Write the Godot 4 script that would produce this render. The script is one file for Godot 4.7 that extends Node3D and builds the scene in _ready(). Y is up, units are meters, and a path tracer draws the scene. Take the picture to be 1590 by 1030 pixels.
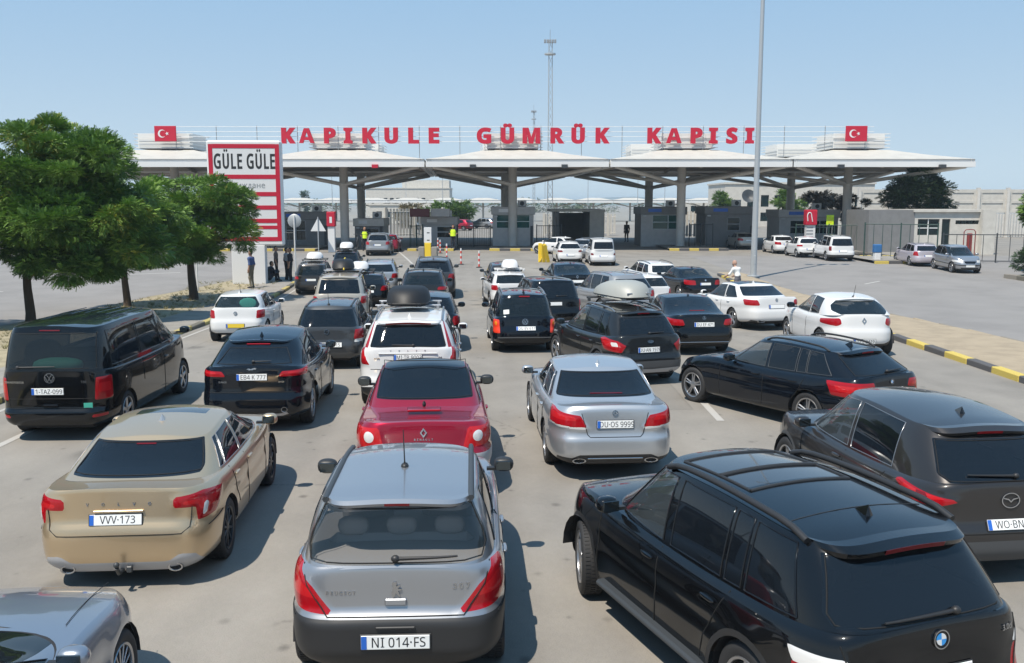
extends Node3D

var taken := {}
var M := {}
var noises := {}

const SLOPE := 13.0


func _ready():
	# ---- camera, sky, sun, exposure
	var cam := Camera3D.new()
	cam.name = "camera"
	cam.fov = 38.87
	cam.near = 0.1
	cam.far = 6000.0
	cam.position = Vector3(0, 3.9634, 0)
	cam.rotation_degrees = Vector3(-7.7617, 0, 0)
	add_child(cam)
	cam.current = true
	var we := WorldEnvironment.new()
	we.name = "world"
	var env := Environment.new()
	env.background_mode = Environment.BG_SKY
	var sm := ProceduralSkyMaterial.new()
	sm.sky_top_color = Color(0.43, 0.615, 0.785)
	sm.sky_horizon_color = Color(0.735, 0.80, 0.835)
	sm.sky_curve = 0.13
	sm.ground_bottom_color = Color(0.45, 0.43, 0.41)
	sm.ground_horizon_color = Color(0.68, 0.72, 0.74)
	sm.sun_angle_max = 6.0
	sm.sun_curve = 0.05
	var sk := Sky.new()
	sk.sky_material = sm
	env.sky = sk
	env.background_energy_multiplier = 0.98
	env.tonemap_mode = Environment.TONE_MAPPER_LINEAR
	env.tonemap_exposure = 1.32
	env.sdfgi_enabled = true
	env.ssao_enabled = true
	env.ssil_enabled = true
	env.fog_enabled = true
	env.fog_density = 0.00035
	env.fog_light_color = Color(0.78, 0.85, 0.9)
	we.environment = env
	add_child(we)
	var sun := DirectionalLight3D.new()
	sun.name = "sun"
	sun.light_energy = 1.45
	sun.light_angular_distance = 0.5
	sun.light_color = Color(1.0, 0.965, 0.91)
	sun.shadow_enabled = true
	add_child(sun)
	sun.look_at_from_position(Vector3(-0.33, 1.0, 0.42) * 100.0, Vector3.ZERO)
	seed(7)
	materials()
	setting()
	gate()
	background()
	trees()
	vehicles()
	street_things()
	people()


# ------------------------------------------------------------------ helpers
class MB:
	var v := PackedVector3Array()
	var n := PackedVector3Array()
	var c := PackedColorArray()
	var col := Color(1, 1, 1)
	var use_col := false

	func tri(a: Vector3, b: Vector3, d: Vector3, na: Vector3, nb: Vector3, nd: Vector3) -> void:
		if (b - a).cross(d - a).dot(na + nb + nd) > 0.0:
			v.append(a); v.append(d); v.append(b)
			n.append(na); n.append(nd); n.append(nb)
		else:
			v.append(a); v.append(b); v.append(d)
			n.append(na); n.append(nb); n.append(nd)
		if use_col:
			c.append(col); c.append(col); c.append(col)

	func flat(a: Vector3, b: Vector3, d: Vector3, out: Vector3) -> void:
		var g := (b - a).cross(d - a)
		if g.length_squared() < 1e-16:
			return
		g = g.normalized()
		if g.dot(out) < 0.0:
			g = -g
		tri(a, b, d, g, g, g)

	func quad(a: Vector3, b: Vector3, d: Vector3, e: Vector3, out: Vector3) -> void:
		flat(a, b, d, out)
		flat(a, d, e, out)

	func add_mesh(mb: MB, t: Transform3D) -> void:
		for i in mb.v.size():
			v.append(t * mb.v[i])
			n.append((t.basis * mb.n[i]).normalized())
			if use_col:
				c.append(mb.c[i] if mb.use_col else col)

	func mesh() -> ArrayMesh:
		var am := ArrayMesh.new()
		if v.is_empty():
			return am
		var arr := []
		arr.resize(Mesh.ARRAY_MAX)
		arr[Mesh.ARRAY_VERTEX] = v
		arr[Mesh.ARRAY_NORMAL] = n
		if use_col:
			arr[Mesh.ARRAY_COLOR] = c
		am.add_surface_from_arrays(Mesh.PRIMITIVE_TRIANGLES, arr)
		return am


func numbered(parent: Node, called: String) -> String:
	var key := "%d/%s" % [parent.get_instance_id(), called]
	var k: int = taken.get(key, 0)
	taken[key] = k + 1
	return called if k == 0 else "%s_%03d" % [called, k]


func put(called: String, mesh: Mesh, mat: Material, parent: Node = self, at := Transform3D()) -> MeshInstance3D:
	var o := MeshInstance3D.new()
	o.name = numbered(parent, called)
	o.mesh = mesh
	if mat:
		o.material_override = mat
	o.transform = at
	parent.add_child(o, true)
	return o


func obj(called: String, mb: MB, mat: Material, parent: Node = self) -> MeshInstance3D:
	return put(called, mb.mesh(), mat, parent)


func tag(o: Node, label: String, category: String, group := "") -> Node:
	if label:
		o.set_meta("label", label)
	if category:
		o.set_meta("category", category)
	if group:
		o.set_meta("group", group)
	return o


func thing(called: String, label: String, category: String, at := Vector3.ZERO, turn := 0.0, group := "") -> Node3D:
	var o := Node3D.new()
	o.name = numbered(self, called)
	add_child(o, true)
	o.position = at
	o.rotation.y = turn
	tag(o, label, category, group)
	return o


func struct(called: String, mb: MB, mat: Material) -> MeshInstance3D:
	var o := obj(called, mb, mat)
	o.set_meta("kind", "structure")
	return o


func gy(z: float) -> float:   # the road dips gently in the middle distance
	return -0.45 * exp(-pow((-z - 44.0) / SLOPE, 2.0))


func G(x: float, z: float, up := 0.0) -> Vector3:
	return Vector3(x, gy(z) + up, z)


func bx(mb: MB, at: Vector3, size: Vector3, b := Basis()) -> void:
	var h := size * 0.5
	for ax in 3:
		var u := (ax + 1) % 3
		var w := (ax + 2) % 3
		for s: float in [-1.0, 1.0]:
			var p := [Vector3(), Vector3(), Vector3(), Vector3()]
			var k := 0
			for q: Array in [[-1, -1], [1, -1], [1, 1], [-1, 1]]:
				var r := Vector3()
				r[ax] = h[ax] * s
				r[u] = h[u] * q[0]
				r[w] = h[w] * q[1]
				p[k] = at + b * r
				k += 1
			var o := Vector3()
			o[ax] = s
			mb.quad(p[0], p[1], p[2], p[3], b * o)


func rbx(mb: MB, at: Vector3, size: Vector3, r: float, b := Basis()) -> void:   # box with chamfered edges
	var h := size * 0.5
	r = minf(r, minf(h.x, minf(h.y, h.z)) * 0.95)
	var g := func(sx: float, sy: float, sz: float, ax: int) -> Vector3:
		var q := Vector3(sx * (h.x - r), sy * (h.y - r), sz * (h.z - r))
		var s := Vector3(sx, sy, sz)
		q[ax] = s[ax] * h[ax]
		return at + b * q
	for ax in 3:
		for s: float in [-1.0, 1.0]:
			var ps := []
			for q: Array in [[-1.0, -1.0], [1.0, -1.0], [1.0, 1.0], [-1.0, 1.0]]:
				var sg := Vector3()
				sg[ax] = s
				sg[(ax + 1) % 3] = q[0]
				sg[(ax + 2) % 3] = q[1]
				ps.append(g.call(sg.x, sg.y, sg.z, ax))
			var o := Vector3()
			o[ax] = s
			mb.quad(ps[0], ps[1], ps[2], ps[3], b * o)
	for ax in 3:   # edges parallel to ax
		var u := (ax + 1) % 3
		var w := (ax + 2) % 3
		for su: float in [-1.0, 1.0]:
			for sw: float in [-1.0, 1.0]:
				var a := Vector3(); a[ax] = -1; a[u] = su; a[w] = sw
				var c := a; c[ax] = 1
				var o := Vector3(); o[u] = su; o[w] = sw
				mb.quad(g.call(a.x, a.y, a.z, u), g.call(c.x, c.y, c.z, u), g.call(c.x, c.y, c.z, w), g.call(a.x, a.y, a.z, w), b * o)
	for sx: float in [-1.0, 1.0]:
		for sy: float in [-1.0, 1.0]:
			for sz: float in [-1.0, 1.0]:
				mb.flat(g.call(sx, sy, sz, 0), g.call(sx, sy, sz, 1), g.call(sx, sy, sz, 2), b * Vector3(sx, sy, sz))


func tube(mb: MB, pts: Array, r: float, sides := 8, r2 := -1.0) -> void:
	if r2 < 0.0:
		r2 = r
	var rings := []
	var nrm := []
	var last := Vector3.UP
	for i in pts.size():
		var d: Vector3 = (pts[mini(i + 1, pts.size() - 1)] - pts[maxi(i - 1, 0)]).normalized()
		if absf(d.dot(last)) > 0.95:
			last = Vector3.RIGHT if absf(d.x) < 0.8 else Vector3.FORWARD
		var u := d.cross(last).normalized()
		var w := d.cross(u).normalized()
		var rr := lerpf(r, r2, float(i) / maxf(1.0, pts.size() - 1))
		var ring := PackedVector3Array()
		var ns := PackedVector3Array()
		for k in sides:
			var t := TAU * k / sides
			var e := u * cos(t) + w * sin(t)
			ring.append(pts[i] + e * rr)
			ns.append(e)
		rings.append(ring)
		nrm.append(ns)
		last = -w if last.dot(w) < 0 else w
	for i in rings.size() - 1:
		for k in sides:
			var l := (k + 1) % sides
			mb.tri(rings[i][k], rings[i][l], rings[i + 1][l], nrm[i][k], nrm[i][l], nrm[i + 1][l])
			mb.tri(rings[i][k], rings[i + 1][l], rings[i + 1][k], nrm[i][k], nrm[i + 1][l], nrm[i + 1][k])
	for e in [0, rings.size() - 1]:
		var ax: Vector3 = (pts[0] - pts[1]) if e == 0 else (pts[-1] - pts[-2])
		for k in range(1, sides - 1):
			mb.flat(rings[e][0], rings[e][k], rings[e][k + 1], ax)


func lathe(mb: MB, prof: Array, sides: int, t := Transform3D(), smooth := true) -> void:   # profile (radius, height) round y
	for i in prof.size() - 1:
		var a: Vector2 = prof[i]
		var b: Vector2 = prof[i + 1]
		var d := (b - a)
		if d.length() < 1e-6:
			continue
		var nn := Vector2(d.y, -d.x).normalized()
		var na := nn
		var nb := nn
		if smooth:
			if i > 0:
				var e: Vector2 = (a - prof[i - 1])
				var m := Vector2(e.y, -e.x).normalized()
				if m.dot(nn) > 0.6:
					na = (nn + m).normalized()
			if i < prof.size() - 2:
				var e: Vector2 = (prof[i + 2] - b)
				var m := Vector2(e.y, -e.x).normalized()
				if m.dot(nn) > 0.6:
					nb = (nn + m).normalized()
		for k in sides:
			var c0 := cos(TAU * k / sides)
			var s0 := sin(TAU * k / sides)
			var c1 := cos(TAU * (k + 1) / sides)
			var s1 := sin(TAU * (k + 1) / sides)
			var p := [t * Vector3(a.x * c0, a.y, a.x * s0), t * Vector3(a.x * c1, a.y, a.x * s1), t * Vector3(b.x * c1, b.y, b.x * s1), t * Vector3(b.x * c0, b.y, b.x * s0)]
			var q := [(t.basis * Vector3(na.x * c0, na.y, na.x * s0)).normalized(), (t.basis * Vector3(na.x * c1, na.y, na.x * s1)).normalized(), (t.basis * Vector3(nb.x * c1, nb.y, nb.x * s1)).normalized(), (t.basis * Vector3(nb.x * c0, nb.y, nb.x * s0)).normalized()]
			if a.x > 1e-5:
				mb.tri(p[0], p[1], p[2], q[0], q[1], q[2])
			if b.x > 1e-5:
				mb.tri(p[0], p[2], p[3], q[0], q[2], q[3])


func ball(mb: MB, at: Vector3, r: Vector3, nn := 2.0, rows := 8, cols := 14, b := Basis()) -> void:   # superellipsoid
	var e := 2.0 / nn
	var pw := func(x: float) -> float: return signf(x) * pow(absf(x), e)
	var P := []
	var N := []
	for i in rows + 1:
		var t := -PI / 2 + PI * i / rows
		var row := PackedVector3Array()
		var nr := PackedVector3Array()
		for k in cols:
			var f := TAU * k / cols
			var q := Vector3(pw.call(cos(t)) * pw.call(cos(f)), pw.call(sin(t)), pw.call(cos(t)) * pw.call(sin(f)))
			row.append(at + b * (q * r))
			var m := Vector3(signf(q.x) * pow(absf(q.x), nn - 1.0) / r.x, signf(q.y) * pow(absf(q.y), nn - 1.0) / r.y, signf(q.z) * pow(absf(q.z), nn - 1.0) / r.z)
			nr.append((b * m).normalized())
		P.append(row)
		N.append(nr)
	for i in rows:
		for k in cols:
			var l := (k + 1) % cols
			mb.tri(P[i][k], P[i][l], P[i + 1][l], N[i][k], N[i][l], N[i + 1][l])
			mb.tri(P[i][k], P[i + 1][l], P[i + 1][k], N[i][k], N[i + 1][l], N[i + 1][k])


func prism(mb: MB, poly: PackedVector2Array, depth: float, t := Transform3D()) -> void:   # polygon in xy, thickness +z
	var tr := Geometry2D.triangulate_polygon(poly)
	var zf := t.basis.z
	for i in range(0, tr.size(), 3):
		var a := poly[tr[i]]; var b := poly[tr[i + 1]]; var c := poly[tr[i + 2]]
		mb.flat(t * Vector3(a.x, a.y, depth), t * Vector3(b.x, b.y, depth), t * Vector3(c.x, c.y, depth), zf)
		mb.flat(t * Vector3(a.x, a.y, 0), t * Vector3(b.x, b.y, 0), t * Vector3(c.x, c.y, 0), -zf)
	var cw := Geometry2D.is_polygon_clockwise(poly)
	for i in poly.size():
		var a := poly[i]
		var b := poly[(i + 1) % poly.size()]
		var o := Vector3(b.y - a.y, a.x - b.x, 0) * (-1.0 if cw else 1.0)
		mb.quad(t * Vector3(a.x, a.y, 0), t * Vector3(b.x, b.y, 0), t * Vector3(b.x, b.y, depth), t * Vector3(a.x, a.y, depth), t.basis * o)


func disc_poly(r: float, k := 20, at := Vector2.ZERO) -> PackedVector2Array:
	var p := PackedVector2Array()
	for i in k:
		p.append(at + Vector2(cos(TAU * i / k), sin(TAU * i / k)) * r)
	return p


func ring(mb: MB, r: float, w: float, t: Transform3D, sides := 24, thick := 0.012) -> void:   # flat ring facing +z
	for i in sides:
		var a := TAU * i / sides
		var b := TAU * (i + 1) / sides
		var p0 := Vector3(cos(a), sin(a), 0)
		var p1 := Vector3(cos(b), sin(b), 0)
		var d := Vector3(0, 0, thick)
		mb.quad(t * (p0 * (r - w) + d), t * (p1 * (r - w) + d), t * (p1 * r + d), t * (p0 * r + d), t.basis.z)
		mb.quad(t * (p0 * r), t * (p1 * r), t * (p1 * r + d), t * (p0 * r + d), t.basis * (p0 + p1))
		mb.quad(t * (p0 * (r - w)), t * (p1 * (r - w)), t * (p1 * (r - w) + d), t * (p0 * (r - w) + d), -(t.basis * (p0 + p1)))


func lettering(called: String, text: String, height: float, mat: Material, parent: Node, t: Transform3D, depth := 0.003, bold := true, squeeze := 1.0, serif := false, heavy := 0.0) -> MeshInstance3D:
	var tm := TextMesh.new()
	var f: Font = SystemFont.new()
	f.font_names = PackedStringArray(["Droid Serif" if serif else "Droid Sans"])
	f.font_weight = 700 if bold else 400
	if heavy > 0.0:
		var fv := FontVariation.new()
		fv.base_font = f
		fv.variation_embolden = heavy
		f = fv
	tm.font = f
	tm.text = text
	tm.font_size = 64
	tm.pixel_size = height / 64.0 / 0.72
	tm.depth = depth
	tm.curve_step = 4.0
	tm.horizontal_alignment = HORIZONTAL_ALIGNMENT_CENTER
	tm.vertical_alignment = VERTICAL_ALIGNMENT_CENTER
	var o := put(called, tm, mat, parent, t * Transform3D(Basis().scaled(Vector3(squeeze, 1, 1)), Vector3.ZERO))
	return o


func mat(called: String, lin: Color, rough := 0.6, metal := 0.0) -> StandardMaterial3D:
	if M.has(called):
		return M[called]
	var m := StandardMaterial3D.new()
	m.resource_name = called
	m.albedo_color = Color(lin.r, lin.g, lin.b).linear_to_srgb()
	m.roughness = rough
	m.metallic = metal
	M[called] = m
	return m


func paint(called: String, lin: Color, metal := 0.0, rough := 0.4) -> StandardMaterial3D:
	if M.has(called):
		return M[called]
	var m := mat(called, lin, rough, metal)
	m.metallic_specular = 0.15
	m.clearcoat_enabled = true
	m.clearcoat = 1.0
	m.clearcoat_roughness = 0.04
	return m


func glass(called: String, lin: Color, alpha: float) -> StandardMaterial3D:
	if M.has(called):
		return M[called]
	var m := mat(called, lin, 0.03)
	m.transparency = BaseMaterial3D.TRANSPARENCY_ALPHA
	m.albedo_color.a = alpha
	return m


func noise_tex(sd: int, freq: float, cols: Array, offs: Array, size := 1024, octaves := 5, normal := false, kind := FastNoiseLite.TYPE_SIMPLEX_SMOOTH) -> NoiseTexture2D:
	var nt := NoiseTexture2D.new()
	nt.width = size
	nt.height = size
	nt.seamless = true
	nt.seamless_blend_skirt = 0.2
	var f := FastNoiseLite.new()
	f.seed = sd
	f.noise_type = kind
	f.frequency = freq
	f.fractal_octaves = octaves
	f.fractal_gain = 0.6
	nt.noise = f
	if normal:
		nt.as_normal_map = true
		nt.bump_strength = 3.0
	else:
		var g := Gradient.new()
		g.offsets = PackedFloat32Array(offs)
		var pc := PackedColorArray()
		for c: Color in cols:
			pc.append(Color(c.r, c.g, c.b).linear_to_srgb())
		g.colors = pc
		nt.color_ramp = g
	return nt


func rough_mat(called: String, sd: int, base: Color, spread: float, tile: float, big_tile := 0.0, rough := 0.9, freq := 0.03, big_spread := 0.12) -> StandardMaterial3D:
	var m := mat(called, Color(1, 1, 1), rough)
	m.albedo_color = Color(1, 1, 1)
	m.albedo_texture = noise_tex(sd, freq, [base * (1.0 - spread), base, base * (1.0 + spread * 0.8)], [0.2, 0.5, 0.8])
	m.uv1_triplanar = true
	m.uv1_world_triplanar = true
	m.uv1_scale = Vector3.ONE / tile
	if big_tile > 0.0:
		m.detail_enabled = true
		m.detail_blend_mode = BaseMaterial3D.BLEND_MODE_MUL
		m.detail_uv_layer = BaseMaterial3D.DETAIL_UV_2
		m.detail_albedo = noise_tex(sd + 50, 0.008, [Color.WHITE * (1.0 - big_spread), Color.WHITE * (1.0 - big_spread * 0.4), Color.WHITE], [0.25, 0.5, 0.75], 1024, 6)
		m.uv2_triplanar = true
		m.uv2_world_triplanar = true
		m.uv2_scale = Vector3.ONE / big_tile
	return m


func materials() -> void:
	M.rubber = null
	M.erase("rubber")
	mat("rubber", Color(0.022, 0.022, 0.023), 0.75)
	mat("black_plastic", Color(0.02, 0.02, 0.021), 0.5)
	mat("grey_plastic", Color(0.055, 0.057, 0.06), 0.55)
	mat("bumper_black", Color(0.022, 0.022, 0.023), 0.5)
	mat("seam", Color(0.006, 0.006, 0.006), 0.8)
	mat("cabin", Color(0.018, 0.018, 0.02), 0.8)
	mat("cabin_light", Color(0.22, 0.21, 0.20), 0.8)
	mat("chrome", Color(0.5, 0.5, 0.51), 0.22, 1.0)
	mat("alloy", Color(0.42, 0.42, 0.43), 0.28, 0.85)
	mat("dark_alloy", Color(0.06, 0.06, 0.065), 0.3, 0.7)
	mat("skid", Color(0.42, 0.42, 0.43), 0.4, 0.3)
	mat("plate_white", Color(0.78, 0.79, 0.78), 0.4)
	mat("plate_blue", Color(0.02, 0.12, 0.5), 0.4)
	mat("plate_ink", Color(0.01, 0.01, 0.012), 0.5)
	mat("plate_yellow", Color(0.7, 0.5, 0.03), 0.5)
	paint("lamp_red", Color(0.33, 0.005, 0.01), 0.0, 0.25)
	paint("lamp_lens", Color(0.52, 0.014, 0.018), 0.1, 0.25)
	paint("lamp_dark_red", Color(0.16, 0.004, 0.008), 0.0, 0.25)
	paint("lamp_bright", Color(0.75, 0.05, 0.02), 0.0, 0.25)
	paint("lamp_white", Color(0.75, 0.74, 0.72), 0.2, 0.2)
	paint("lamp_amber", Color(0.7, 0.22, 0.02), 0.0, 0.25)
	paint("gloss_black", Color(0.006, 0.006, 0.007), 0.0, 0.2)
	paint("mirror_glass", Color(0.07, 0.09, 0.1), 0.9, 0.05)
	glass("tint_dark", Color(0.006, 0.008, 0.011), 0.93)
	glass("tint_black", Color(0.005, 0.007, 0.010), 0.985)
	glass("tint_mid", Color(0.01, 0.014, 0.016), 0.72)
	glass("tint_light", Color(0.03, 0.045, 0.045), 0.3)
	glass("tint_clear", Color(0.05, 0.065, 0.065), 0.14)
	paint("sunroof", Color(0.035, 0.042, 0.05), 0.0, 0.1)
	mat("white_paint", Color(0.62, 0.62, 0.61), 0.6)
	mat("sign_white", Color(0.66, 0.66, 0.655), 0.35)
	mat("sign_red", Color(0.46, 0.006, 0.03), 0.5)
	mat("sign_black", Color(0.02, 0.02, 0.02), 0.5)
	mat("steel_grey", Color(0.30, 0.31, 0.32), 0.45, 0.4)
	mat("galvanised", Color(0.46, 0.48, 0.49), 0.45, 0.5)
	mat("green_metal", Color(0.025, 0.06, 0.05), 0.5)
	mat("dark_metal", Color(0.04, 0.045, 0.05), 0.5)
	mat("hi_vis", Color(0.62, 0.85, 0.02), 0.6)
	mat("yellow_plastic", Color(0.75, 0.52, 0.03), 0.55)
	# paints, linear base colours
	paint("gold", Color(0.57, 0.43, 0.27), 0.72, 0.34)
	paint("black_paint", Color(0.0035, 0.004, 0.005), 0.0, 0.3)
	paint("black_blue", Color(0.004, 0.0055, 0.009), 0.1, 0.3)
	paint("silver", Color(0.37, 0.375, 0.39), 0.75, 0.36)
	paint("silver_light", Color(0.47, 0.485, 0.50), 0.7, 0.36)
	paint("silver_blue", Color(0.31, 0.335, 0.38), 0.75, 0.34)
	paint("red_paint", Color(0.30, 0.008, 0.028), 0.4, 0.35)
	paint("white_car", Color(0.64, 0.64, 0.635), 0.0, 0.4)
	paint("dark_grey", Color(0.02, 0.021, 0.022), 0.35, 0.35)
	paint("mid_grey", Color(0.055, 0.058, 0.062), 0.4, 0.36)
	paint("bronze_grey", Color(0.038, 0.035, 0.034), 0.45, 0.33)
	paint("beige_car", Color(0.46, 0.42, 0.36), 0.35, 0.38)
	paint("grey_car", Color(0.30, 0.305, 0.31), 0.5, 0.36)
	paint("pearl", Color(0.5, 0.46, 0.5), 0.35, 0.36)
	mat("box_black", Color(0.008, 0.008, 0.009), 0.55)
	mat("box_grey", Color(0.30, 0.31, 0.29), 0.45)
	mat("box_white", Color(0.6, 0.6, 0.6), 0.4)
	mat("turquoise", Color(0.05, 0.36, 0.27), 0.7)


# ------------------------------------------------------------------ cars
func pchip(pts: Array, x: float) -> float:
	var n := pts.size()
	if x <= pts[0][0]:
		return pts[0][1]
	if x >= pts[n - 1][0]:
		return pts[n - 1][1]
	var i := 0
	while x > pts[i + 1][0]:
		i += 1
	var sl := func(k: int) -> float: return (pts[k + 1][1] - pts[k][1]) / (pts[k + 1][0] - pts[k][0])
	var h: float = pts[i + 1][0] - pts[i][0]
	var dk: float = sl.call(i)
	var m0 := dk
	var m1 := dk
	if i > 0:
		var dp: float = sl.call(i - 1)
		m0 = 0.0 if dp * dk <= 0.0 else 2.0 * dp * dk / (dp + dk)
	if i < n - 2:
		var dn: float = sl.call(i + 1)
		m1 = 0.0 if dn * dk <= 0.0 else 2.0 * dn * dk / (dn + dk)
	var t: float = (x - pts[i][0]) / h
	var t2 := t * t
	var t3 := t2 * t
	return (2 * t3 - 3 * t2 + 1) * pts[i][1] + (t3 - 2 * t2 + t) * h * m0 + (-2 * t3 + 3 * t2) * pts[i + 1][1] + (t3 - t2) * h * m1


func tab(pts: Array, a: float, b: float, n := 90) -> PackedFloat32Array:
	var r := PackedFloat32Array()
	for i in n + 1:
		r.append(pchip(pts, lerpf(a, b, float(i) / n)))
	return r


func tv(t: PackedFloat32Array, a: float, b: float, x: float) -> float:
	var f := clampf((x - a) / (b - a), 0.0, 1.0) * (t.size() - 1)
	var i := mini(int(f), t.size() - 2)
	return lerpf(t[i], t[i + 1], f - i)


func sdp(poly: PackedVector2Array, p: Vector2) -> float:
	var d := 1e9
	var s := 1.0
	var n := poly.size()
	var j := n - 1
	for i in n:
		var e := poly[j] - poly[i]
		var w := p - poly[i]
		var b := w - e * clampf(w.dot(e) / maxf(e.dot(e), 1e-9), 0.0, 1.0)
		d = minf(d, b.dot(b))
		var c1 := p.y >= poly[i].y
		var c2 := p.y < poly[j].y
		var c3 := e.x * w.y > e.y * w.x
		if (c1 and c2 and c3) or (not c1 and not c2 and not c3):
			s = -s
		j = i
	return s * sqrt(d)


func pv(a: Array) -> PackedVector2Array:
	var p := PackedVector2Array()
	for q: Array in a:
		p.append(Vector2(q[0], q[1]))
	return p


func sym(a: Array) -> Array:   # half outline (x >= 0, from the bottom up) made whole
	var r := a.duplicate()
	for i in range(a.size() - 1, -1, -1):
		r.append([-a[i][0], a[i][1]])
	return r


func gap(a: Array) -> Array:   # a shut line: down one side, across below, up the other
	var r := a.duplicate()
	r.reverse()
	for v: Array in a:
		r.append([-v[0], v[1]])
	return r


func se(ph: float, w: float, zr: float, zf: float, nr: float, nf: float) -> Vector2:   # point of the plan outline
	var zc := (zr + zf) * 0.5
	var c := cos(ph)
	var s := sin(ph)
	var n := nr if c >= 0.0 else nf
	var r := pow(pow(absf(c), n) + pow(absf(s), n), -1.0 / n)
	return Vector2(w * s * r, zc + (zr - zc) * c * r)


func phis(W: float, L: float, nr: float, nf: float, n: int, bias: float) -> PackedFloat32Array:
	var m := 300
	var acc := PackedFloat32Array([0.0])
	var prev := se(0.0, W, L, -L, nr, nf)
	var pd := Vector2(1, 0)
	for i in range(1, m + 1):
		var p := se(PI * i / m, W, L, -L, nr, nf)
		var d := (p - prev)
		var dn := d.normalized()
		acc.append(acc[-1] + d.length() * (bias if PI * i / m < 0.9 else 1.0) + 0.28 * absf(pd.angle_to(dn)))
		prev = p
		pd = dn
	var out := PackedFloat32Array()
	var k := 0
	for i in n + 1:
		var t := acc[m] * i / n
		while k < m - 1 and acc[k + 1] < t:
			k += 1
		out.append(PI * (k + (t - acc[k]) / maxf(acc[k + 1] - acc[k], 1e-9)) / m)
	out[0] = 0.0
	out[n] = PI
	return out


func grid_normals(P: Array, closed_top := true) -> Array:
	var out := []
	var rows := P.size()
	for r in rows:
		var row: PackedVector3Array = P[r]
		var up: PackedVector3Array = P[mini(r + 1, rows - 1)]
		var dn: PackedVector3Array = P[maxi(r - 1, 0)]
		var nr := PackedVector3Array()
		var n := row.size()
		for i in n:
			var a: Vector3 = row[mini(i + 1, n - 1)] - row[maxi(i - 1, 0)]
			if i == 0:
				a = Vector3(1, 0, 0)
			elif i == n - 1:
				a = Vector3(-1, 0, 0)
			var b: Vector3 = up[i] - dn[i]
			if r == rows - 1 and closed_top:
				b = Vector3(-1, 0, 0) if i > 0 and i < n - 1 else b
			var g := b.cross(a) * -1.0
			if g.length_squared() < 1e-14:
				g = Vector3.UP
			g = g.normalized()
			if i == 0 or i == n - 1:
				g.x = 0.0
				g = g.normalized() if g.length_squared() > 1e-12 else Vector3.UP
			nr.append(g)
		out.append(nr)
	return out


func clip_emit(poly: Array, regs: Array, start: int, sgn: float, main: MB) -> void:
	# poly: [[pos, normal, PackedFloat32Array of fields], ...]
	var rest := poly
	for r in range(start, regs.size()):
		var ins := []
		var outs := []
		var m := rest.size()
		for i in m:
			var a: Array = rest[i]
			var b: Array = rest[(i + 1) % m]
			var fa: float = a[2][r]
			var fb: float = b[2][r]
			if fa <= 0.0:
				ins.append(a)
			else:
				outs.append(a)
			if (fa <= 0.0) != (fb <= 0.0):
				var t := fa / (fa - fb)
				var f := PackedFloat32Array()
				for k in regs.size():
					f.append(lerpf(a[2][k], b[2][k], t))
				var c := [a[0].lerp(b[0], t), a[1].lerp(b[1], t).normalized(), f]
				ins.append(c)
				outs.append(c)
		if ins.size() >= 3:
			fan(ins, regs[r].mb[0 if sgn > 0 or not regs[r].sided else 1], sgn)
		rest = outs
		if rest.size() < 3:
			return
	fan(rest, main, sgn)


func fan(p: Array, mb: MB, sgn: float) -> void:
	if mb == null:
		return
	var s := Vector3(sgn, 1, 1)
	for i in range(1, p.size() - 1):
		mb.tri(p[0][0] * s, p[i][0] * s, p[i + 1][0] * s, p[0][1] * s, p[i][1] * s, p[i + 1][1] * s)


func emit_grid(P: Array, N: Array, regs: Array, main: MB) -> void:
	var nr := regs.size()
	for r in P.size() - 1:
		var A: PackedVector3Array = P[r]
		var B: PackedVector3Array = P[r + 1]
		var NA: PackedVector3Array = N[r]
		var NB: PackedVector3Array = N[r + 1]
		for i in A.size() - 1:
			var target: MB = main
			var target2: MB = main
			var mixed := -1
			for k in nr:
				var F: Array = regs[k].f
				var fa: PackedFloat32Array = F[r]
				var fb: PackedFloat32Array = F[r + 1]
				var c := int(fa[i] <= 0.0) + int(fa[i + 1] <= 0.0) + int(fb[i] <= 0.0) + int(fb[i + 1] <= 0.0)
				if c == 4:
					target = regs[k].mb[0]
					target2 = regs[k].mb[1] if regs[k].sided else target
					break
				elif c > 0:
					mixed = k
					break
			if mixed < 0:
				for sg: float in [1.0, -1.0]:
					var mb := target if sg > 0 else target2
					if mb == null:
						continue
					var s := Vector3(sg, 1, 1)
					mb.tri(A[i] * s, A[i + 1] * s, B[i + 1] * s, NA[i] * s, NA[i + 1] * s, NB[i + 1] * s)
					mb.tri(A[i] * s, B[i + 1] * s, B[i] * s, NA[i] * s, NB[i + 1] * s, NB[i] * s)
				continue
			var q := []
			for e: Array in [[r, i], [r, i + 1], [r + 1, i + 1], [r + 1, i]]:
				var f := PackedFloat32Array()
				for k in nr:
					f.append(regs[k].f[e[0]][e[1]])
				q.append([P[e[0]][e[1]], N[e[0]][e[1]], f])
			for sg: float in [1.0, -1.0]:
				clip_emit([q[0], q[1], q[2]], regs, mixed, sg, main)
				clip_emit([q[0], q[2], q[3]], regs, mixed, sg, main)


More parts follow.
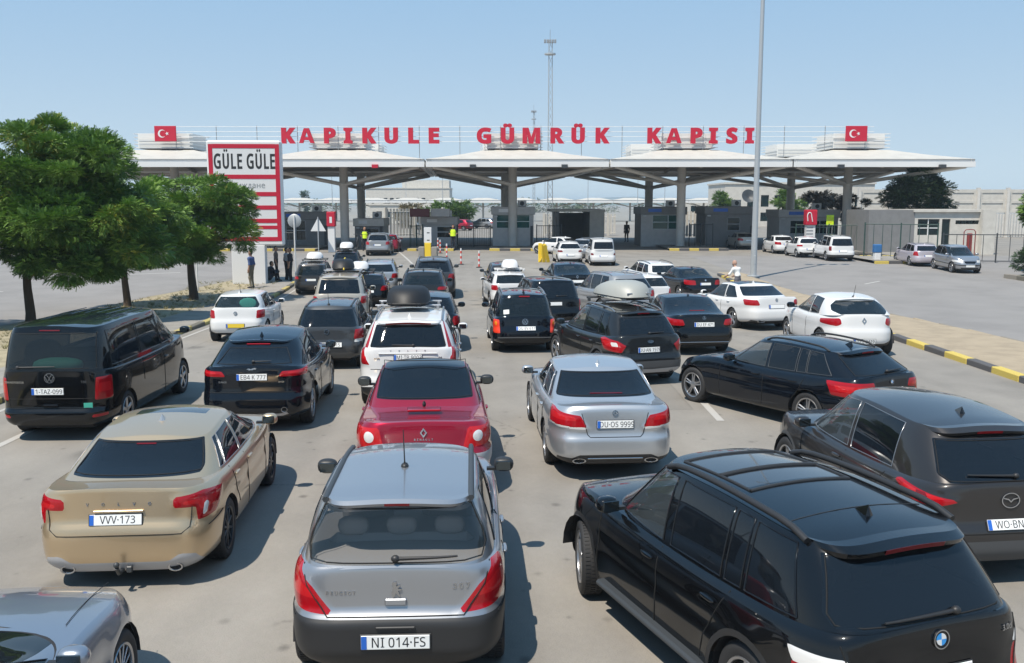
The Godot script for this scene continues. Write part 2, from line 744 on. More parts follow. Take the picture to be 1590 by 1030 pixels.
class Shell:   # a half grid of surface points: walls then a cap
	var P := []
	var N := []
	var walls := 0
	var arc := []
	var phi := PackedFloat32Array()
	var L := 4.0

	func plan(y: float) -> PackedVector3Array:   # where the walls stand at the height y: x, z, arc length
		var out := PackedVector3Array()
		var n: int = P[0].size()
		for i in n:
			var r := 0
			while r < walls - 2 and P[r + 1][i].y < y:
				r += 1
			var a: Vector3 = P[r][i]
			var b: Vector3 = P[r + 1][i]
			var t := clampf((y - a.y) / maxf(b.y - a.y, 1e-5), 0.0, 1.0)
			var p := a.lerp(b, t)
			var l := 0.0 if i == 0 else out[i - 1].z + Vector2(p.x - out[i - 1].x, p.z - out[i - 1].y).length()
			out.append(Vector3(p.x, p.z, l))
		return out

	func find(pl: PackedVector3Array, kind: String, v: float) -> Vector2:
		var n := pl.size()
		if kind == "rear":
			for i in n - 1:
				if pl[i + 1].x >= v or i == n / 3:
					var t := clampf((v - pl[i].x) / maxf(pl[i + 1].x - pl[i].x, 1e-5), 0.0, 1.0)
					return Vector2(lerpf(pl[i].x, pl[i + 1].x, t), lerpf(pl[i].y, pl[i + 1].y, t))
		elif kind == "arc":
			for i in n - 1:
				if pl[i + 1].z >= v:
					var t := clampf((v - pl[i].z) / maxf(pl[i + 1].z - pl[i].z, 1e-5), 0.0, 1.0)
					return Vector2(lerpf(pl[i].x, pl[i + 1].x, t), lerpf(pl[i].y, pl[i + 1].y, t))
		elif kind == "front":
			for i in range(n - 1, 0, -1):
				if pl[i - 1].x >= v or i == 2 * n / 3:
					var t := clampf((v - pl[i].x) / maxf(pl[i - 1].x - pl[i].x, 1e-5), 0.0, 1.0)
					return Vector2(lerpf(pl[i].x, pl[i - 1].x, t), lerpf(pl[i].y, pl[i - 1].y, t))
		else:
			var z := L * 0.5 - v
			for i in range(2, n - 1):
				if pl[i + 1].y <= z and pl[i].y >= z:
					var t := clampf((z - pl[i].y) / minf(pl[i + 1].y - pl[i].y, -1e-5), 0.0, 1.0)
					return Vector2(lerpf(pl[i].x, pl[i + 1].x, t), z)
		return Vector2(pl[n / 2].x, pl[n / 2].y)

	func at(kind: String, a: float, y: float, lift := 0.0) -> Vector3:
		var s := signf(a) if kind != "side" and a != 0.0 else 1.0
		var v := absf(a) if kind != "side" else a
		var p := find(plan(y), kind, v)
		var q := Vector3(p.x * s, y, p.y)
		if lift != 0.0:
			q += frame(kind, a, y).basis.z * lift
		return q

	func frame(kind: String, a: float, y: float) -> Transform3D:   # z looks out of the surface, y up
		var s := signf(a) if kind != "side" and a != 0.0 else 1.0
		var v := absf(a) if kind != "side" else a
		var h := 0.02
		var pl := plan(y)
		var p := find(pl, kind, v)
		var b := find(plan(y + h), kind, v)
		var e := find(plan(y - h), kind, v)
		var c := find(pl, kind, v + 0.03)
		var d := find(pl, kind, maxf(v - 0.03, 0.0))
		var up := Vector3(b.x - e.x, 2 * h, b.y - e.y)
		var al := Vector3(c.x - d.x, 0, c.y - d.y)
		if kind == "front" or (kind == "side" and false):
			al = -al
		if al.length() < 1e-5:
			al = Vector3(1, 0, 0)
		var nrm := al.cross(up).normalized()
		if kind == "rear" and nrm.z < 0 or kind == "front" and nrm.z > 0 or kind in ["side", "arc"] and nrm.dot(Vector3(p.x, 0, p.y * 0.1)) < 0:
			nrm = -nrm
		var yy := (up - nrm * up.dot(nrm)).normalized()
		var xx := yy.cross(nrm)
		var f := Transform3D(Basis(xx, yy, nrm), Vector3(p.x, y, p.y))
		if s < 0:
			f.origin.x = -f.origin.x
			var n2 := Vector3(-nrm.x, nrm.y, nrm.z)
			var y2 := Vector3(-yy.x, yy.y, yy.z)
			f.basis = Basis(y2.cross(n2), y2, n2)
		return f


func region(regs: Array, called: String, m: Material, kind: String, poly: Array, sh: Shell, opt := {}) -> void:
	var r: float = opt.get("r", 0.0)
	var pp := pv(poly)
	var F := []
	var L := sh.L
	var lo := Vector2(1e9, 1e9)
	var hi := -lo
	for q in pp:
		lo = lo.min(q)
		hi = hi.max(q)
	for row in sh.P.size():
		var f := PackedFloat32Array()
		var pr: PackedVector3Array = sh.P[row]
		var wall := row < sh.walls
		for i in pr.size():
			var p := pr[i]
			var ph := sh.phi[i]
			var v := 1.0
			var uv := Vector2()
			var ok := false
			match kind:
				"arc":
					ok = wall and ph < 1.9
					uv = Vector2(sh.arc[row][i], p.y)
				"rear":
					ok = wall and ph < 1.1
					uv = Vector2(p.x, p.y)
				"front":
					ok = wall and ph > 2.0
					uv = Vector2(p.x, p.y)
				"side":
					ok = wall and ph > 0.5 and ph < 2.75
					uv = Vector2(L * 0.5 - p.z, p.y)
				"cap":
					ok = not wall
					uv = Vector2(p.x, L * 0.5 - p.z)
			if ok:
				if uv.x < lo.x - 0.3 or uv.x > hi.x + 0.3 or uv.y < lo.y - 0.3 or uv.y > hi.y + 0.3:
					v = 0.3
				else:
					v = sdp(pp, uv) - r
			f.append(v)
		F.append(f)
	var sided: bool = opt.get("sided", true)
	regs.append({"name": called, "mat": m, "f": F, "sided": sided, "mb": [MB.new(), MB.new() if sided else null]})
	var em: float = opt.get("lift", 0.0)
	if em != 0.0:
		for row in sh.walls:
			for i in sh.P[row].size():
				if F[row][i] < 0.03:
					sh.P[row][i] += sh.N[row][i] * em * smoothstep(0.03, -0.03, F[row][i])


func flush(regs: Array, root: Node) -> void:
	for r: Dictionary in regs:
		if r.name == "":
			continue
		for mb in r.mb:
			if mb and mb.v.size() > 0:
				var o := obj(r.name, mb, r.mat, root)
				if r.has("label"):
					o.set_meta("label", r.label)


func tyre_mesh(R: float, w: float) -> Mesh:
	var key := "tyre%.3f_%.3f" % [R, w]
	if not noises.has(key):
		var mb := MB.new()
		var h := w * 0.5
		var ri := R * 0.69
		lathe(mb, [Vector2(ri - 0.02, -h * 0.7), Vector2(ri, -h * 0.86), Vector2(R * 0.82, -h), Vector2(R * 0.93, -h * 0.97), Vector2(R * 0.985, -h * 0.82), Vector2(R, -h * 0.6), Vector2(R, h * 0.6), Vector2(R * 0.985, h * 0.82), Vector2(R * 0.93, h * 0.97), Vector2(R * 0.82, h), Vector2(ri, h * 0.86), Vector2(ri - 0.02, h * 0.7), Vector2(ri - 0.03, -h * 0.7)], 36, Transform3D(Basis(Vector3.FORWARD, -PI / 2), Vector3.ZERO))
		for k in 60:   # tread blocks
			for s in 3:
				var a := TAU * (k + s * 0.33) / 60.0
				bx(mb, Vector3((s - 1) * w * 0.27, cos(a) * (R - 0.001), sin(a) * (R - 0.001)), Vector3(w * 0.2, 0.012, R * TAU / 60.0 * 0.62), Basis(Vector3.RIGHT, a))
		noises[key] = mb.mesh()
	return noises[key]


func rim_mesh(style: int, R: float) -> Mesh:   # looks along +x
	var key := "rim%d_%.3f" % [style, R]
	if not noises.has(key):
		var mb := MB.new()
		var ro := R * 0.70
		var T := Transform3D(Basis(Vector3.FORWARD, -PI / 2), Vector3.ZERO)   # lathe y -> -x ... kept outward below
		T = Transform3D(Basis(Vector3(0, 0, 1), -PI / 2), Vector3.ZERO)
		lathe(mb, [Vector2(ro - 0.012, -0.06), Vector2(ro - 0.022, 0.0), Vector2(ro - 0.018, 0.022), Vector2(ro, 0.03), Vector2(ro + 0.006, 0.02), Vector2(ro + 0.006, 0.0)], 36, T)
		lathe(mb, [Vector2(0.07, -0.02), Vector2(0.065, 0.012), Vector2(0.04, 0.02), Vector2(0.0, 0.022)], 18, T)
		var ns: int = [5, 10, 7, 5, 15][style]
		for k in ns:
			var a := TAU * k / ns
			var b := Basis(Vector3.RIGHT, a)
			if style == 0:
				for s: float in [-1.0, 1.0]:
					var bb := Basis(Vector3.RIGHT, a + s * 0.16)
					rbx(mb, bb * Vector3(0.0, ro * 0.55, 0) , Vector3(0.028, ro * 0.86, 0.028), 0.008, Basis(Vector3.RIGHT, a + s * 0.16 - s * 0.06))
			elif style == 3:
				rbx(mb, b * Vector3(0.0, ro * 0.52, 0), Vector3(0.03, ro * 0.92, 0.075), 0.012, b)
			elif style == 4:
				rbx(mb, b * Vector3(0.004, ro * 0.52, 0), Vector3(0.02, ro * 0.92, 0.016), 0.005, b)
			else:
				rbx(mb, b * Vector3(0.0, ro * 0.52, 0), Vector3(0.026, ro * 0.92, 0.03 if style == 1 else 0.05), 0.008, b)
		noises[key] = mb.mesh()
	return noises[key]


func rim_back(R: float) -> Mesh:
	var key := "rimback%.3f" % R
	if not noises.has(key):
		var mb := MB.new()
		var T := Transform3D(Basis(Vector3(0, 0, 1), -PI / 2), Vector3.ZERO)
		lathe(mb, [Vector2(R * 0.69, -0.055), Vector2(R * 0.42, -0.05), Vector2(R * 0.42, -0.035), Vector2(0.0, -0.03)], 28, T)
		noises[key] = mb.mesh()
	return noises[key]


func wheels(root: Node3D, s: Dictionary) -> void:
	var L: float = s.L
	var R: float = s.R
	var tw: float = s.get("tyre", 0.22)
	var rim: Material = M[s.get("rim_mat", "alloy")]
	for ax in 2:
		var d: float = (L - s.fo) if ax == 0 else (L - s.fo - s.wb)
		for sg: float in [1.0, -1.0]:
			var t := Transform3D(Basis(), Vector3(sg * (s.W * 0.5 - 0.025 - tw * 0.5), R, L * 0.5 - d))
			if ax == 0 and s.has("steer"):
				t.basis = Basis(Vector3.UP, s.steer)
			if sg < 0:
				t.basis = t.basis * Basis(Vector3.UP, PI)
			var w := put("wheel", tyre_mesh(R, tw), M.rubber, root, t)
			var rr := put("rim", rim_mesh(s.get("rim", 0), R), rim, w, Transform3D(Basis(), Vector3(tw * 0.5 - 0.035, 0, 0)))
			rr.name = "rim"
			put("brake_disc", rim_back(R), M.dark_metal, w, Transform3D(Basis(), Vector3(tw * 0.5 - 0.035, 0, 0)))


func seam(mb: MB, sh: Shell, kind: String, pts: Array, r := 0.0045, step := 0.09, lift := 0.0, both := false, closed := false) -> void:
	var path := []
	var m := pts.size()
	for i in (m if closed else m - 1):
		var a := Vector2(pts[i][0], pts[i][1])
		var b := Vector2(pts[(i + 1) % m][0], pts[(i + 1) % m][1])
		var n := maxi(1, int(ceil(a.distance_to(b) / step)))
		for k in n:
			var p := a.lerp(b, float(k) / n)
			path.append(sh.at(kind, p.x, p.y, lift))
	if closed:
		path.append(path[0])
	else:
		path.append(sh.at(kind, pts[m - 1][0], pts[m - 1][1], lift))
	tube(mb, path, r, 5)
	if both:
		for i in path.size():
			path[i] = path[i] * Vector3(-1, 1, 1)
		tube(mb, path, r, 5)


func emblem(root: Node, kind: String, t: Transform3D, r: float) -> void:
	var mb := MB.new()
	match kind:
		"w_ring":
			ring(mb, r, r * 0.13, t)
			for q: Array in [[-0.5, 0.75, -0.12, -0.1, 0.0, 0.2], [0.5, 0.75, 0.12, -0.1, 0.0, 0.2]]:
				pass
			var up := [[[-0.52, 0.7], [0.0, -0.02]], [[0.52, 0.7], [0.0, -0.02]], [[-0.84, 0.35], [-0.36, -0.75]], [[0.84, 0.35], [0.36, -0.75]], [[-0.36, -0.75], [0.0, -0.05]], [[0.36, -0.75], [0.0, -0.05]]]
			for l: Array in up:
				var a := Vector3(l[0][0], l[0][1], 0) * r
				var b := Vector3(l[1][0], l[1][1], 0) * r
				var d := (b - a).normalized()
				bx(mb, t * ((a + b) * 0.5 + Vector3(0, 0, 0.008)), Vector3(r * 0.15, (b - a).length(), 0.01), t.basis * Basis(Vector3(d.y, -d.x, 0), d, Vector3(0, 0, 1)))
		"star":
			ring(mb, r, r * 0.12, t)
			for k in 3:
				var a := PI / 2 + TAU * k / 3
				var e := Vector2(cos(a), sin(a)) * r * 0.95
				var p := Vector2(-sin(a), cos(a)) * r * 0.16
				prism(mb, PackedVector2Array([e, p, -p]), 0.012, t)
		"diamond":
			for q in 4:
				var c := [Vector2(0, r * 1.25), Vector2(r * 0.9, 0), Vector2(0, -r * 1.25), Vector2(-r * 0.9, 0)]
				var a: Vector2 = c[q]
				var b: Vector2 = c[(q + 1) % 4]
				prism(mb, PackedVector2Array([a, b, b * 0.55, a * 0.55]), 0.012, t)
		"roundel":
			ring(mb, r, r * 0.12, t, 28, 0.014)
			var bl := MB.new()
			prism(bl, disc_poly(r * 0.9, 28), 0.006, t)
			obj("emblem_disc", bl, M.gloss_black, root)
			for k in 4:
				var w := PackedVector2Array([Vector2.ZERO])
				for i in 7:
					var a := PI / 2 * k + PI / 2 * i / 6.0
					w.append(Vector2(cos(a), sin(a)) * r * 0.62)
				var qd := MB.new()
				prism(qd, w, 0.010, t)
				obj("emblem_quarter", qd, mat("emblem_blue", Color(0.03, 0.25, 0.6), 0.3) if k % 2 == 1 else M.white_paint, root)
		"wings":
			ring(mb, r, r * 0.12, t * Transform3D(Basis().scaled(Vector3(1.2, 0.95, 1)), Vector3.ZERO), 28)
			for s: float in [-1.0, 1.0]:
				prism(mb, PackedVector2Array([Vector2(0, -0.28 * r), Vector2(s * 0.35 * r, 0.05 * r), Vector2(s * 1.05 * r, 0.25 * r), Vector2(s * 1.1 * r, 0.36 * r), Vector2(s * 0.3 * r, 0.22 * r), Vector2(0, -0.08 * r)]), 0.012, t)
		"rings":
			for k in 4:
				ring(mb, r * 0.5, r * 0.09, t * Transform3D(Basis(), Vector3((k - 1.5) * r * 0.72, 0, 0)), 20)
		"lion":
			prism(mb, PackedVector2Array([Vector2(-0.2, -1), Vector2(0.05, -0.45), Vector2(0.45, -0.9), Vector2(0.6, -0.85), Vector2(0.3, -0.2), Vector2(0.75, -0.05), Vector2(0.75, 0.08), Vector2(0.28, 0.1), Vector2(0.6, 0.5), Vector2(0.5, 0.6), Vector2(0.1, 0.4), Vector2(0.15, 0.95), Vector2(-0.25, 0.95), Vector2(-0.45, 0.6), Vector2(-0.25, 0.5), Vector2(-0.35, -0.1), Vector2(-0.5, -0.5), Vector2(-0.35, -1)]) * Transform2D(0, Vector2(r, r), 0, Vector2.ZERO), 0.012, t)
		"oval":
			ring(mb, r, r * 0.2, t * Transform3D(Basis().scaled(Vector3(1.5, 0.7, 1)), Vector3.ZERO), 24)
			prism(mb, disc_poly(r * 0.8, 20), 0.004, t * Transform3D(Basis().scaled(Vector3(1.5, 0.7, 1)), Vector3.ZERO))
		"bolt":
			ring(mb, r, r * 0.14, t)
			prism(mb, PackedVector2Array([Vector2(-1.2, 0.05), Vector2(0.1, 0.12), Vector2(0.0, -0.02), Vector2(1.2, -0.06), Vector2(-0.1, -0.16), Vector2(0, -0.02)]) * Transform2D(0, Vector2(r, r), 0, Vector2.ZERO), 0.012, t)
		"cat":
			prism(mb, PackedVector2Array([Vector2(-1.5, 0.1), Vector2(-0.9, 0.35), Vector2(-0.2, 0.2), Vector2(0.7, 0.5), Vector2(1.5, 0.45), Vector2(1.0, 0.25), Vector2(1.3, 0.0), Vector2(0.6, 0.1), Vector2(0.2, -0.15), Vector2(-0.3, -0.05), Vector2(-1.0, -0.35), Vector2(-0.7, 0.0)]) * Transform2D(0, Vector2(r, r), 0, Vector2.ZERO), 0.012, t)
	if mb.v.size() > 0:
		obj("emblem", mb, M.chrome, root)


func plate(root: Node, t: Transform3D, text: String, yellow := false, q := 2) -> void:
	var mb := MB.new()
	rbx(mb, Vector3(0, 0, 0.004), Vector3(0.54, 0.125, 0.012), 0.004)
	var o := put("plate_holder", mb.mesh(), M.black_plastic, root, t)
	mb = MB.new()
	rbx(mb, Vector3(0, 0, 0.012), Vector3(0.52, 0.11, 0.008), 0.003)
	put("license_plate", mb.mesh(), M.plate_yellow if yellow else M.plate_white, o)
	if q > 0:
		mb = MB.new()
		bx(mb, Vector3(-0.2375, 0, 0.0165), Vector3(0.042, 0.104, 0.003))
		put("blue_band", mb.mesh(), M.plate_blue, o)
		if text:
			lettering("plate_lettering", text, 0.077, M.plate_ink, o, Transform3D(Basis(), Vector3(0.022, 0, 0.0165)), 0.002, false, 0.92 * minf(1.0, 9.5 / text.length()))


func make_car(s: Dictionary) -> Node3D:
	var root := thing(s.get("name", "car"), s.label, s.get("cat", "car"), Vector3.ZERO, 0.0, s.get("group", ""))
	var L: float = s.L
	var W: float = s.W
	var H: float = s.H
	var q: int = s.get("q", 1)
	var body: Material = s.paint
	var n: int = [30, 52, 88][q]
	var K: int = [11, 17, 28][q]
	var gb: Array = s.gh   # rear base, rear top, front top, front base
	var tail: float = s.tail
	var belt: float = s.belt
	var cowl: float = s.get("cowl", belt + 0.02)
	var nose: float = s.get("nose", 0.72)
	var dF: float = L - s.fo
	var dR: float = L - s.fo - s.wb
	var Ra: float = s.R + s.get("arch", 0.045)
	var top_pts: Array = s.get("top", [[0.0, tail + s.get("lip", -0.03)], [0.14, tail], [0.6, lerpf(tail, belt, 0.35)], [L * 0.42, belt], [gb[3] - 0.5, lerpf(belt, cowl, 0.5)], [gb[3] - 0.08, cowl], [lerpf(gb[3], L, 0.45), lerpf(cowl, nose, 0.32)], [L - 0.2, nose], [L, nose - 0.1]])
	var top_t := tab(top_pts, 0, L)
	var bot_t := tab([[0.0, s.get("bot_rear", 0.30)], [dR, 0.22], [L * 0.5, 0.2], [dF, 0.2], [L, 0.22]], 0, L, 30)
	var side_t := tab(s.get("side_curve", [[0.0, 0.14], [0.05, 0.06], [0.13, 0.02], [0.3, 0.004], [0.48, 0.0], [0.6, 0.012], [0.72, 0.006], [0.86, 0.02], [0.95, 0.045], [1.0, 0.085]]), 0, 1, 60)
	var rin_t := tab(s.get("rin", [[0.2, 0.14], [0.3, 0.05], [0.42, 0.0], [0.6, 0.01], [0.68, 0.05], [tail - 0.05, 0.09], [tail, 0.13]]), 0, 1.5, 90)
	var fin_t := tab(s.get("nose_curve", [[0.15, 0.1], [0.3, 0.015], [0.48, 0.0], [nose - 0.12, 0.1], [nose, 0.16]]), 0, 1.5, 90)
	var nr: float = s.get("nr", 7.0)
	var nf: float = s.get("nf", 3.8)
	var fl: float = s.get("flare", 0.0)
	var crown: float = s.get("crown", 0.035)
	# ---------------- lower body
	var lo := Shell.new()
	lo.L = L
	lo.phi = phis(W * 0.5, L * 0.5, nr, nf, n, 1.7)
	for k in K + 1:
		var v := float(k) / K
		v = lerpf(v, smoothstep(0.0, 1.0, v), 0.35)
		var row := PackedVector3Array()
		var zr := L * 0.5 - tv(rin_t, 0, 1.5, lerpf(bot_t[0], top_t[0], v))
		var zf := -L * 0.5 + tv(fin_t, 0, 1.5, lerpf(bot_t[-1], top_t[-1], v))
		var w := W * 0.5 - tv(side_t, 0, 1, v)
		for i in n + 1:
			var p := se(lo.phi[i], w, zr, zf, nr, nf)
			var d := L * 0.5 - p.y
			var y := lerpf(tv(bot_t, 0, L, d), tv(top_t, 0, L, d) + crown * (1.0 - minf(1.0, pow(p.x / w, 2.0))), v)
			var x := p.x
			if fl > 0.0 and lo.phi[i] > 0.5 and lo.phi[i] < 2.6:
				for dd: float in [dR, dF]:
					var ds := Vector2(d - dd, y - s.R).length() - Ra
					x += fl * exp(-pow(ds / 0.11, 2.0))
			if i == 0 or i == n:
				x = 0.0
			row.append(Vector3(x, y, p.y))
		lo.P.append(row)
	lo.walls = K + 1
	var capf: Array = [[0.03, 0.12, 0.3, 0.6, 1.0], [0.02, 0.07, 0.16, 0.32, 0.6, 1.0], [0.015, 0.04, 0.09, 0.16, 0.25, 0.36, 0.5, 0.65, 0.82, 1.0]][q]
	for f: float in capf:
		var row := PackedVector3Array()
		for i in n + 1:
			var p: Vector3 = lo.P[K][i]
			row.append(Vector3(p.x * (1.0 - f), p.y + crown * (pow(p.x / (W * 0.5), 2.0)) * (1.0 - pow(1.0 - f, 2.0)), p.z))
		lo.P.append(row)
	for row in lo.P.size():
		var a := PackedFloat32Array([0.0])
		for i in range(1, n + 1):
			a.append(a[i - 1] + Vector2(lo.P[row][i].x - lo.P[row][i - 1].x, lo.P[row][i].z - lo.P[row][i - 1].z).length())
		lo.arc.append(a)
	lo.N = grid_normals(lo.P)
	# ---------------- cabin
	var gh := Shell.new()
	gh.L = L
	var ng: int = [26, 46, 72][q]
	var KG: int = [8, 12, 20][q]
	var gnr: float = s.get("gnr", 6.0)
	var gnf: float = s.get("gnf", 4.2)
	var wb2: float = W * 0.5 - s.get("ledge", 0.09)
	var wt: float = s.get("wt", W * 0.5 - 0.27)
	gh.phi = phis(wb2, (gb[3] - gb[0]) * 0.5, gnr, gnf, ng, 1.2)
	var rc: float = s.get("roof_crown", 0.055)
	var roof_t := tab(s.get("roof", [[0.0, H - 0.16], [gb[1] - 0.1, H - 0.085], [gb[1] + 0.3, H - 0.04], [lerpf(gb[1], gb[2], 0.6), H], [gb[2] - 0.1, H - 0.035], [gb[2] + 0.5, H - 0.15]]), 0, L)
	var wide_t := tab([[0.0, 0.0], [0.3, 0.2], [0.6, 0.46], [0.85, 0.74], [0.95, 0.9], [1.0, 1.0]], 0, 1, 40)
	var rake_t := tab(s.get("rake", [[0.0, 0.0], [0.25, 0.2], [0.5, 0.43], [0.75, 0.68], [0.92, 0.88], [1.0, 1.0]]), 0, 1, 40)
	var scr_t := tab([[0.0, 0.0], [0.25, 0.235], [0.5, 0.48], [0.75, 0.74], [1.0, 1.0]], 0, 1, 40)
	for k in KG + 1:
		var u := float(k) / KG
		u = lerpf(u, 1.0 - pow(1.0 - u, 1.6), 0.5)
		var row := PackedVector3Array()
		var zr: float = L * 0.5 - lerpf(gb[0], gb[1], tv(rake_t, 0, 1, u))
		var zf: float = L * 0.5 - lerpf(gb[3], gb[2], tv(scr_t, 0, 1, u))
		var w := lerpf(wb2, wt, tv(wide_t, 0, 1, u))
		for i in ng + 1:
			var p := se(gh.phi[i], w, zr, zf, gnr, gnf)
			var d := L * 0.5 - p.y
			var y := lerpf(tv(top_t, 0, L, d) - 0.012 + crown * (1.0 - minf(1.0, pow(p.x / wb2, 2.0))), tv(roof_t, 0, L, d) - rc * minf(1.0, pow(p.x / wt, 2.0)), u)
			row.append(Vector3(0.0 if i == 0 or i == ng else p.x, y, p.y))
		gh.P.append(row)
	gh.walls = KG + 1
	for f: float in capf:
		var row := PackedVector3Array()
		for i in ng + 1:
			var p: Vector3 = gh.P[KG][i]
			row.append(Vector3(p.x * (1.0 - f), p.y + rc * pow(p.x / wt, 2.0) * (1.0 - pow(1.0 - f, 2.0)), p.z))
		gh.P.append(row)
	for row in gh.P.size():
		var a := PackedFloat32Array([0.0])
		for i in range(1, ng + 1):
			a.append(a[i - 1] + Vector2(gh.P[row][i].x - gh.P[row][i - 1].x, gh.P[row][i].z - gh.P[row][i - 1].z).length())
		gh.arc.append(a)
	gh.N = grid_normals(gh.P)
	# ---------------- regions of the lower body
	var regs := []
	for dd: float in [dR, dF]:   # open wheel arches
		var pa := []
		for k in 29:
			var a := TAU * k / 28.0
			pa.append([dd + cos(a) * Ra, s.R + sin(a) * Ra])
		region(regs, "", null, "side", pa, lo)
		regs[-1].mb = [null, null]
	for g: Array in s.get("lights", []):   # name, material, kind, polygon, options
		if q == 2 and g[0] == "tail_light" and g[1] == "lamp_red":   # the inner lens
			var cen := Vector2()
			for v: Array in g[3]:
				cen += Vector2(v[0], v[1]) / g[3].size()
			var inner := []
			for v: Array in g[3]:
				inner.append([cen.x + (v[0] - cen.x) * 0.72, cen.y + 0.015 + (v[1] - cen.y) * 0.42])
			region(regs, "lamp_lens", M.lamp_lens, g[2], inner, lo, {})
		region(regs, g[0], M[g[1]], g[2], g[3], lo, g[4] if g.size() > 4 else {})
	if s.has("clad"):   # dark plastic along the foot of the body
		var ct := tab(s.clad, 0, L, 60)
		var F := []
		for row in lo.P.size():
			var f := PackedFloat32Array()
			for i in n + 1:
				var p: Vector3 = lo.P[row][i]
				var d := L * 0.5 - p.z
				var v := 1.0
				if row < lo.walls:
					v = p.y - tv(ct, 0, L, d)
					if s.has("arch_clad") and lo.phi[i] > 0.5 and lo.phi[i] < 2.7:
						for dd: float in [dR, dF]:
							v = minf(v, Vector2(d - dd, p.y - s.R).length() - Ra - s.arch_clad)
				f.append(v)
			F.append(f)
		regs.append({"name": s.get("clad_name", "lower_trim"), "mat": M[s.get("clad_mat", "black_plastic")], "f": F, "sided": false, "mb": [MB.new(), null]})
	var FI := []
	for row in lo.P.size():   # inside the cabin
		var f := PackedFloat32Array()
		for i in n + 1:
			var p: Vector3 = lo.P[row][i]
			var v := 1.0
			if row >= lo.walls:
				var zc: float = L * 0.5 - (gb[0] + gb[3]) * 0.5
				var hl: float = (gb[3] - gb[0]) * 0.5
				var ex := gnr if p.z > zc else gnf
				v = pow(pow(absf(p.x) / wb2, ex) + pow(absf(p.z - zc) / hl, ex), 1.0 / ex) - 0.985
			f.append(v)
		FI.append(f)
	regs.append({"name": "cabin_floor", "mat": M[s.get("floor_mat", "cabin")], "f": FI, "sided": false, "mb": [MB.new(), null]})
	lo.N = grid_normals(lo.P)
	var main := MB.new()
	emit_grid(lo.P, lo.N, regs, main)
	obj("body", main, body, root)
	flush(regs, root)
	# ---------------- windows
	var gr := []
	var dark: Material = M[s.get("glass_rear", "tint_dark")]
	var gfront: Material = M[s.get("glass_front", "tint_mid")]
	for g: Array in s.get("cabin_regions", []):
		region(gr, g[0], M[g[1]], g[2], g[3], gh, g[4] if g.size() > 4 else {})
	var yb := func(d: float) -> float: return tv(top_t, 0, L, d) + s.get("sill", 0.025)
	var yt := func(d: float) -> float: return tv(roof_t, 0, L, d) - rc - s.get("head", 0.035)
	var glazing: Array = s.get("windows", [])
	if glazing.is_empty() and s.has("pillars"):
		var pl: Array = s.pillars   # edges of the side windows at the sill from the tail forward: pairs; the last pair ends at the windscreen pillar
		var fr: float = s.get("a_base", gb[3] - 0.42)
		var ft: float = s.get("a_top", gb[2] - 0.06)
		for k in range(0, pl.size(), 2):
			var d0: Array = pl[k]       # [at the sill, at the roof]
			var d1: Array = pl[k + 1] if k + 1 < pl.size() else [fr, ft]
			glazing.append([[d0[0], yb.call(d0[0])], [d1[0], yb.call(d1[0])], [d1[1], yt.call(d1[1])], [d0[1], yt.call(d0[1])]])
	for k in glazing.size():
		region(gr, "side_window", gfront if k == glazing.size() - 1 else dark, "side", glazing[k], gh, {"r": 0.0})
	var rw: Array = s.get("rear_window", [])
	if rw.size():
		region(gr, "rear_window", M[s.get("glass_back", s.get("glass_rear", "tint_dark"))], "rear", sym(rw), gh, {"sided": false, "r": 0.015})
	var hw := wb2 * 0.86
	var hb: float = tv(top_t, 0, L, gb[3])
	region(gr, "windscreen", gfront, "front", sym([[hw * 0.98, hb + 0.01], [hw * 0.94, hb + 0.2], [wt * 0.86, tv(roof_t, 0, L, gb[2]) - rc - 0.03]]), gh, {"sided": false})
	var gm := MB.new()
	emit_grid(gh.P, gh.N, gr, gm)
	obj("cabin_shell", gm, s.get("roof_paint", body), root)
	flush(gr, root)
	# ---------------- trim
	var sm := MB.new()
	if q > 0:
		var tm := MB.new()
		for k in glazing.size():
			seam(tm, gh, "side", glazing[k], 0.005 if s.get("trim", "") == "chrome" else 0.007, 0.14, 0.003, true, true)
		if rw.size() and q > 1:
			seam(sm, gh, "rear", sym(rw), 0.006, 0.14, 0.002, false, true)
		obj("window_trim", tm, M["alloy" if s.get("trim", "") == "chrome" else s.get("trim", "gloss_black")], root)
		# door gaps
		for dl: Array in s.get("doors", []):
			seam(sm, lo, "side", dl, 0.006, 0.12, 0.001, true)
		for ln: Array in s.get("rear_lines", []):
			seam(sm, lo, "rear", ln, 0.0055, 0.1, 0.001, true)
		for ln: Array in s.get("arc_lines", []):
			seam(sm, lo, "arc", ln, 0.0055, 0.1, 0.001, true)
		if sm.v.size():
			obj("panel_gap", sm, M.seam, root)
		for h: Array in s.get("handles", []):
			for sg: float in [1.0, -1.0]:
				var hm := MB.new()
				var p := lo.at("side", h[0], h[1])
				ball(hm, Vector3((p.x + 0.012) * sg, p.y, p.z), Vector3(0.02, 0.018, 0.1), 2.6, 6, 10)
				obj("door_handle", hm, M[s.get("handle_mat", "chrome")] if s.has("handle_mat") else body, root)
	# arch linings and the floor pan
	var um := MB.new()
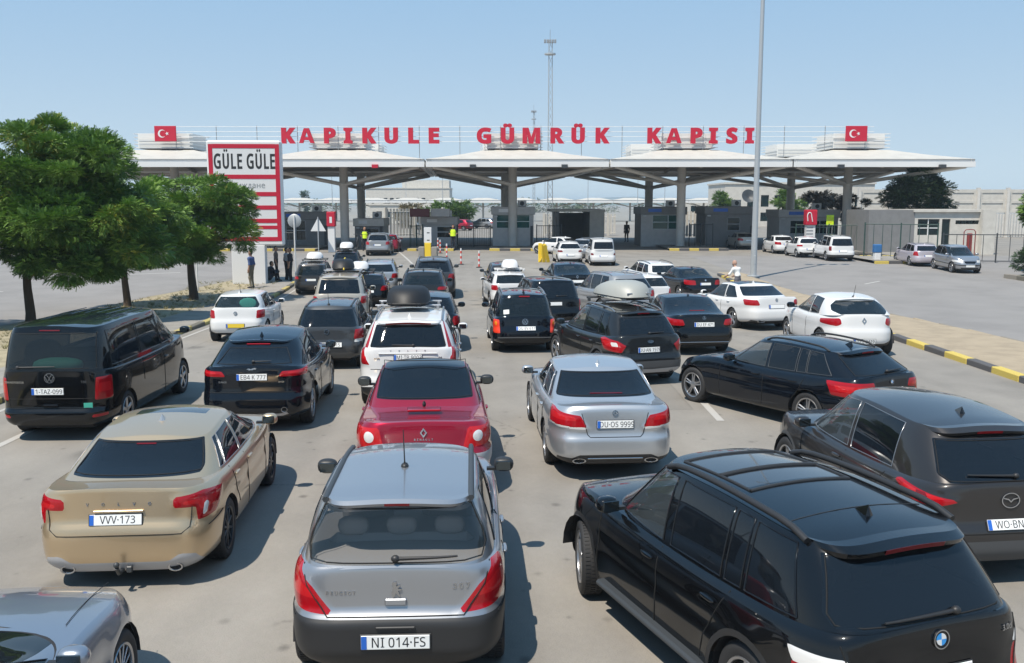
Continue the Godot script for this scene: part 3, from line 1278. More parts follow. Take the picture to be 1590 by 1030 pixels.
	for dd: float in [dR, dF]:
		for sg: float in [1.0, -1.0]:
			var z := L * 0.5 - dd
			for k in 10:
				var a0 := PI * k / 10.0
				var a1 := PI * (k + 1) / 10.0
				var p0 := Vector3(sg * (W * 0.5 - 0.03), s.R + sin(a0) * (Ra + 0.012), z + cos(a0) * (Ra + 0.012))
				var p1 := Vector3(sg * (W * 0.5 - 0.03), s.R + sin(a1) * (Ra + 0.012), z + cos(a1) * (Ra + 0.012))
				var iw := Vector3(-sg * 0.3, 0, 0)
				um.quad(p0, p1, p1 + iw, p0 + iw, Vector3(0, s.R, z) - Vector3(0, p0.y, p0.z))
			um.quad(Vector3(sg * (W * 0.5 - 0.33), 0.2, z - Ra), Vector3(sg * (W * 0.5 - 0.33), 0.2, z + Ra), Vector3(sg * (W * 0.5 - 0.33), s.R + Ra, z + Ra), Vector3(sg * (W * 0.5 - 0.33), s.R + Ra, z - Ra), Vector3(sg, 0, 0))
	bx(um, Vector3(0, 0.28, 0), Vector3(W - 0.7, 0.14, L - 0.5))
	obj("underbody", um, M.cabin, root)
	# seats
	if q > 0 and s.get("seats", true):
		var st := MB.new()
		var sd: float = s.get("seat_d", gb[2] - 0.75)
		for sx: float in [-0.36, 0.36]:
			rbx(st, Vector3(sx, belt - 0.02, L * 0.5 - sd), Vector3(0.46, 0.5, 0.14), 0.06, Basis(Vector3.RIGHT, 0.25))
			ball(st, Vector3(sx, belt + s.get("rest_up", 0.32), L * 0.5 - sd + 0.07), Vector3(0.14, 0.1, 0.06), 3.0, 6, 10)
		var rb: float = s.get("bench_d", gb[0] + 0.75)
		rbx(st, Vector3(0, belt - 0.04, L * 0.5 - rb), Vector3(1.2, 0.34, 0.14), 0.06, Basis(Vector3.RIGHT, 0.3))
		for sx: float in [-0.4, 0.0, 0.4]:
			ball(st, Vector3(sx, belt + 0.19, L * 0.5 - rb + 0.06), Vector3(0.13, 0.08, 0.055), 3.0, 6, 10)
		obj("seats", st, M[s.get("seat_mat", "cabin")], root)
	wheels(root, s)
	# mirrors
	var md: float = s.get("mirror_d", gb[3] - 0.5)
	for sg: float in [1.0, -1.0]:
		var c := Vector3(sg * (W * 0.5 + 0.05), belt + s.get("mirror_up", 0.1), L * 0.5 - md)
		var mm := MB.new()
		ball(mm, c, Vector3(0.105, 0.075, 0.08), 2.6, 8, 14)
		var mi := put("mirror", mm.mesh(), M[s.mirror_mat] if s.has("mirror_mat") else body, root)
		mm = MB.new()
		rbx(mm, c + Vector3(-sg * 0.005, 0, 0.074), Vector3(0.155, 0.1, 0.012), 0.005)
		put("mirror_glass", mm.mesh(), M.mirror_glass, mi)
		mm = MB.new()
		bx(mm, c + Vector3(-sg * 0.12, -0.05, -0.01), Vector3(0.12, 0.03, 0.06))
		put("mirror_arm", mm.mesh(), M.black_plastic, mi)
	# plate, badge, lettering
	if s.has("plate"):
		plate(root, lo.frame("rear", s.plate[0], s.plate[1]).translated_local(Vector3(0, 0, 0.004)), s.plate[2], s.get("yellow_plate", false), q)
	if s.has("emblem"):
		var ef := lo if s.emblem[1] < tail - 0.02 else gh
		emblem(root, s.emblem[0], ef.frame("rear", 0.0, s.emblem[1]).translated_local(Vector3(0, 0, 0.003)), s.emblem[2])
	for l: Array in s.get("letters", []):   # text, x, y, height, spread
		if l.size() > 4:
			var t: String = l[0]
			for k in t.length():
				lettering("badge_letter", t[k], l[3], M.chrome, root, lo.frame("rear", l[1] + (k - (t.length() - 1) * 0.5) * l[4], l[2]).translated_local(Vector3(0, 0, 0.003)), 0.006)
		else:
			lettering("badge_lettering", l[0], l[3], M.chrome, root, lo.frame("rear", l[1], l[2]).translated_local(Vector3(0, 0, 0.004)), 0.005)
	if s.has("wiper"):   # from, to on the rear window
		var wm := MB.new()
		var pts := []
		for k in 7:
			var p := Vector2(s.wiper[0], s.wiper[1]).lerp(Vector2(s.wiper[2], s.wiper[3]), k / 6.0)
			pts.append(gh.at("rear", p.x, p.y, 0.022))
		tube(wm, pts, 0.016, 6, 0.008)
		ball(wm, pts[0], Vector3(0.035, 0.03, 0.03), 2.0, 6, 8)
		obj("rear_wiper", wm, M.black_plastic, root)
	var roof_at := func(x: float, d: float) -> Vector3: return Vector3(x, tv(roof_t, 0, L, d) - rc * pow(x / wt, 2.0), L * 0.5 - d)
	if s.has("fin"):
		var fm := MB.new()
		var b: Vector3 = roof_at.call(0.0, s.fin)
		for sg: float in [-1.0, 1.0]:
			var o := Vector3(sg * 0.035, 0, 0)
			fm.flat(b + Vector3(0, -0.01, -0.11) , b + Vector3(0, 0.075, 0.055), b + o + Vector3(0, -0.01, 0.07), Vector3(sg, 0.3, 0))
			fm.flat(b + Vector3(0, 0.075, 0.055), b + o + Vector3(0, -0.01, 0.07), b + Vector3(0, -0.01, 0.085), Vector3(sg, 0, 1))
		obj("aerial_fin", fm, s.get("fin_paint", body), root)
	if s.has("mast"):
		var fm := MB.new()
		var b: Vector3 = roof_at.call(s.get("mast_x", 0.0), s.mast)
		ball(fm, b, Vector3(0.035, 0.035, 0.05), 2.0, 6, 10)
		tube(fm, [b, b + Vector3(0, 0.08, 0.03), b + Vector3(0, 0.36 if q > 1 else 0.3, 0.13)], 0.008 if q > 1 else 0.009, 6, 0.004)
		obj("aerial", fm, M.black_plastic, root)
	if s.has("rails"):   # from d, to d, material
		for sg: float in [1.0, -1.0]:
			var rm := MB.new()
			var pts := []
			for k in 13:
				var d: float = lerpf(maxf(s.rails[0], gb[1] + 0.15), minf(s.rails[1], gb[2] - 0.25), k / 12.0)
				var up := 0.045 * smoothstep(0.0, 0.12, minf(k, 12 - k) / 12.0)
				pts.append(roof_at.call(sg * (wt - s.get("rail_in", 0.05)), d) + Vector3(0, up + 0.004, 0))
			tube(rm, pts, s.get("rail_r", 0.018), 8)
			obj("roof_rail", rm, M[s.rails[2]], root)
	if s.has("roof_lines"):   # dark joints in the roof: x, d to x, d
		for l: Array in s.roof_lines:
			var rm := MB.new()
			var pts := []
			for k in 9:
				pts.append(roof_at.call(lerpf(l[0], l[2], k / 8.0), lerpf(l[1], l[3], k / 8.0)) + Vector3(0, 0.001, 0))
			tube(rm, pts, l[4], 6)
			obj("roof_joint", rm, M.black_plastic, root)
	if s.has("strips"):   # dark mouldings along the roof
		for sg: float in [1.0, -1.0]:
			var rm := MB.new()
			var pts := []
			for k in 13:
				var d: float = lerpf(s.strips[0], s.strips[1], k / 12.0)
				pts.append(roof_at.call(sg * (wt - s.get("strip_in", 0.06)), d) + Vector3(0, 0.0, 0))
			tube(rm, pts, 0.026, 6)
			obj("roof_moulding", rm, M.dark_metal, root)
	if s.has("spoiler"):   # length, drop, thickness
		var sp := MB.new()
		var rows := []
		var top: PackedVector3Array = gh.P[gh.walls]
		var idx := 0
		while idx < top.size() - 1 and gh.phi[idx] < 0.86:
			idx += 1
		for part in 4:
			var line := []
			for i in range(-idx, idx + 1):
				var p := top[absi(i)]
				if i < 0:
					p.x = -p.x
				var ed := absf(float(i) / idx)
				var len: float = s.spoiler[0] * (1.0 - 0.85 * pow(ed, 3.0))
				if part == 0:
					line.append(p + Vector3(0, 0.004, -0.06))
				elif part == 1:
					line.append(p + Vector3(0, 0.004, len * 0.5))
				elif part == 2:
					line.append(p + Vector3(0, -s.spoiler[1], len))
				else:
					line.append(p + Vector3(0, -s.spoiler[1] - s.spoiler[2], len - 0.015))
			rows.append(line)
		var under := []
		for i in range(-idx, idx + 1):
			var p := top[absi(i)]
			if i < 0:
				p.x = -p.x
			under.append(p + Vector3(0, -0.10, 0.0))
		rows.append(under)
		for r in rows.size() - 1:
			for i in rows[r].size() - 1:
				sp.quad(rows[r][i], rows[r][i + 1], rows[r + 1][i + 1], rows[r + 1][i], [Vector3.UP, Vector3.UP, Vector3.BACK, Vector3.DOWN][r])
		if s.has("brake_bar"):
			var bb := MB.new()
			for i in rows[2].size() - 1:
				if absf(rows[2][i].x) < s.brake_bar and absf(rows[2][i + 1].x) < s.brake_bar:
					var o := Vector3(0, 0.002, 0.008)
					bb.quad(rows[2][i] + o, rows[2][i + 1] + o, rows[3][i + 1] + o, rows[3][i] + o, Vector3.BACK)
					bb.quad(rows[2][i] + o, rows[2][i + 1] + o, rows[2][i + 1] - o * 2.0, rows[2][i] - o * 2.0, Vector3.UP)
			obj("third_brake_light", bb, M.lamp_dark_red if body == M.black_paint else M.lamp_red, root)
		obj("roof_spoiler", sp, M[s.spoiler_mat] if s.has("spoiler_mat") else body, root)
	for e: Array in s.get("exhausts", []):   # x, y, radius across, up
		var em := MB.new()
		var p := lo.at("rear", e[0], e[1])
		var t := Transform3D(Basis(Vector3.RIGHT, PI / 2).scaled(Vector3(1, 1, 1)) , Vector3(p.x, p.y, p.z + 0.005))
		var bs := Basis(Vector3(e[2], 0, 0), Vector3(0, 0, 1), Vector3(0, e[3], 0))
		lathe(em, [Vector2(0.8, -0.1), Vector2(0.82, 0.02), Vector2(1.0, 0.02), Vector2(1.0, -0.1)], 20, Transform3D(bs, t.origin))
		var ex := obj("exhaust_pipe", em, M.chrome, root)
		em = MB.new()
		lathe(em, [Vector2(0.82, 0.0), Vector2(0.0, 0.0)], 20, Transform3D(bs, t.origin))
		put("exhaust_bore", em.mesh(), M.seam, ex)
	for e: Array in s.get("studs", []):   # small boxes on the tail: name, material, x, y, w, h, thickness
		var bm := MB.new()
		rbx(bm, Vector3(0, 0, e[6] * 0.5 - 0.002), Vector3(e[4], e[5], e[6]), minf(e[5] * 0.3, 0.01))
		put(e[0], bm.mesh(), M[e[1]], root, (lo if e[3] < tail - 0.02 else gh).frame("rear", e[2], e[3]))
	root.set_meta("roof_y", H)
	return root


func set_down(o: Node3D, x: float, z: float, deg: float, sc := 1.0, L := 4.4) -> void:   # x, z: ground point under the middle of the tail
	var a := deg_to_rad(deg)
	var f := Vector3(-sin(a), 0, -cos(a))
	var tail := Vector3(x, 0, z)
	var c := tail + f * L * 0.5 * sc
	var y0 := gy(z)
	var y1 := gy((tail + f * L * sc).z)
	var pitch := atan2(y1 - y0, L * sc)
	o.transform = Transform3D(Basis(Vector3.UP, a) * Basis(Vector3.RIGHT, pitch) * Basis().scaled(Vector3.ONE * sc), Vector3(c.x, (y0 + y1) * 0.5, c.z))


# ------------------------------------------------------------------ the queue of vehicles
func base(kind: String) -> Dictionary:
	var s := {}
	match kind:
		"hatch":
			s = {"name": "hatchback_car", "cat": "hatchback", "L": 4.0, "W": 1.70, "H": 1.47, "fo": 0.85, "wb": 2.5, "R": 0.31, "tail": 1.0, "belt": 0.93, "nose": 0.74, "gh": [0.11, 0.5, 2.3, 3.2],
				"pillars": [[0.75, 0.85], [1.5, 1.54], [1.58, 1.62]], "rear_window": [[0.62, 1.04], [0.63, 1.1], [0.5, 1.31]],
				"lights": [["tail_light", "lamp_red", "arc", [[0.58, 0.72], [1.0, 0.74], [1.04, 0.96], [0.66, 0.95]]]], "plate": [0.0, 0.62, ""], "fin": 0.75}
		"sedan":
			s = {"name": "saloon_car", "cat": "saloon car", "L": 4.7, "W": 1.83, "H": 1.45, "fo": 0.88, "wb": 2.8, "R": 0.325, "tail": 1.03, "belt": 0.95, "nose": 0.72, "gh": [0.6, 1.4, 2.65, 3.65],
				"roof": [[0.0, 1.1], [1.2, 1.36], [1.6, 1.42], [2.1, 1.45], [2.6, 1.42], [3.2, 1.3]],
				"pillars": [[1.1, 1.5], [1.85, 1.88], [1.93, 1.96]], "rear_window": [[0.68, 1.07], [0.58, 1.31]],
				"lights": [["tail_light", "lamp_red", "arc", [[0.45, 0.74], [1.1, 0.76], [1.15, 0.97], [0.5, 0.95]]]], "plate": [0.0, 0.78, ""], "fin": 1.6}
		"estate":
			s = {"name": "estate_car", "cat": "estate car", "L": 4.7, "W": 1.82, "H": 1.5, "fo": 0.88, "wb": 2.75, "R": 0.325, "tail": 1.02, "belt": 0.95, "nose": 0.73, "gh": [0.12, 0.6, 2.7, 3.6],
				"pillars": [[0.55, 0.85], [1.2, 1.25], [1.28, 1.33], [2.0, 2.03], [2.08, 2.11]], "rear_window": [[0.66, 1.06], [0.55, 1.34]],
				"lights": [["tail_light", "lamp_red", "arc", [[0.55, 0.76], [1.05, 0.78], [1.1, 0.98], [0.6, 0.97]]]], "plate": [0.0, 0.72, ""], "fin": 0.95, "rails": [0.75, 2.6, "dark_metal"]}
		"suv":
			s = {"name": "suv_car", "cat": "suv", "L": 4.5, "W": 1.85, "H": 1.66, "fo": 0.9, "wb": 2.68, "R": 0.355, "tail": 1.1, "belt": 1.06, "nose": 0.88, "gh": [0.11, 0.5, 2.6, 3.5],
				"pillars": [[0.6, 0.8], [1.05, 1.1], [1.12, 1.17], [1.85, 1.88], [1.93, 1.96]], "rear_window": [[0.66, 1.14], [0.56, 1.48]],
				"lights": [["tail_light", "lamp_red", "arc", [[0.58, 0.82], [1.05, 0.84], [1.12, 1.06], [0.64, 1.05]]]], "plate": [0.0, 0.8, ""], "fin": 0.8, "spoiler": [0.12, 0.03, 0.03],
				"clad": [[0.0, 0.45], [0.8, 0.36], [2.2, 0.33], [4.5, 0.42]], "arch_clad": 0.06}
		"mpv":
			s = {"name": "people_carrier", "cat": "people carrier", "L": 4.5, "W": 1.80, "H": 1.66, "fo": 0.9, "wb": 2.7, "R": 0.325, "tail": 1.02, "belt": 0.98, "nose": 0.82, "gh": [0.09, 0.38, 2.75, 3.75],
				"pillars": [[0.5, 0.6], [1.1, 1.15], [1.18, 1.23], [2.0, 2.03], [2.08, 2.11]], "rear_window": [[0.68, 1.05], [0.58, 1.48]],
				"lights": [["tail_light", "lamp_red", "arc", [[0.64, 0.62], [1.02, 0.63], [1.06, 0.98], [0.68, 0.98]]]], "plate": [0.0, 0.68, ""], "mast": 0.7}
	return s


func with(kind: String, over: Dictionary) -> Dictionary:
	var s := base(kind)
	for k: String in over:
		s[k] = over[k]
	return s


func vehicles() -> void:
	var c: Node3D

	# ---- nearest row
	c = make_car({"name": "hatchback_car", "cat": "hatchback", "label": "silver hatchback with black rear bumper, nearest car in the middle of the queue", "group": "", "q": 2, "paint": M.silver,
		"L": 4.2, "W": 1.746, "H": 1.51, "fo": 0.86, "wb": 2.61, "R": 0.315, "tail": 1.0, "belt": 0.93, "nose": 0.74, "gh": [0.10, 0.42, 2.3, 3.35], "wt": 0.62, "roof_crown": 0.045,
		"roof": [[0.0, 1.44], [0.4, 1.47], [0.8, 1.49], [1.6, 1.49], [2.2, 1.445], [2.9, 1.31]],
		"rin": [[0.2, 0.13], [0.27, 0.06], [0.4, 0.0], [0.58, 0.0], [0.63, 0.03], [0.66, 0.075], [0.95, 0.10], [1.0, 0.13]], "bot_rear": 0.25,
		"lights": [["tail_light", "lamp_red", "arc", [[0.49, 0.675], [1.06, 0.70], [1.12, 0.95], [0.82, 0.99], [0.64, 0.86]], {"lift": 0.012, "r": 0.008}],
			["rear_bumper", "bumper_black", "arc", [[-0.2, 0.1], [1.7, 0.1], [1.66, 0.60], [1.0, 0.64], [-0.2, 0.64]], {"sided": false}]],
		"rear_window": [[0.66, 1.05], [0.69, 1.12], [0.67, 1.2], [0.58, 1.40]], "glass_back": "tint_clear", "glass_rear": "tint_mid", "glass_front": "tint_light",
		"pillars": [[0.75, 0.8], [1.62, 1.66], [1.7, 1.74]], "plate": [0.0, 0.475, "NI 014·FS"], "emblem": ["lion", 0.855, 0.062],
		"letters": [["PEUGEOT", -0.42, 0.83, 0.03, 0.034], ["307", 0.5, 0.87, 0.045, 0.05]],
		"studs": [["tailgate_handle", "silver", 0.0, 0.755, 0.17, 0.055, 0.022], ["number_plate_lamp", "black_plastic", 0.0, 0.585, 0.3, 0.02, 0.02]],
		"wiper": [0.0, 1.075, 0.47, 1.08], "strips": [0.5, 2.3], "strip_in": 0.04, "mast": 1.25, "trim": "gloss_black", "spoiler": [0.09, 0.02, 0.025], "brake_bar": 0.13, "floor_mat": "cabin_light",
		"rear_lines": [gap([[0.52, 0.655], [0.68, 0.87], [0.72, 1.0]])], "arc_lines": [[[0.86, 0.62], [1.6, 0.62]]],
		"doors": [[[1.66, 0.95], [1.66, 0.4], [1.75, 0.27]], [[2.75, 0.9], [2.8, 0.4], [2.75, 0.27]], [[0.98, 0.9], [1.05, 0.66]]], "handles": [[1.78, 0.82], [1.0, 0.83]], "rim": 2, "seat_mat": "cabin_light", "mirror_mat": "black_plastic", "mirror_up": 0.12})
	set_down(c, -0.93, -7.10, 2.5, 1.05, 4.2)

	c = make_car({"name": "suv_car", "cat": "suv", "label": "large black suv with sunroof and roof rails, nearest car at the right corner", "q": 2, "paint": M.black_paint,
		"L": 4.57, "W": 1.853, "H": 1.674, "fo": 0.83, "wb": 2.795, "R": 0.365, "tail": 1.10, "belt": 1.03, "nose": 0.9, "cowl": 1.06, "gh": [0.10, 0.5, 2.75, 3.5], "wt": 0.66,
		"lights": [["tail_light", "lamp_white", "arc", [[0.66, 0.88], [1.1, 0.86], [1.14, 0.95], [0.72, 0.97]], {"lift": 0.01}], ["tail_light", "lamp_red", "arc", [[0.62, 0.62], [1.08, 0.62], [1.1, 0.86], [0.66, 0.88]], {"lift": 0.01}]],
		"rear_window": [[0.70, 1.145], [0.71, 1.2], [0.59, 1.51]], "pillars": [[0.52, 0.72], [1.08, 1.12], [1.13, 1.17], [1.34, 1.37], [1.39, 1.42], [2.12, 2.15], [2.24, 2.27]], "glass_front": "tint_light",
		"plate": [0.0, 0.78, ""], "emblem": ["roundel", 1.02, 0.065], "wiper": [0.16, 1.165, -0.42, 1.16], "fin": 0.85, "fin_paint": M.gloss_black,
		"cabin_regions": [["sunroof", "sunroof", "cap", [[-0.45, 1.62], [0.45, 1.62], [0.45, 1.92], [-0.45, 1.92]]], ["sunroof", "sunroof", "cap", [[-0.45, 2.02], [0.45, 2.02], [0.45, 2.5], [-0.45, 2.5]]]],
		"rails": [0.6, 2.75, "black_plastic"], "rail_r": 0.026, "rail_in": 0.02, "spoiler": [0.17, 0.03, 0.035], "trim": "gloss_black",
		"brake_bar": 0.26, "roof_lines": [[-0.47, 1.55, 0.47, 1.55, 0.016], [-0.47, 1.97, 0.47, 1.97, 0.022], [-0.47, 2.52, 0.47, 2.52, 0.016], [-0.47, 1.55, -0.47, 2.52, 0.014], [0.47, 1.55, 0.47, 2.52, 0.014], [-0.62, 0.95, 0.62, 0.95, 0.004]], "letters": [["3.0d", 0.6, 1.0, 0.04]],
		"rear_lines": [gap([[0.66, 0.7], [0.70, 0.88], [0.73, 1.05]])], "clad": [[0.0, 0.5], [0.9, 0.36], [2.3, 0.33], [4.57, 0.42]], "arch_clad": 0.05,
		"doors": [[[1.2, 1.03], [1.3, 0.85], [1.45, 0.6], [1.5, 0.4]], [[2.2, 1.02], [2.2, 0.5], [2.22, 0.34]], [[3.28, 1.0], [3.3, 0.5], [3.28, 0.34]]], "handles": [[1.42, 0.9], [2.36, 0.9]], "rim": 0, "flare": 0.02, "mirror_up": 0.12, "steer": -0.32})
	for sg: float in [-1.0, 1.0]:
		var step := MB.new()
		rbx(step, Vector3(sg * 0.93, 0.345, 0.02), Vector3(0.13, 0.06, 1.85), 0.02)
		obj("side_step", step, M.dark_metal, c)
	set_down(c, 2.92, -5.93, 20.7, 1.03, 4.57)

	c = make_car({"name": "roadster_car", "cat": "roadster", "label": "silver blue roadster with multi-spoke wheel, its bonnet in the bottom left corner", "q": 2, "paint": M.silver_blue,
		"L": 4.1, "W": 1.79, "H": 1.3, "fo": 0.9, "wb": 2.43, "R": 0.335, "tail": 0.98, "belt": 0.92, "nose": 0.72, "cowl": 0.95, "gh": [0.9, 1.35, 1.75, 2.62], "wt": 0.56, "glass_front": "tint_mid",
		"lights": [["tail_light", "lamp_red", "arc", [[0.5, 0.7], [1.0, 0.7], [1.0, 0.9], [0.5, 0.9]]]], "pillars": [[1.3, 1.4]], "a_base": 2.2, "a_top": 1.72, "rear_window": [[0.6, 1.0], [0.5, 1.15]],
		"doors": [[[2.5, 0.9], [2.52, 0.5], [2.45, 0.3]]], "rim": 4, "seat_d": 1.8, "bench_d": 1.75, "rest_up": 0.2, "mirror_d": 2.15, "mirror_up": 0.08, "crown": 0.05, "flare": 0.02})
	var bm := MB.new()
	for sg: float in [-1.0, 1.0]:   # creases and the wing gap of the bonnet
		var pts := []
		for k in 9:
			var d := lerpf(2.72, 3.95, k / 8.0)
			pts.append(Vector3(sg * lerpf(0.66, 0.5, k / 8.0), lerpf(0.965, 0.775, pow(k / 8.0, 1.4)), 2.05 - d))
		tube(bm, pts, 0.003, 5)
	obj("bonnet_gap", bm, M.seam, c)
	bm = MB.new()
	var bl := []
	for k in 13:
		var x := lerpf(-0.62, 0.62, k / 12.0)
		bl.append(Vector3(x, 0.985 - 0.05 * pow(x / 0.62, 2.0), 2.05 - 2.68 + 0.12 * pow(x / 0.62, 2.0)))
	tube(bm, bl, 0.011, 6)
	obj("windscreen_wiper", bm, M.black_plastic, c)
	set_down(c, -3.72, -3.65, 3.0, 1.0, 4.1)

	c = make_car({"name": "saloon_car", "cat": "saloon car", "label": "gold saloon with tow ball and dark alloy wheels, beside the silver hatchback", "q": 2, "paint": M.gold,
		"L": 4.635, "W": 1.866, "H": 1.5, "fo": 0.92, "wb": 2.776, "R": 0.34, "tail": 1.04, "belt": 0.97, "nose": 0.76, "gh": [0.44, 1.2, 2.6, 3.7], "wt": 0.63, "bot_rear": 0.2,
		"roof": [[0.0, 1.12], [1.0, 1.31], [1.25, 1.365], [1.7, 1.415], [2.2, 1.435], [2.6, 1.41], [3.2, 1.28]],
		"rin": [[0.15, 0.16], [0.22, 0.08], [0.36, 0.01], [0.55, 0.0], [0.66, 0.02], [0.72, 0.055], [0.97, 0.07], [1.035, 0.072], [1.05, 0.08]], "lip": 0.012,
		"lights": [["reversing_light", "lamp_white", "arc", [[0.83, 0.75], [0.88, 0.745], [0.93, 0.87], [0.86, 0.885]], {"lift": 0.012}], ["tail_light", "lamp_red", "arc", [[0.55, 0.865], [0.55, 0.96], [0.85, 0.985], [1.32, 0.92], [1.1, 0.72], [0.79, 0.71], [0.77, 0.855]], {"lift": 0.014, "r": 0.008}],
			["skid_plate", "skid", "rear", sym([[0.62, 0.15], [0.80, 0.27], [0.74, 0.37], [0.6, 0.39], [0.48, 0.31]]), {"sided": false, "lift": 0.01}]],
		"rear_window": [[0.665, 1.075], [0.67, 1.1], [0.58, 1.30]], "pillars": [[1.0, 1.32], [1.16, 1.42], [1.2, 1.46], [1.92, 1.94], [1.99, 2.01]], "trim": "chrome", "glass_front": "tint_mid",
		"plate": [-0.03, 0.755, "VVV·173"], "letters": [["VOLVO", 0.0, 0.915, 0.034, 0.155]], "fin": 1.75, "fin_paint": M.silver_light,
		"studs": [["third_brake_light", "lamp_dark_red", 0.0, 1.29, 0.22, 0.02, 0.012], ["number_plate_lamp", "gold", 0.0, 0.845, 0.5, 0.02, 0.03]],
		"rear_lines": [gap([[0.62, 0.60], [0.70, 0.66], [0.72, 0.86]])], "arc_lines": [[[0.95, 0.62], [1.35, 0.66]]], "exhausts": [[0.54, 0.235, 0.075, 0.045], [-0.54, 0.235, 0.075, 0.045]],
		"cabin_regions": [["sunroof", "sunroof", "cap", [[-0.42, 2.05], [0.42, 2.05], [0.42, 2.35], [-0.42, 2.35]]]],
		"doors": [[[1.2, 0.98], [1.28, 0.75], [1.42, 0.5]], [[1.95, 0.95], [1.95, 0.5], [1.97, 0.3]], [[3.1, 0.95], [3.12, 0.5], [3.1, 0.3]]], "handles": [[1.38, 0.86], [2.12, 0.86]], "rim": 1, "rim_mat": "dark_alloy"})
	bm = MB.new()
	tube(bm, [Vector3(0, 0.2, 2.15), Vector3(0, 0.22, 2.36), Vector3(0, 0.3, 2.42)], 0.022, 8)
	ball(bm, Vector3(0, 0.33, 2.42), Vector3(0.03, 0.03, 0.03))
	rbx(bm, Vector3(0.09, 0.24, 2.3), Vector3(0.06, 0.07, 0.05), 0.01)
	obj("tow_ball", bm, M.dark_metal, c)
	set_down(c, -4.02, -9.22, 4.5, 1.0, 4.635)

	c = make_car({"name": "convertible_car", "cat": "convertible", "label": "red coupe convertible with dark glass roof and round white reversing lamps", "q": 2, "paint": M.red_paint,
		"L": 4.355, "W": 1.777, "H": 1.404, "fo": 0.9, "wb": 2.52, "R": 0.325, "tail": 0.99, "belt": 0.91, "nose": 0.7, "gh": [1.3, 2.15, 2.75, 3.45], "wt": 0.6,
		"roof": [[0.0, 1.1], [1.9, 1.33], [2.3, 1.395], [2.6, 1.404], [2.9, 1.37], [3.4, 1.25]],
		"lights": [["reversing_light", "lamp_white", "arc", _round_poly(0.68, 0.83, 0.07), {"lift": 0.012}], ["tail_light", "lamp_lens", "arc", [[0.5, 0.70], [1.1, 0.72], [1.16, 0.92], [0.56, 0.94]], {"lift": 0.012, "r": 0.008}],
			["bumper_panel", "skid", "arc", [[0.5, 0.46], [1.38, 0.46], [1.4, 0.6], [0.55, 0.62]], {"lift": 0.008}]],
		"rear_window": [[0.66, 1.03], [0.60, 1.45]], "glass_rear": "tint_black", "pillars": [[1.75, 2.25]], "cabin_regions": [["glass_roof", "tint_black", "cap", [[-0.6, 1.7], [0.6, 1.7], [0.57, 2.85], [-0.57, 2.85]]]],
		"plate": [0.0, 0.62, ""], "emblem": ["diamond", 0.885, 0.05], "letters": [["RENAULT", 0.0, 0.80, 0.026, 0.036]],
		"rear_lines": [[[-0.5, 0.69], [0.5, 0.69]]], "doors": [[[1.75, 0.92], [1.8, 0.5], [1.75, 0.3]]], "handles": [[1.95, 0.8]], "rim": 3, "mirror_mat": "black_plastic", "seat_d": 2.6, "bench_d": 2.1})
	bm = MB.new()
	rbx(bm, Vector3(0, 1.035, 2.1775 - 0.75), Vector3(0.44, 0.03, 0.2), 0.012)
	obj("brake_light_pod", bm, M.red_paint, c)
	bm = MB.new()
	rbx(bm, Vector3(0, 1.04, 2.1775 - 0.645), Vector3(0.4, 0.02, 0.012), 0.004)
	obj("third_brake_light", bm, M.lamp_red, c)
	bm = MB.new()
	ball(bm, Vector3(0, 1.07, 2.1775 - 0.9), Vector3(0.025, 0.04, 0.03))
	tube(bm, [Vector3(0, 1.07, 2.1775 - 0.9), Vector3(0, 1.12, 2.1775 - 0.87)], 0.008, 6)
	obj("aerial_stub", bm, M.black_plastic, c)
	set_down(c, -1.17, -12.1, 4.5, 1.07, 4.355)

	c = make_car(with("suv", {"label": "dark bronze grey suv with an open rear side window, at the right edge", "q": 2, "paint": M.bronze_grey,
		"L": 4.55, "W": 1.84, "H": 1.675, "fo": 0.93, "wb": 2.7, "R": 0.365, "tail": 1.08, "belt": 1.02, "nose": 0.92, "gh": [0.12, 0.62, 2.6, 3.45], "wt": 0.63,
		"lights": [["tail_light", "lamp_dark_red", "arc", [[0.84, 0.86], [0.98, 0.86], [1.02, 0.98], [0.88, 0.98]]], ["tail_light", "lamp_red", "arc", [[0.52, 0.935], [0.78, 0.86], [1.05, 0.865], [1.38, 0.995], [1.28, 1.03], [0.85, 0.98]], {"lift": 0.012}]],
		"rear_window": [[0.60, 1.115], [0.66, 1.17], [0.57, 1.465]], "plate": [0.0, 0.68, "WO·BN 1"], "emblem": ["wings", 0.93, 0.085], "wiper": [0.1, 1.15, -0.42, 1.165], "fin": 1.05, "fin_paint": M.gloss_black,
		"brake_bar": 0.17, "spoiler": [0.15, 0.04, 0.03],
		"clad": [[0.0, 0.52], [0.5, 0.5], [0.9, 0.36], [2.3, 0.32], [4.55, 0.45]], "arch_clad": 0.055, "clad_mat": "grey_plastic",
		"pillars": [[0.95, 1.0], [1.9, 1.92], [1.98, 2.0]], "glass_rear": "tint_dark", "glass_front": "tint_light", "trim": "chrome",
		"rear_lines": [gap([[0.6, 0.6], [0.72, 0.8]])], "doors": [[[1.0, 1.0], [1.2, 0.75], [1.35, 0.5]], [[1.95, 1.0], [1.95, 0.5], [1.97, 0.34]], [[3.1, 1.0], [3.12, 0.5], [3.1, 0.34]]], "handles": [[1.3, 0.9], [2.1, 0.9]], "rim": 0, "flare": 0.012}))
	set_down(c, 5.15, -9.3, 7.0, 1.0, 4.55)

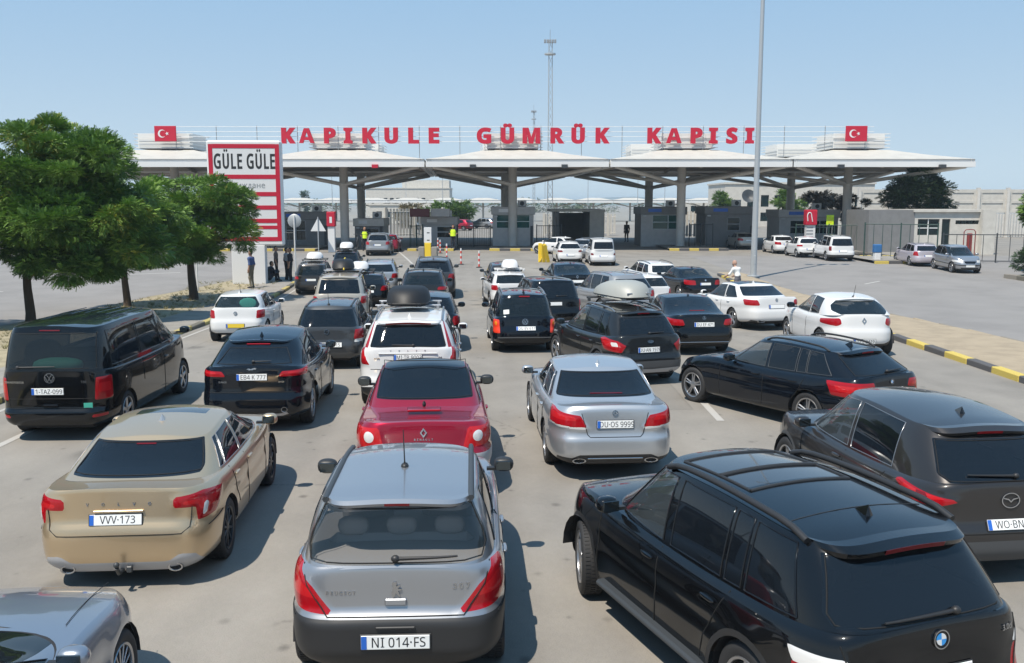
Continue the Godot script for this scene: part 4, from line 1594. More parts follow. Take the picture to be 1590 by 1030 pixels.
	c = make_car(with("estate", {"label": "black estate car turned left with bright five-spoke wheels and privacy glass", "q": 2, "paint": M.black_blue,
		"L": 4.62, "W": 1.81, "H": 1.45, "fo": 0.78, "wb": 2.81, "R": 0.335, "tail": 1.0, "belt": 0.93, "nose": 0.7, "gh": [0.12, 0.72, 2.5, 3.3], "wt": 0.61,
		"pillars": [[0.62, 0.92], [1.12, 1.17], [1.15, 1.2], [1.34, 1.37], [1.38, 1.41], [1.98, 2.0], [2.05, 2.07]], "rear_window": [[0.64, 1.04], [0.54, 1.30]], "glass_front": "tint_light",
		"lights": [["tail_light", "lamp_red", "arc", [[0.40, 0.82], [0.62, 0.79], [0.64, 0.70], [1.18, 0.72], [1.26, 0.93], [0.44, 0.93]], {"lift": 0.012, "r": 0.006}]],
		"plate": [0.0, 0.76, "HD·ET 412"], "emblem": ["roundel", 0.92, 0.042], "wiper": [0.0, 1.06, 0.38, 1.065], "fin": 0.95, "rails": [0.7, 2.5, "black_plastic"], "spoiler": [0.16, 0.03, 0.03],
		"brake_bar": 0.16, "trim": "dark_metal",
		"rear_lines": [gap([[0.6, 0.62], [0.68, 0.75]])], "doors": [[[1.1, 0.93], [1.2, 0.7], [1.35, 0.5]], [[2.02, 0.92], [2.02, 0.5], [2.04, 0.3]], [[3.08, 0.92], [3.1, 0.5], [3.08, 0.3]]], "handles": [[1.35, 0.82], [2.2, 0.82]], "rim": 0, "flare": 0.008}))
	set_down(c, 6.5, -15.65, 31.0, 1.05, 4.62)

	# ---- second row
	c = make_car(with("sedan", {"label": "silver saloon with privacy rear glass and four-figure plate in the middle lane", "q": 2, "paint": M.silver_light,
		"L": 4.88, "W": 1.854, "H": 1.48, "fo": 0.83, "wb": 2.874, "R": 0.335, "tail": 1.07, "belt": 0.98, "nose": 0.75, "lip": 0.006, "gh": [0.66, 1.5, 2.75, 3.8], "wt": 0.65, "bot_rear": 0.27,
		"roof": [[0.0, 1.15], [1.3, 1.39], [1.6, 1.44], [2.2, 1.48], [2.7, 1.45], [3.3, 1.33]],
		"lights": [["reversing_light", "lamp_white", "arc", [[0.40, 0.765], [1.14, 0.81], [1.14, 0.84], [0.41, 0.80]], {"lift": 0.014}], ["tail_light", "lamp_red", "arc", [[0.41, 0.80], [1.15, 0.84], [1.18, 1.02], [1.0, 1.03], [0.50, 0.96]], {"lift": 0.014, "r": 0.006}],
			["rear_diffuser", "black_plastic", "rear", sym([[0.80, 0.2], [0.82, 0.37], [0.62, 0.36], [0.52, 0.41]]), {"sided": false}]],
		"rear_window": [[0.72, 1.105], [0.60, 1.36]], "pillars": [[1.12, 1.55], [1.32, 1.62], [1.35, 1.66], [2.02, 2.04], [2.1, 2.12]],
		"plate": [0.0, 0.84, "DU·OS 9999"], "emblem": ["star", 1.0, 0.042], "exhausts": [[0.52, 0.32, 0.1, 0.035], [-0.52, 0.32, 0.1, 0.035]], "fin": 1.75,
		"studs": [["third_brake_light", "lamp_dark_red", 0.0, 1.13, 0.5, 0.015, 0.01], ["bumper_trim", "chrome", 0.0, 0.355, 0.8, 0.02, 0.012]],
		"rear_lines": [gap([[0.36, 0.66], [0.40, 0.70], [0.42, 0.78], [0.48, 1.0]])],
		"doors": [[[1.25, 0.98], [1.35, 0.75], [1.5, 0.5]], [[2.06, 0.96], [2.06, 0.5], [2.08, 0.3]], [[3.2, 0.96], [3.22, 0.5], [3.2, 0.3]]], "handles": [[1.5, 0.86], [2.22, 0.86]], "rim": 0, "trim": "chrome"}))
	set_down(c, 1.48, -13.05, 4.0, 1.0, 4.88)

	c = make_car(with("suv", {"label": "white suv with tall red tail lamps beside its rear window, ahead of the red convertible", "q": 2, "paint": M.white_car,
		"L": 4.95, "W": 1.96, "H": 1.77, "fo": 0.9, "wb": 2.984, "R": 0.385, "tail": 1.2, "belt": 1.13, "nose": 0.98, "gh": [0.11, 0.46, 2.8, 3.75], "wt": 0.68, "ledge": 0.07,
		"lights": [["tail_light", "lamp_red", "arc", [[0.72, 0.90], [0.98, 0.90], [1.06, 1.21], [0.90, 1.25], [0.84, 1.06]], {"lift": 0.014}]],
		"cabin_regions": [["sunroof", "sunroof", "cap", [[-0.48, 1.95], [0.48, 1.95], [0.48, 2.6], [-0.48, 2.6]]], ["tail_light", "lamp_red", "rear", [[0.76, 1.18], [0.83, 1.18], [0.66, 1.66], [0.645, 1.66]]]],
		"rear_window": [[0.70, 1.235], [0.60, 1.60]], "plate": [0.0, 1.04, "MI·TB 9003"], "letters": [["VOLVO", 0.0, 1.165, 0.03, 0.16], ["XC90", -0.58, 1.02, 0.035], ["D5", 0.6, 1.03, 0.04]],
		"pillars": [[0.6, 0.75], [1.1, 1.15], [1.2, 1.25], [2.05, 2.07], [2.14, 2.16]], "wiper": [0.1, 1.25, -0.3, 1.26], "fin": 0.8, "rails": [0.6, 2.7, "alloy"], "spoiler": [0.14, 0.03, 0.03], "brake_bar": 0.45,
		"studs": [["tailgate_trim", "white_car", 0.0, 1.115, 1.1, 0.02, 0.025]], "clad": [[0.0, 0.5], [0.9, 0.36], [2.3, 0.33], [4.95, 0.42]], "arch_clad": 0.0,
		"rear_lines": [[[-0.7, 0.82], [0.7, 0.82]]], "doors": [[[2.1, 1.1], [2.1, 0.5], [2.12, 0.34]]], "handles": [[1.4, 0.98], [2.3, 0.98]]}))
	set_down(c, -1.98, -17.6, 3.0, 1.02, 4.95)
	roof_box(c, Vector3(-0.08, 1.77, 0.25), Vector3(0.86, 0.36, 1.95), "box_black", "alloy", "black roof box on the white suv with tall red lamps")

	c = make_car(with("suv", {"label": "black coupe-like suv with slim red lamps, between the van and the gold saloon", "q": 2, "paint": M.black_blue,
		"L": 4.395, "W": 1.9, "H": 1.65, "fo": 0.85, "wb": 2.681, "R": 0.37, "tail": 1.15, "belt": 1.05, "nose": 0.88, "gh": [0.14, 0.85, 2.45, 3.4], "wt": 0.62,
		"roof": [[0.0, 1.3], [0.7, 1.50], [1.2, 1.6], [1.9, 1.65], [2.4, 1.62], [3.0, 1.5]],
		"lights": [["tail_light", "lamp_red", "arc", [[0.46, 1.0], [1.05, 1.0], [1.2, 1.03], [1.2, 1.10], [0.52, 1.08]], {"lift": 0.012, "r": 0.006}], ["skid_plate", "skid", "rear", sym([[0.5, 0.30], [0.62, 0.34], [0.6, 0.37], [0.45, 0.345]]), {"sided": false}]],
		"rear_window": [[0.64, 1.19], [0.50, 1.41]], "pillars": [[0.95, 1.2], [1.75, 1.78], [1.83, 1.86]], "plate": [0.0, 0.985, "EB4 K 777"], "emblem": ["cat", 1.115, 0.06],
		"studs": [["third_brake_light", "lamp_red", 0.0, 1.465, 0.42, 0.022, 0.02]], "letters": [["E-PACE", -0.5, 0.9, 0.03], ["D180", 0.5, 0.9, 0.03]], "wiper": [0.0, 1.21, 0.3, 1.215], "exhausts": [[0.55, 0.42, 0.055, 0.05], [-0.55, 0.42, 0.055, 0.05]],
		"clad": [[0.0, 0.3], [0.8, 0.3], [2.2, 0.3], [4.4, 0.35]], "arch_clad": 0.0, "fin": 1.1, "fin_paint": M.black_blue, "spoiler": [0.1, 0.02, 0.03], "handles": [[1.2, 0.92], [2.0, 0.92]], "doors": [[[1.8, 1.0], [1.8, 0.5], [1.82, 0.34]]], "rear_lines": [[[-0.75, 0.72], [0.75, 0.72]]], "rim": 4, "flare": 0.02}))
	set_down(c, -4.50, -15.94, 3.6, 1.0, 4.395)

	c = make_car({"name": "passenger_van", "cat": "van", "label": "long black passenger van at the left kerb", "q": 2, "paint": M.black_paint,
		"L": 5.2, "W": 1.904, "H": 1.98, "fo": 0.95, "wb": 3.25, "R": 0.345, "tail": 1.2, "belt": 1.16, "nose": 1.0, "cowl": 1.2, "gh": [0.05, 0.2, 3.65, 4.6], "wt": 0.74, "ledge": 0.05, "gnr": 7.0, "nr": 7.0,
		"rin": [[0.2, 0.12], [0.3, 0.03], [0.4, 0.0], [0.52, 0.0], [0.56, 0.05], [1.2, 0.06], [1.3, 0.08]], "roof": [[0.0, 1.93], [0.5, 1.965], [1.7, 1.98], [3.0, 1.96], [3.5, 1.9], [4.3, 1.75]], "roof_crown": 0.06,
		"side_curve": [[0.0, 0.12], [0.05, 0.05], [0.12, 0.02], [0.3, 0.0], [0.6, 0.0], [0.9, 0.012], [1.0, 0.035]],
		"lights": [["tail_light", "lamp_red", "arc", [[0.72, 0.72], [1.06, 0.72], [1.06, 1.08], [0.74, 1.08]], {"lift": 0.015, "r": 0.01}], ["rear_reflector", "lamp_red", "arc", [[0.66, 0.42], [0.98, 0.43], [0.98, 0.48], [0.68, 0.47]]]],
		"rear_window": [[0.74, 1.25], [0.70, 1.82]], "glass_back": "tint_mid", "glass_rear": "tint_dark", "glass_front": "tint_mid",
		"windows": [[[0.5, 1.24], [1.78, 1.24], [1.8, 1.82], [0.55, 1.82]], [[1.86, 1.24], [2.95, 1.24], [2.9, 1.82], [1.88, 1.82]], [[3.02, 1.24], [4.1, 1.24], [3.65, 1.78], [2.97, 1.82]]], "trim": "gloss_black",
		"plate": [-0.04, 0.865, "1-TAZ-099"], "emblem": ["w_ring", 1.09, 0.085], "letters": [["TRANSPORTER", -0.58, 1.02, 0.035], ["TDI", 0.55, 1.02, 0.04]], "wiper": [-0.5, 1.27, 0.1, 1.28],
		"studs": [["third_brake_light", "lamp_dark_red", 0.0, 1.87, 0.34, 0.02, 0.02], ["tailgate_handle", "gloss_black", 0.0, 0.62, 0.24, 0.05, 0.03], ["heart_sticker", "turquoise", 0.6, 0.62, 0.14, 0.09, 0.004]],
		"rear_lines": [gap([[0.68, 0.58], [0.71, 0.9], [0.73, 1.15]]), [[-0.7, 0.74], [0.7, 0.74]]], "doors": [[[2.98, 1.15], [2.98, 0.5], [3.0, 0.3]], [[1.82, 1.15], [1.82, 0.75]]], "handles": [[3.1, 0.98]], "rim": 3, "seats": false, "mirror_up": 0.2, "mirror_d": 4.2})
	bm = MB.new()
	ball(bm, Vector3(0.05, 1.27, 2.3), Vector3(0.42, 0.13, 0.2), 2.4, 8, 14)
	obj("luggage", bm, M.turquoise, c)
	bm = MB.new()
	ball(bm, Vector3(-0.35, 1.38, 1.9), Vector3(0.3, 0.28, 0.25), 2.6, 8, 14)
	rbx(bm, Vector3(0, 1.25, 1.4), Vector3(1.4, 0.4, 0.2), 0.08)
	obj("bench_seat", bm, M.cabin, c)
	for k in 6:   # pressed ribs along the roof
		bm = MB.new()
		var x := (k - 2.5) * 0.22
		tube(bm, [Vector3(x, 1.925 - 0.02 * absf(x), 2.0), Vector3(x, 1.962 - 0.03 * absf(x), 1.3), Vector3(x, 1.977 - 0.03 * absf(x), 0.6), Vector3(x, 1.962 - 0.03 * absf(x), -0.5)], 0.008, 6)
		obj("roof_rib", bm, M.black_paint, c)
	set_down(c, -7.68, -15.3, 2.6, 1.0, 5.2)

	c = make_car(with("sedan", {"label": "dark car cut off at the left edge, behind the black van", "q": 0, "paint": M.dark_grey}))
	set_down(c, -8.15, -8.05, 3.0, 1.0, 4.7)

	c = make_car(with("suv", {"label": "dark grey suv with silver rails and skid plate, under the grey roof box", "q": 2, "paint": M.dark_grey,
		"L": 4.52, "W": 1.84, "H": 1.68, "fo": 0.9, "wb": 2.69, "R": 0.355, "tail": 1.1, "belt": 1.04, "nose": 0.9, "gh": [0.11, 0.55, 2.6, 3.55], "wt": 0.62,
		"lights": [["tail_light", "lamp_white", "arc", [[0.74, 0.88], [0.92, 0.89], [0.95, 0.97], [0.78, 0.97]]], ["tail_light", "lamp_red", "arc", [[0.58, 0.90], [0.68, 0.76], [1.2, 0.80], [1.38, 1.02], [1.2, 1.05], [0.75, 1.0]], {"lift": 0.012, "r": 0.006}],
			["skid_plate", "skid", "arc", [[-0.2, 0.24], [0.75, 0.24], [0.82, 0.36], [0.66, 0.4], [-0.2, 0.37]], {"sided": false}]],
		"rear_window": [[0.67, 1.13], [0.55, 1.47]], "plate": [-0.04, 0.80, "DU·AN 1978"], "emblem": ["oval", 0.98, 0.05], "wiper": [0.0, 1.15, 0.35, 1.16], "rails": [0.6, 2.6, "alloy"], "exhausts": [[0.5, 0.3, 0.05, 0.04]],
		"brake_bar": 0.17, "glass_front": "tint_light", "clad": [[0.0, 0.56], [0.7, 0.5], [0.9, 0.36], [2.3, 0.33], [4.5, 0.42]], "clad_mat": "grey_plastic",
		"doors": [[[1.9, 1.0], [1.9, 0.5], [1.92, 0.34]], [[1.05, 1.0], [1.2, 0.75], [1.35, 0.5]], [[3.05, 1.0], [3.07, 0.5]]], "handles": [[1.25, 0.9], [2.05, 0.9]], "trim": "gloss_black"}))
	set_down(c, 3.06, -20.3, 18.0, 1.0, 4.52)
	roof_box(c, Vector3(0.18, 1.68, 0.15), Vector3(0.84, 0.42, 2.0), "box_grey", "dark_metal", "large grey roof box on the dark grey suv")

	# ---- middle distance
	c = make_car(with("mpv", {"label": "black people carrier with lit brake lamps and a round white sticker on its rear window", "paint": M.black_blue, "L": 4.4, "W": 1.794, "H": 1.65, "tail": 0.98, "belt": 0.95,
		"lights": [["brake_light", "lamp_amber", "arc", _round_poly(0.82, 0.82, 0.06), {"lift": 0.012}], ["tail_light", "lamp_bright", "arc", [[0.68, 0.56], [1.02, 0.56], [1.04, 0.92], [0.70, 0.92]], {"lift": 0.01}]],
		"rear_window": [[0.70, 1.02], [0.58, 1.46]], "glass_back": "tint_mid", "plate": [0.02, 0.68, "DU EV 617"], "emblem": ["w_ring", 0.86, 0.08], "rails": [0.5, 2.7, "alloy"],
		"studs": [["window_sticker", "white_paint", -0.5, 1.12, 0.16, 0.13, 0.01], ["third_brake_light", "lamp_red", 0.0, 1.515, 0.3, 0.03, 0.03], ["bumper_strip", "dark_metal", 0.0, 0.44, 1.5, 0.03, 0.015]], "fin": 0.6}))
	set_down(c, 0.36, -25.0, 4.0, 1.0, 4.4)
	c = make_car(with("sedan", {"label": "black coupe saloon right of the suv with the grey roof box", "paint": M.black_paint, "L": 4.63, "W": 1.777, "H": 1.43, "q": 1, "gh": [0.42, 1.5, 2.6, 3.6],
		"lights": [["tail_light", "lamp_red", "arc", [[0.5, 0.78], [1.1, 0.78], [1.2, 0.96], [0.55, 0.93]], {"lift": 0.012}]], "plate": [0.0, 0.80, "DU EF 471"], "emblem": ["star", 0.97, 0.045], "studs": [["bumper_trim", "chrome", 0.0, 0.36, 1.3, 0.02, 0.012], ["third_brake_light", "lamp_red", 0.0, 1.1, 0.4, 0.015, 0.01]]}))
	set_down(c, 5.1, -24.6, 6.0, 1.04, 4.63)
	c = make_car(with("sedan", {"label": "white saloon with black roof, in front of the bald man in white", "paint": M.white_car, "L": 4.92, "W": 1.852, "H": 1.47, "q": 1, "roof_paint": M.white_car, "glass_front": "tint_mid",
		"cabin_regions": [["glass_roof", "tint_dark", "cap", [[-0.55, 1.5], [0.55, 1.5], [0.55, 2.6], [-0.55, 2.6]]]],
		"lights": [["tail_light", "lamp_red", "arc", [[0.55, 0.80], [1.1, 0.80], [1.2, 0.98], [0.62, 0.97]], {"lift": 0.012}], ["rear_diffuser", "black_plastic", "rear", sym([[0.8, 0.2], [0.8, 0.36], [0.6, 0.33]]), {"sided": false}]], "plate": [0.0, 0.76, ""], "emblem": ["star", 0.97, 0.045], "exhausts": [[0.52, 0.32, 0.12, 0.04], [-0.52, 0.32, 0.12, 0.04]], "handles": [[1.5, 0.85], [2.3, 0.85]], "doors": [[[2.0, 0.95], [2.0, 0.35]]]}))
	set_down(c, 8.6, -30.2, 14.0, 1.05, 4.92)
	c = make_car(with("hatch", {"label": "white hatchback with dark pointed lamps, beside the striped right kerb", "paint": M.white_car, "L": 4.06, "W": 1.76, "H": 1.45, "q": 1, "gh": [0.12, 0.72, 2.2, 3.15], "nr": 4.2, "wt": 0.57,
		"lights": [["tail_light", "lamp_red", "arc", [[0.52, 0.80], [0.62, 0.75], [1.2, 0.79], [1.2, 0.88], [0.55, 0.93]], {"lift": 0.014, "r": 0.006}], ["rear_diffuser", "black_plastic", "rear", sym([[0.66, 0.2], [0.74, 0.42], [0.5, 0.34]]), {"sided": false}]],
		"rear_window": [[0.52, 1.03], [0.64, 1.1], [0.6, 1.2], [0.48, 1.29]], "glass_back": "tint_mid", "plate": [0.0, 0.4, "77 L 2419"], "emblem": ["diamond", 0.88, 0.06], "mast": 0.8, "glass_front": "tint_light", "mirror_mat": "gloss_black", "pillars": [[0.95, 1.05], [1.55, 1.58], [1.62, 1.65]], "doors": [[[1.6, 0.92], [1.6, 0.32]], [[2.65, 0.9], [2.65, 0.32]]], "spoiler": [0.14, 0.02, 0.03]}))
	set_down(c, 9.18, -24.2, 1.0, 1.11, 4.06)
	c = make_car(with("hatch", {"label": "small white hatchback with a turquoise sunshade in its rear window", "paint": M.white_car, "L": 3.97, "W": 1.682, "H": 1.46, "q": 1, "glass_back": "tint_light", "glass_rear": "tint_mid",
		"lights": [["tail_light", "lamp_red", "arc", [[0.60, 0.72], [0.95, 0.74], [0.98, 0.95], [0.62, 0.94]], {"lift": 0.012, "r": 0.01}]], "plate": [0.0, 0.5, ""], "yellow_plate": true, "emblem": ["w_ring", 0.86, 0.055], "mast": 0.85, "seat_mat": "cabin_light", "doors": [[[1.55, 0.92], [1.55, 0.32]], [[2.6, 0.9], [2.6, 0.32]]], "handles": [[1.7, 0.82]], "mirror_mat": "white_car"}))
	bm = MB.new()
	ball(bm, Vector3(0.3, 1.13, 1.55), Vector3(0.26, 0.16, 0.02), 2.0, 6, 12)
	obj("sunshade", bm, M.turquoise, c)
	set_down(c, -8.09, -27.23, 4.0, 1.0, 3.97)
	c = make_car(with("mpv", {"label": "dark grey compact people carrier, behind the pale suv with the strapped black roof box", "paint": M.mid_grey, "L": 4.29, "W": 1.77, "H": 1.6, "q": 1, "gh": [0.11, 0.5, 2.6, 3.6], "wt": 0.6,
		"lights": [["tail_light", "lamp_white", "arc", [[0.66, 0.68], [1.06, 0.68], [1.06, 0.75], [0.66, 0.75]]], ["tail_light", "lamp_red", "arc", [[0.64, 0.75], [1.08, 0.75], [1.1, 0.98], [0.68, 0.98]], {"lift": 0.012}]], "plate": [0.1, 0.62, "K EN 815"], "emblem": ["bolt", 0.93, 0.06], "rear_window": [[0.68, 1.05], [0.57, 1.42]], "mast": 0.6, "strips": [0.6, 2.5]}))
	set_down(c, -4.45, -22.3, 4.0, 1.0, 4.29)
	c = make_car(with("suv", {"label": "pale beige suv carrying the black roof box with a yellow strap", "paint": M.beige_car, "L": 4.78, "W": 1.91, "H": 1.78, "q": 1, "tail": 1.12, "belt": 1.08, "clad": [[0.0, 0.5], [4.8, 0.35]],
		"lights": [["tail_light", "lamp_red", "arc", [[0.70, 0.80], [1.05, 0.82], [1.08, 1.06], [0.74, 1.05]], {"lift": 0.012}]], "rear_window": [[0.68, 1.15], [0.60, 1.58]], "plate": [0.0, 0.85, ""], "rails": [0.6, 2.7, "dark_metal"], "glass_back": "tint_dark"}))
	set_down(c, -5.78, -31.2, 6.0, 1.0, 4.78)
	roof_box(c, Vector3(0.02, 1.78, 0.1), Vector3(0.74, 0.38, 1.7), "box_black", "alloy", "black roof box with a yellow strap on the pale beige suv", true)
	c = make_car(with("mpv", {"label": "dark people carrier carrying a white roof box, next to the standing men", "paint": M.bronze_grey, "L": 4.77, "W": 1.884, "H": 1.66, "q": 1, "glass_back": "tint_mid",
		"lights": [["tail_light", "lamp_red", "arc", [[0.62, 0.84], [1.15, 0.84], [1.2, 0.97], [0.66, 0.98]]]], "plate": [0.0, 0.8, ""]}))
	set_down(c, -9.71, -45.24, 5.0, 0.93, 4.77)
	roof_box(c, Vector3(0.0, 1.66, 0.15), Vector3(0.8, 0.36, 1.8), "box_white", "dark_metal", "white roof box on the dark people carrier near the standing men")
	c = make_car(with("estate", {"label": "black estate car carrying a white roof box, right of the strapped black box", "paint": M.black_paint, "q": 0}))
	set_down(c, -6.05, -39.3, 6.0, 0.95, 4.7)
	roof_box(c, Vector3(-0.42, 1.5, 0.2), Vector3(0.74, 0.38, 1.7), "box_white", "dark_metal", "white roof box on the black estate car right of the strapped box")
	c = make_car(with("estate", {"label": "silver estate car with a red right lamp, behind the grey suv at the booth", "paint": M.silver_light, "q": 1}))
	set_down(c, -6.45, -45.5, 6.0, 1.06, 4.7)
	c = make_car(with("suv", {"label": "dark suv with a white roof box and bicycles, left of the silver estate", "paint": M.black_blue, "q": 0}))
	set_down(c, -9.5, -53.6, 5.0, 0.9, 4.5)
	roof_box(c, Vector3(-0.05, 1.66, 0.2), Vector3(0.82, 0.4, 1.8), "box_white", "dark_metal", "white roof box on the dark suv with bicycles")
	for k in 2:
		bicycle(c, Vector3(0.62 + k * 0.3, 1.72, 0.0), ["bicycle on the roof rack, nearer the white roof box", "outer bicycle at the right end of the roof rack"][k])
	c = make_car(with("suv", {"label": "grey suv stopped at the booth beside the yellow triangle", "paint": M.grey_car, "q": 1, "W": 1.86}))
	set_down(c, -10.23, -71.6, 3.0, 1.04, 4.5)
	c = make_car(with("hatch", {"label": "dark red car half hidden behind the grey suv at the booth", "paint": M.red_paint, "q": 0}))
	set_down(c, -10.1, -76.8, 2.0, 1.0, 4.0)
	c = make_car(with("hatch", {"label": "dark blue hatchback hidden behind the white suv with the black roof box", "paint": M.black_blue, "q": 1, "H": 1.5}))
	set_down(c, -2.25, -25.0, 4.0, 1.05, 4.0)
	c = make_car(with("estate", {"label": "dark blue grey estate, second of three dark cars ahead of the white suv", "paint": M.dark_grey, "q": 1, "glass_back": "tint_mid", "H": 1.55,
		"lights": [["tail_light", "lamp_red", "arc", [[0.5, 0.86], [1.1, 0.86], [1.12, 0.98], [0.52, 0.97]]]]}))
	set_down(c, -3.45, -36.3, 4.0, 1.1, 4.7)
	c = make_car(with("suv", {"label": "dark blue suv at the head of the lane left of the traffic posts", "paint": M.mid_grey, "q": 1, "rails": [0.5, 2.6, "alloy"]}))
	set_down(c, -3.62, -43.2, 4.0, 1.13, 4.5)
	c = make_car(with("mpv", {"label": "black minivan with red and white lamps, ahead of the people carrier with the sticker", "paint": M.black_paint, "q": 1, "L": 5.1, "W": 1.95, "H": 1.75, "tail": 1.08, "belt": 1.02,
		"lights": [["tail_light", "lamp_white", "arc", [[0.86, 0.70], [1.2, 0.70], [1.2, 0.84], [0.86, 0.84]]], ["tail_light", "lamp_red", "arc", [[0.80, 0.55], [1.2, 0.55], [1.2, 1.04], [0.82, 1.04]], {"lift": 0.012}]], "plate": [-0.1, 0.9, ""], "rear_window": [[0.74, 1.12], [0.62, 1.56]], "wiper": [0.0, 1.15, 0.35, 1.16]}))
	set_down(c, 1.5, -30.4, 12.0, 0.97, 5.1)
	c = make_car(with("suv", {"label": "white suv with a white roof box on cross bars, left of the black minivan", "paint": M.white_car, "q": 1, "glass_back": "tint_mid", "H": 1.6}))
	set_down(c, 0.0, -38.8, 8.0, 0.94, 4.5)
	roof_box(c, Vector3(0.15, 1.6, 0.3), Vector3(0.66, 0.42, 1.6), "box_white", "white_paint", "white roof box on the white suv left of the black minivan")
	c = make_car(with("hatch", {"label": "dark hatchback at the head of its lane, beside the rightmost striped post", "paint": M.bronze_grey, "q": 1, "H": 1.52}))
	set_down(c, -0.25, -43.9, 6.0, 1.06, 4.0)
	c = make_car(with("sedan", {"label": "dark blue saloon in front of the yellow barrier", "paint": M.black_blue, "q": 1, "emblem": ["diamond", 0.97, 0.06], "glass_back": "tint_mid", "glass_rear": "tint_mid"}))
	set_down(c, 3.0, -42.8, 8.0, 1.12, 4.7)
	c = make_car(with("mpv", {"label": "white small van with twin lamps, right of the small white hatchback by the barrier", "cat": "van", "name": "small_van", "paint": M.white_car, "q": 1, "L": 4.38, "W": 1.76, "H": 1.82, "tail": 1.05, "belt": 1.02,
		"gh": [0.05, 0.2, 2.7, 3.6], "lights": [["tail_light", "lamp_dark_red", "arc", [[0.66, 0.72], [1.0, 0.72], [1.0, 0.86], [0.68, 0.86]]]], "rear_window": [[0.64, 1.15], [0.58, 1.58]], "wt": 0.68}))
	set_down(c, 5.95, -61.0, 2.0, 0.98, 4.38)
	c = make_car(with("hatch", {"label": "small white hatchback behind the yellow barrier", "paint": M.white_car, "q": 1, "lights": [["tail_light", "lamp_dark_red", "arc", [[0.5, 0.80], [1.05, 0.80], [1.1, 0.92], [0.55, 0.92]]], ["rear_diffuser", "black_plastic", "rear", sym([[0.6, 0.2], [0.7, 0.4], [0.4, 0.36]]), {"sided": false}]]}))
	set_down(c, 3.9, -62.5, 4.0, 1.02, 4.0)
	c = make_car(with("sedan", {"label": "white saloon parked at an angle behind the yellow barrier", "paint": M.white_car, "q": 0}))
	set_down(c, 5.4, -73.5, 52.0, 0.95, 4.7)
	c = make_car(with("hatch", {"label": "silver hatchback between the angled white saloon and the white van", "paint": M.silver, "q": 0}))
	set_down(c, 4.9, -68.5, -25.0, 1.0, 4.0)
	c = make_car(with("estate", {"label": "silver grey estate car turning left behind the dark suv's grey roof box", "paint": M.grey_car, "q": 1, "rails": [0.7, 2.6, "alloy"], "H": 1.56}))
	set_down(c, 4.6, -34.3, 20.0, 1.08, 4.7)
	c = make_car(with("hatch", {"label": "white hatchback partly hidden by the grey roof box", "paint": M.white_car, "q": 1, "glass_back": "tint_mid"}))
	set_down(c, 5.5, -36.2, 12.0, 1.06, 4.0)
	c = make_car(with("estate", {"label": "white estate car with red lamps, right of the silver grey estate", "paint": M.white_car, "q": 1, "emblem": ["w_ring", 0.9, 0.06], "glass_back": "tint_mid",
		"lights": [["tail_light", "lamp_red", "arc", [[0.48, 0.82], [1.1, 0.84], [1.12, 0.95], [0.5, 0.95]], {"lift": 0.01}]]}))
	set_down(c, 7.6, -46.0, 14.0, 1.0, 4.7)
	c = make_car(with("sedan", {"label": "black saloon with a bright red lamp, left of the bald man in white", "paint": M.black_blue, "q": 1, "glass_back": "tint_mid", "emblem": ["roundel", 0.95, 0.05]}))
	set_down(c, 8.8, -42.5, 14.0, 1.0, 4.7)

	# ---- parked on the right
	c = make_car(with("sedan", {"label": "beige saloon parked by the dark booth behind the tall lamp post", "paint": M.beige_car, "q": 0, "cat": "saloon car", "group": ""}))
	set_down(c, 20.6, -82.0, 2.0, 1.0, 4.7)
	c = make_car(with("sedan", {"label": "white saloon parked second from the lamp post", "paint": M.white_car, "q": 1}))
	set_down(c, 21.65, -74.1, 0.0, 1.0, 4.7)
	c = make_car(with("hatch", {"label": "white hatchback parked between the white saloon and the white people carrier", "paint": M.white_car, "q": 1, "lights": [["tail_light", "lamp_red", "arc", [[0.52, 0.80], [1.1, 0.79], [1.1, 0.9], [0.55, 0.93]]], ["rear_diffuser", "black_plastic", "rear", sym([[0.66, 0.2], [0.74, 0.45], [0.5, 0.38]]), {"sided": false}]]}))
	set_down(c, 21.9, -69.1, 0.0, 1.05, 4.0)
	c = make_car(with("mpv", {"label": "white people carrier parked last in the row, by the yellow kerb", "paint": M.white_car, "q": 1, "H": 1.7, "clad": [[0.0, 0.45], [4.5, 0.4]], "clad_mat": "grey_plastic", "rails": [0.5, 2.7, "grey_plastic"], "gh": [0.08, 0.28, 2.7, 3.6],
		"lights": [["tail_light", "lamp_dark_red", "arc", [[0.74, 0.70], [1.0, 0.70], [1.0, 1.0], [0.74, 1.0]]]]}))
	set_down(c, 22.9, -65.1, -1.0, 1.05, 4.5)
	c = make_car(with("estate", {"label": "silver pink estate car parked by the green fence, its tail towards the queue", "paint": M.pearl, "q": 1, "lights": [["tail_light", "lamp_red", "arc", [[0.62, 0.72], [1.1, 0.74], [1.0, 1.0], [0.70, 1.01]]]], "glass_front": "tint_dark", "rails": [0.7, 2.6, "alloy"]}))
	set_down(c, 26.75, -60.4, -4.0, 0.98, 4.7)
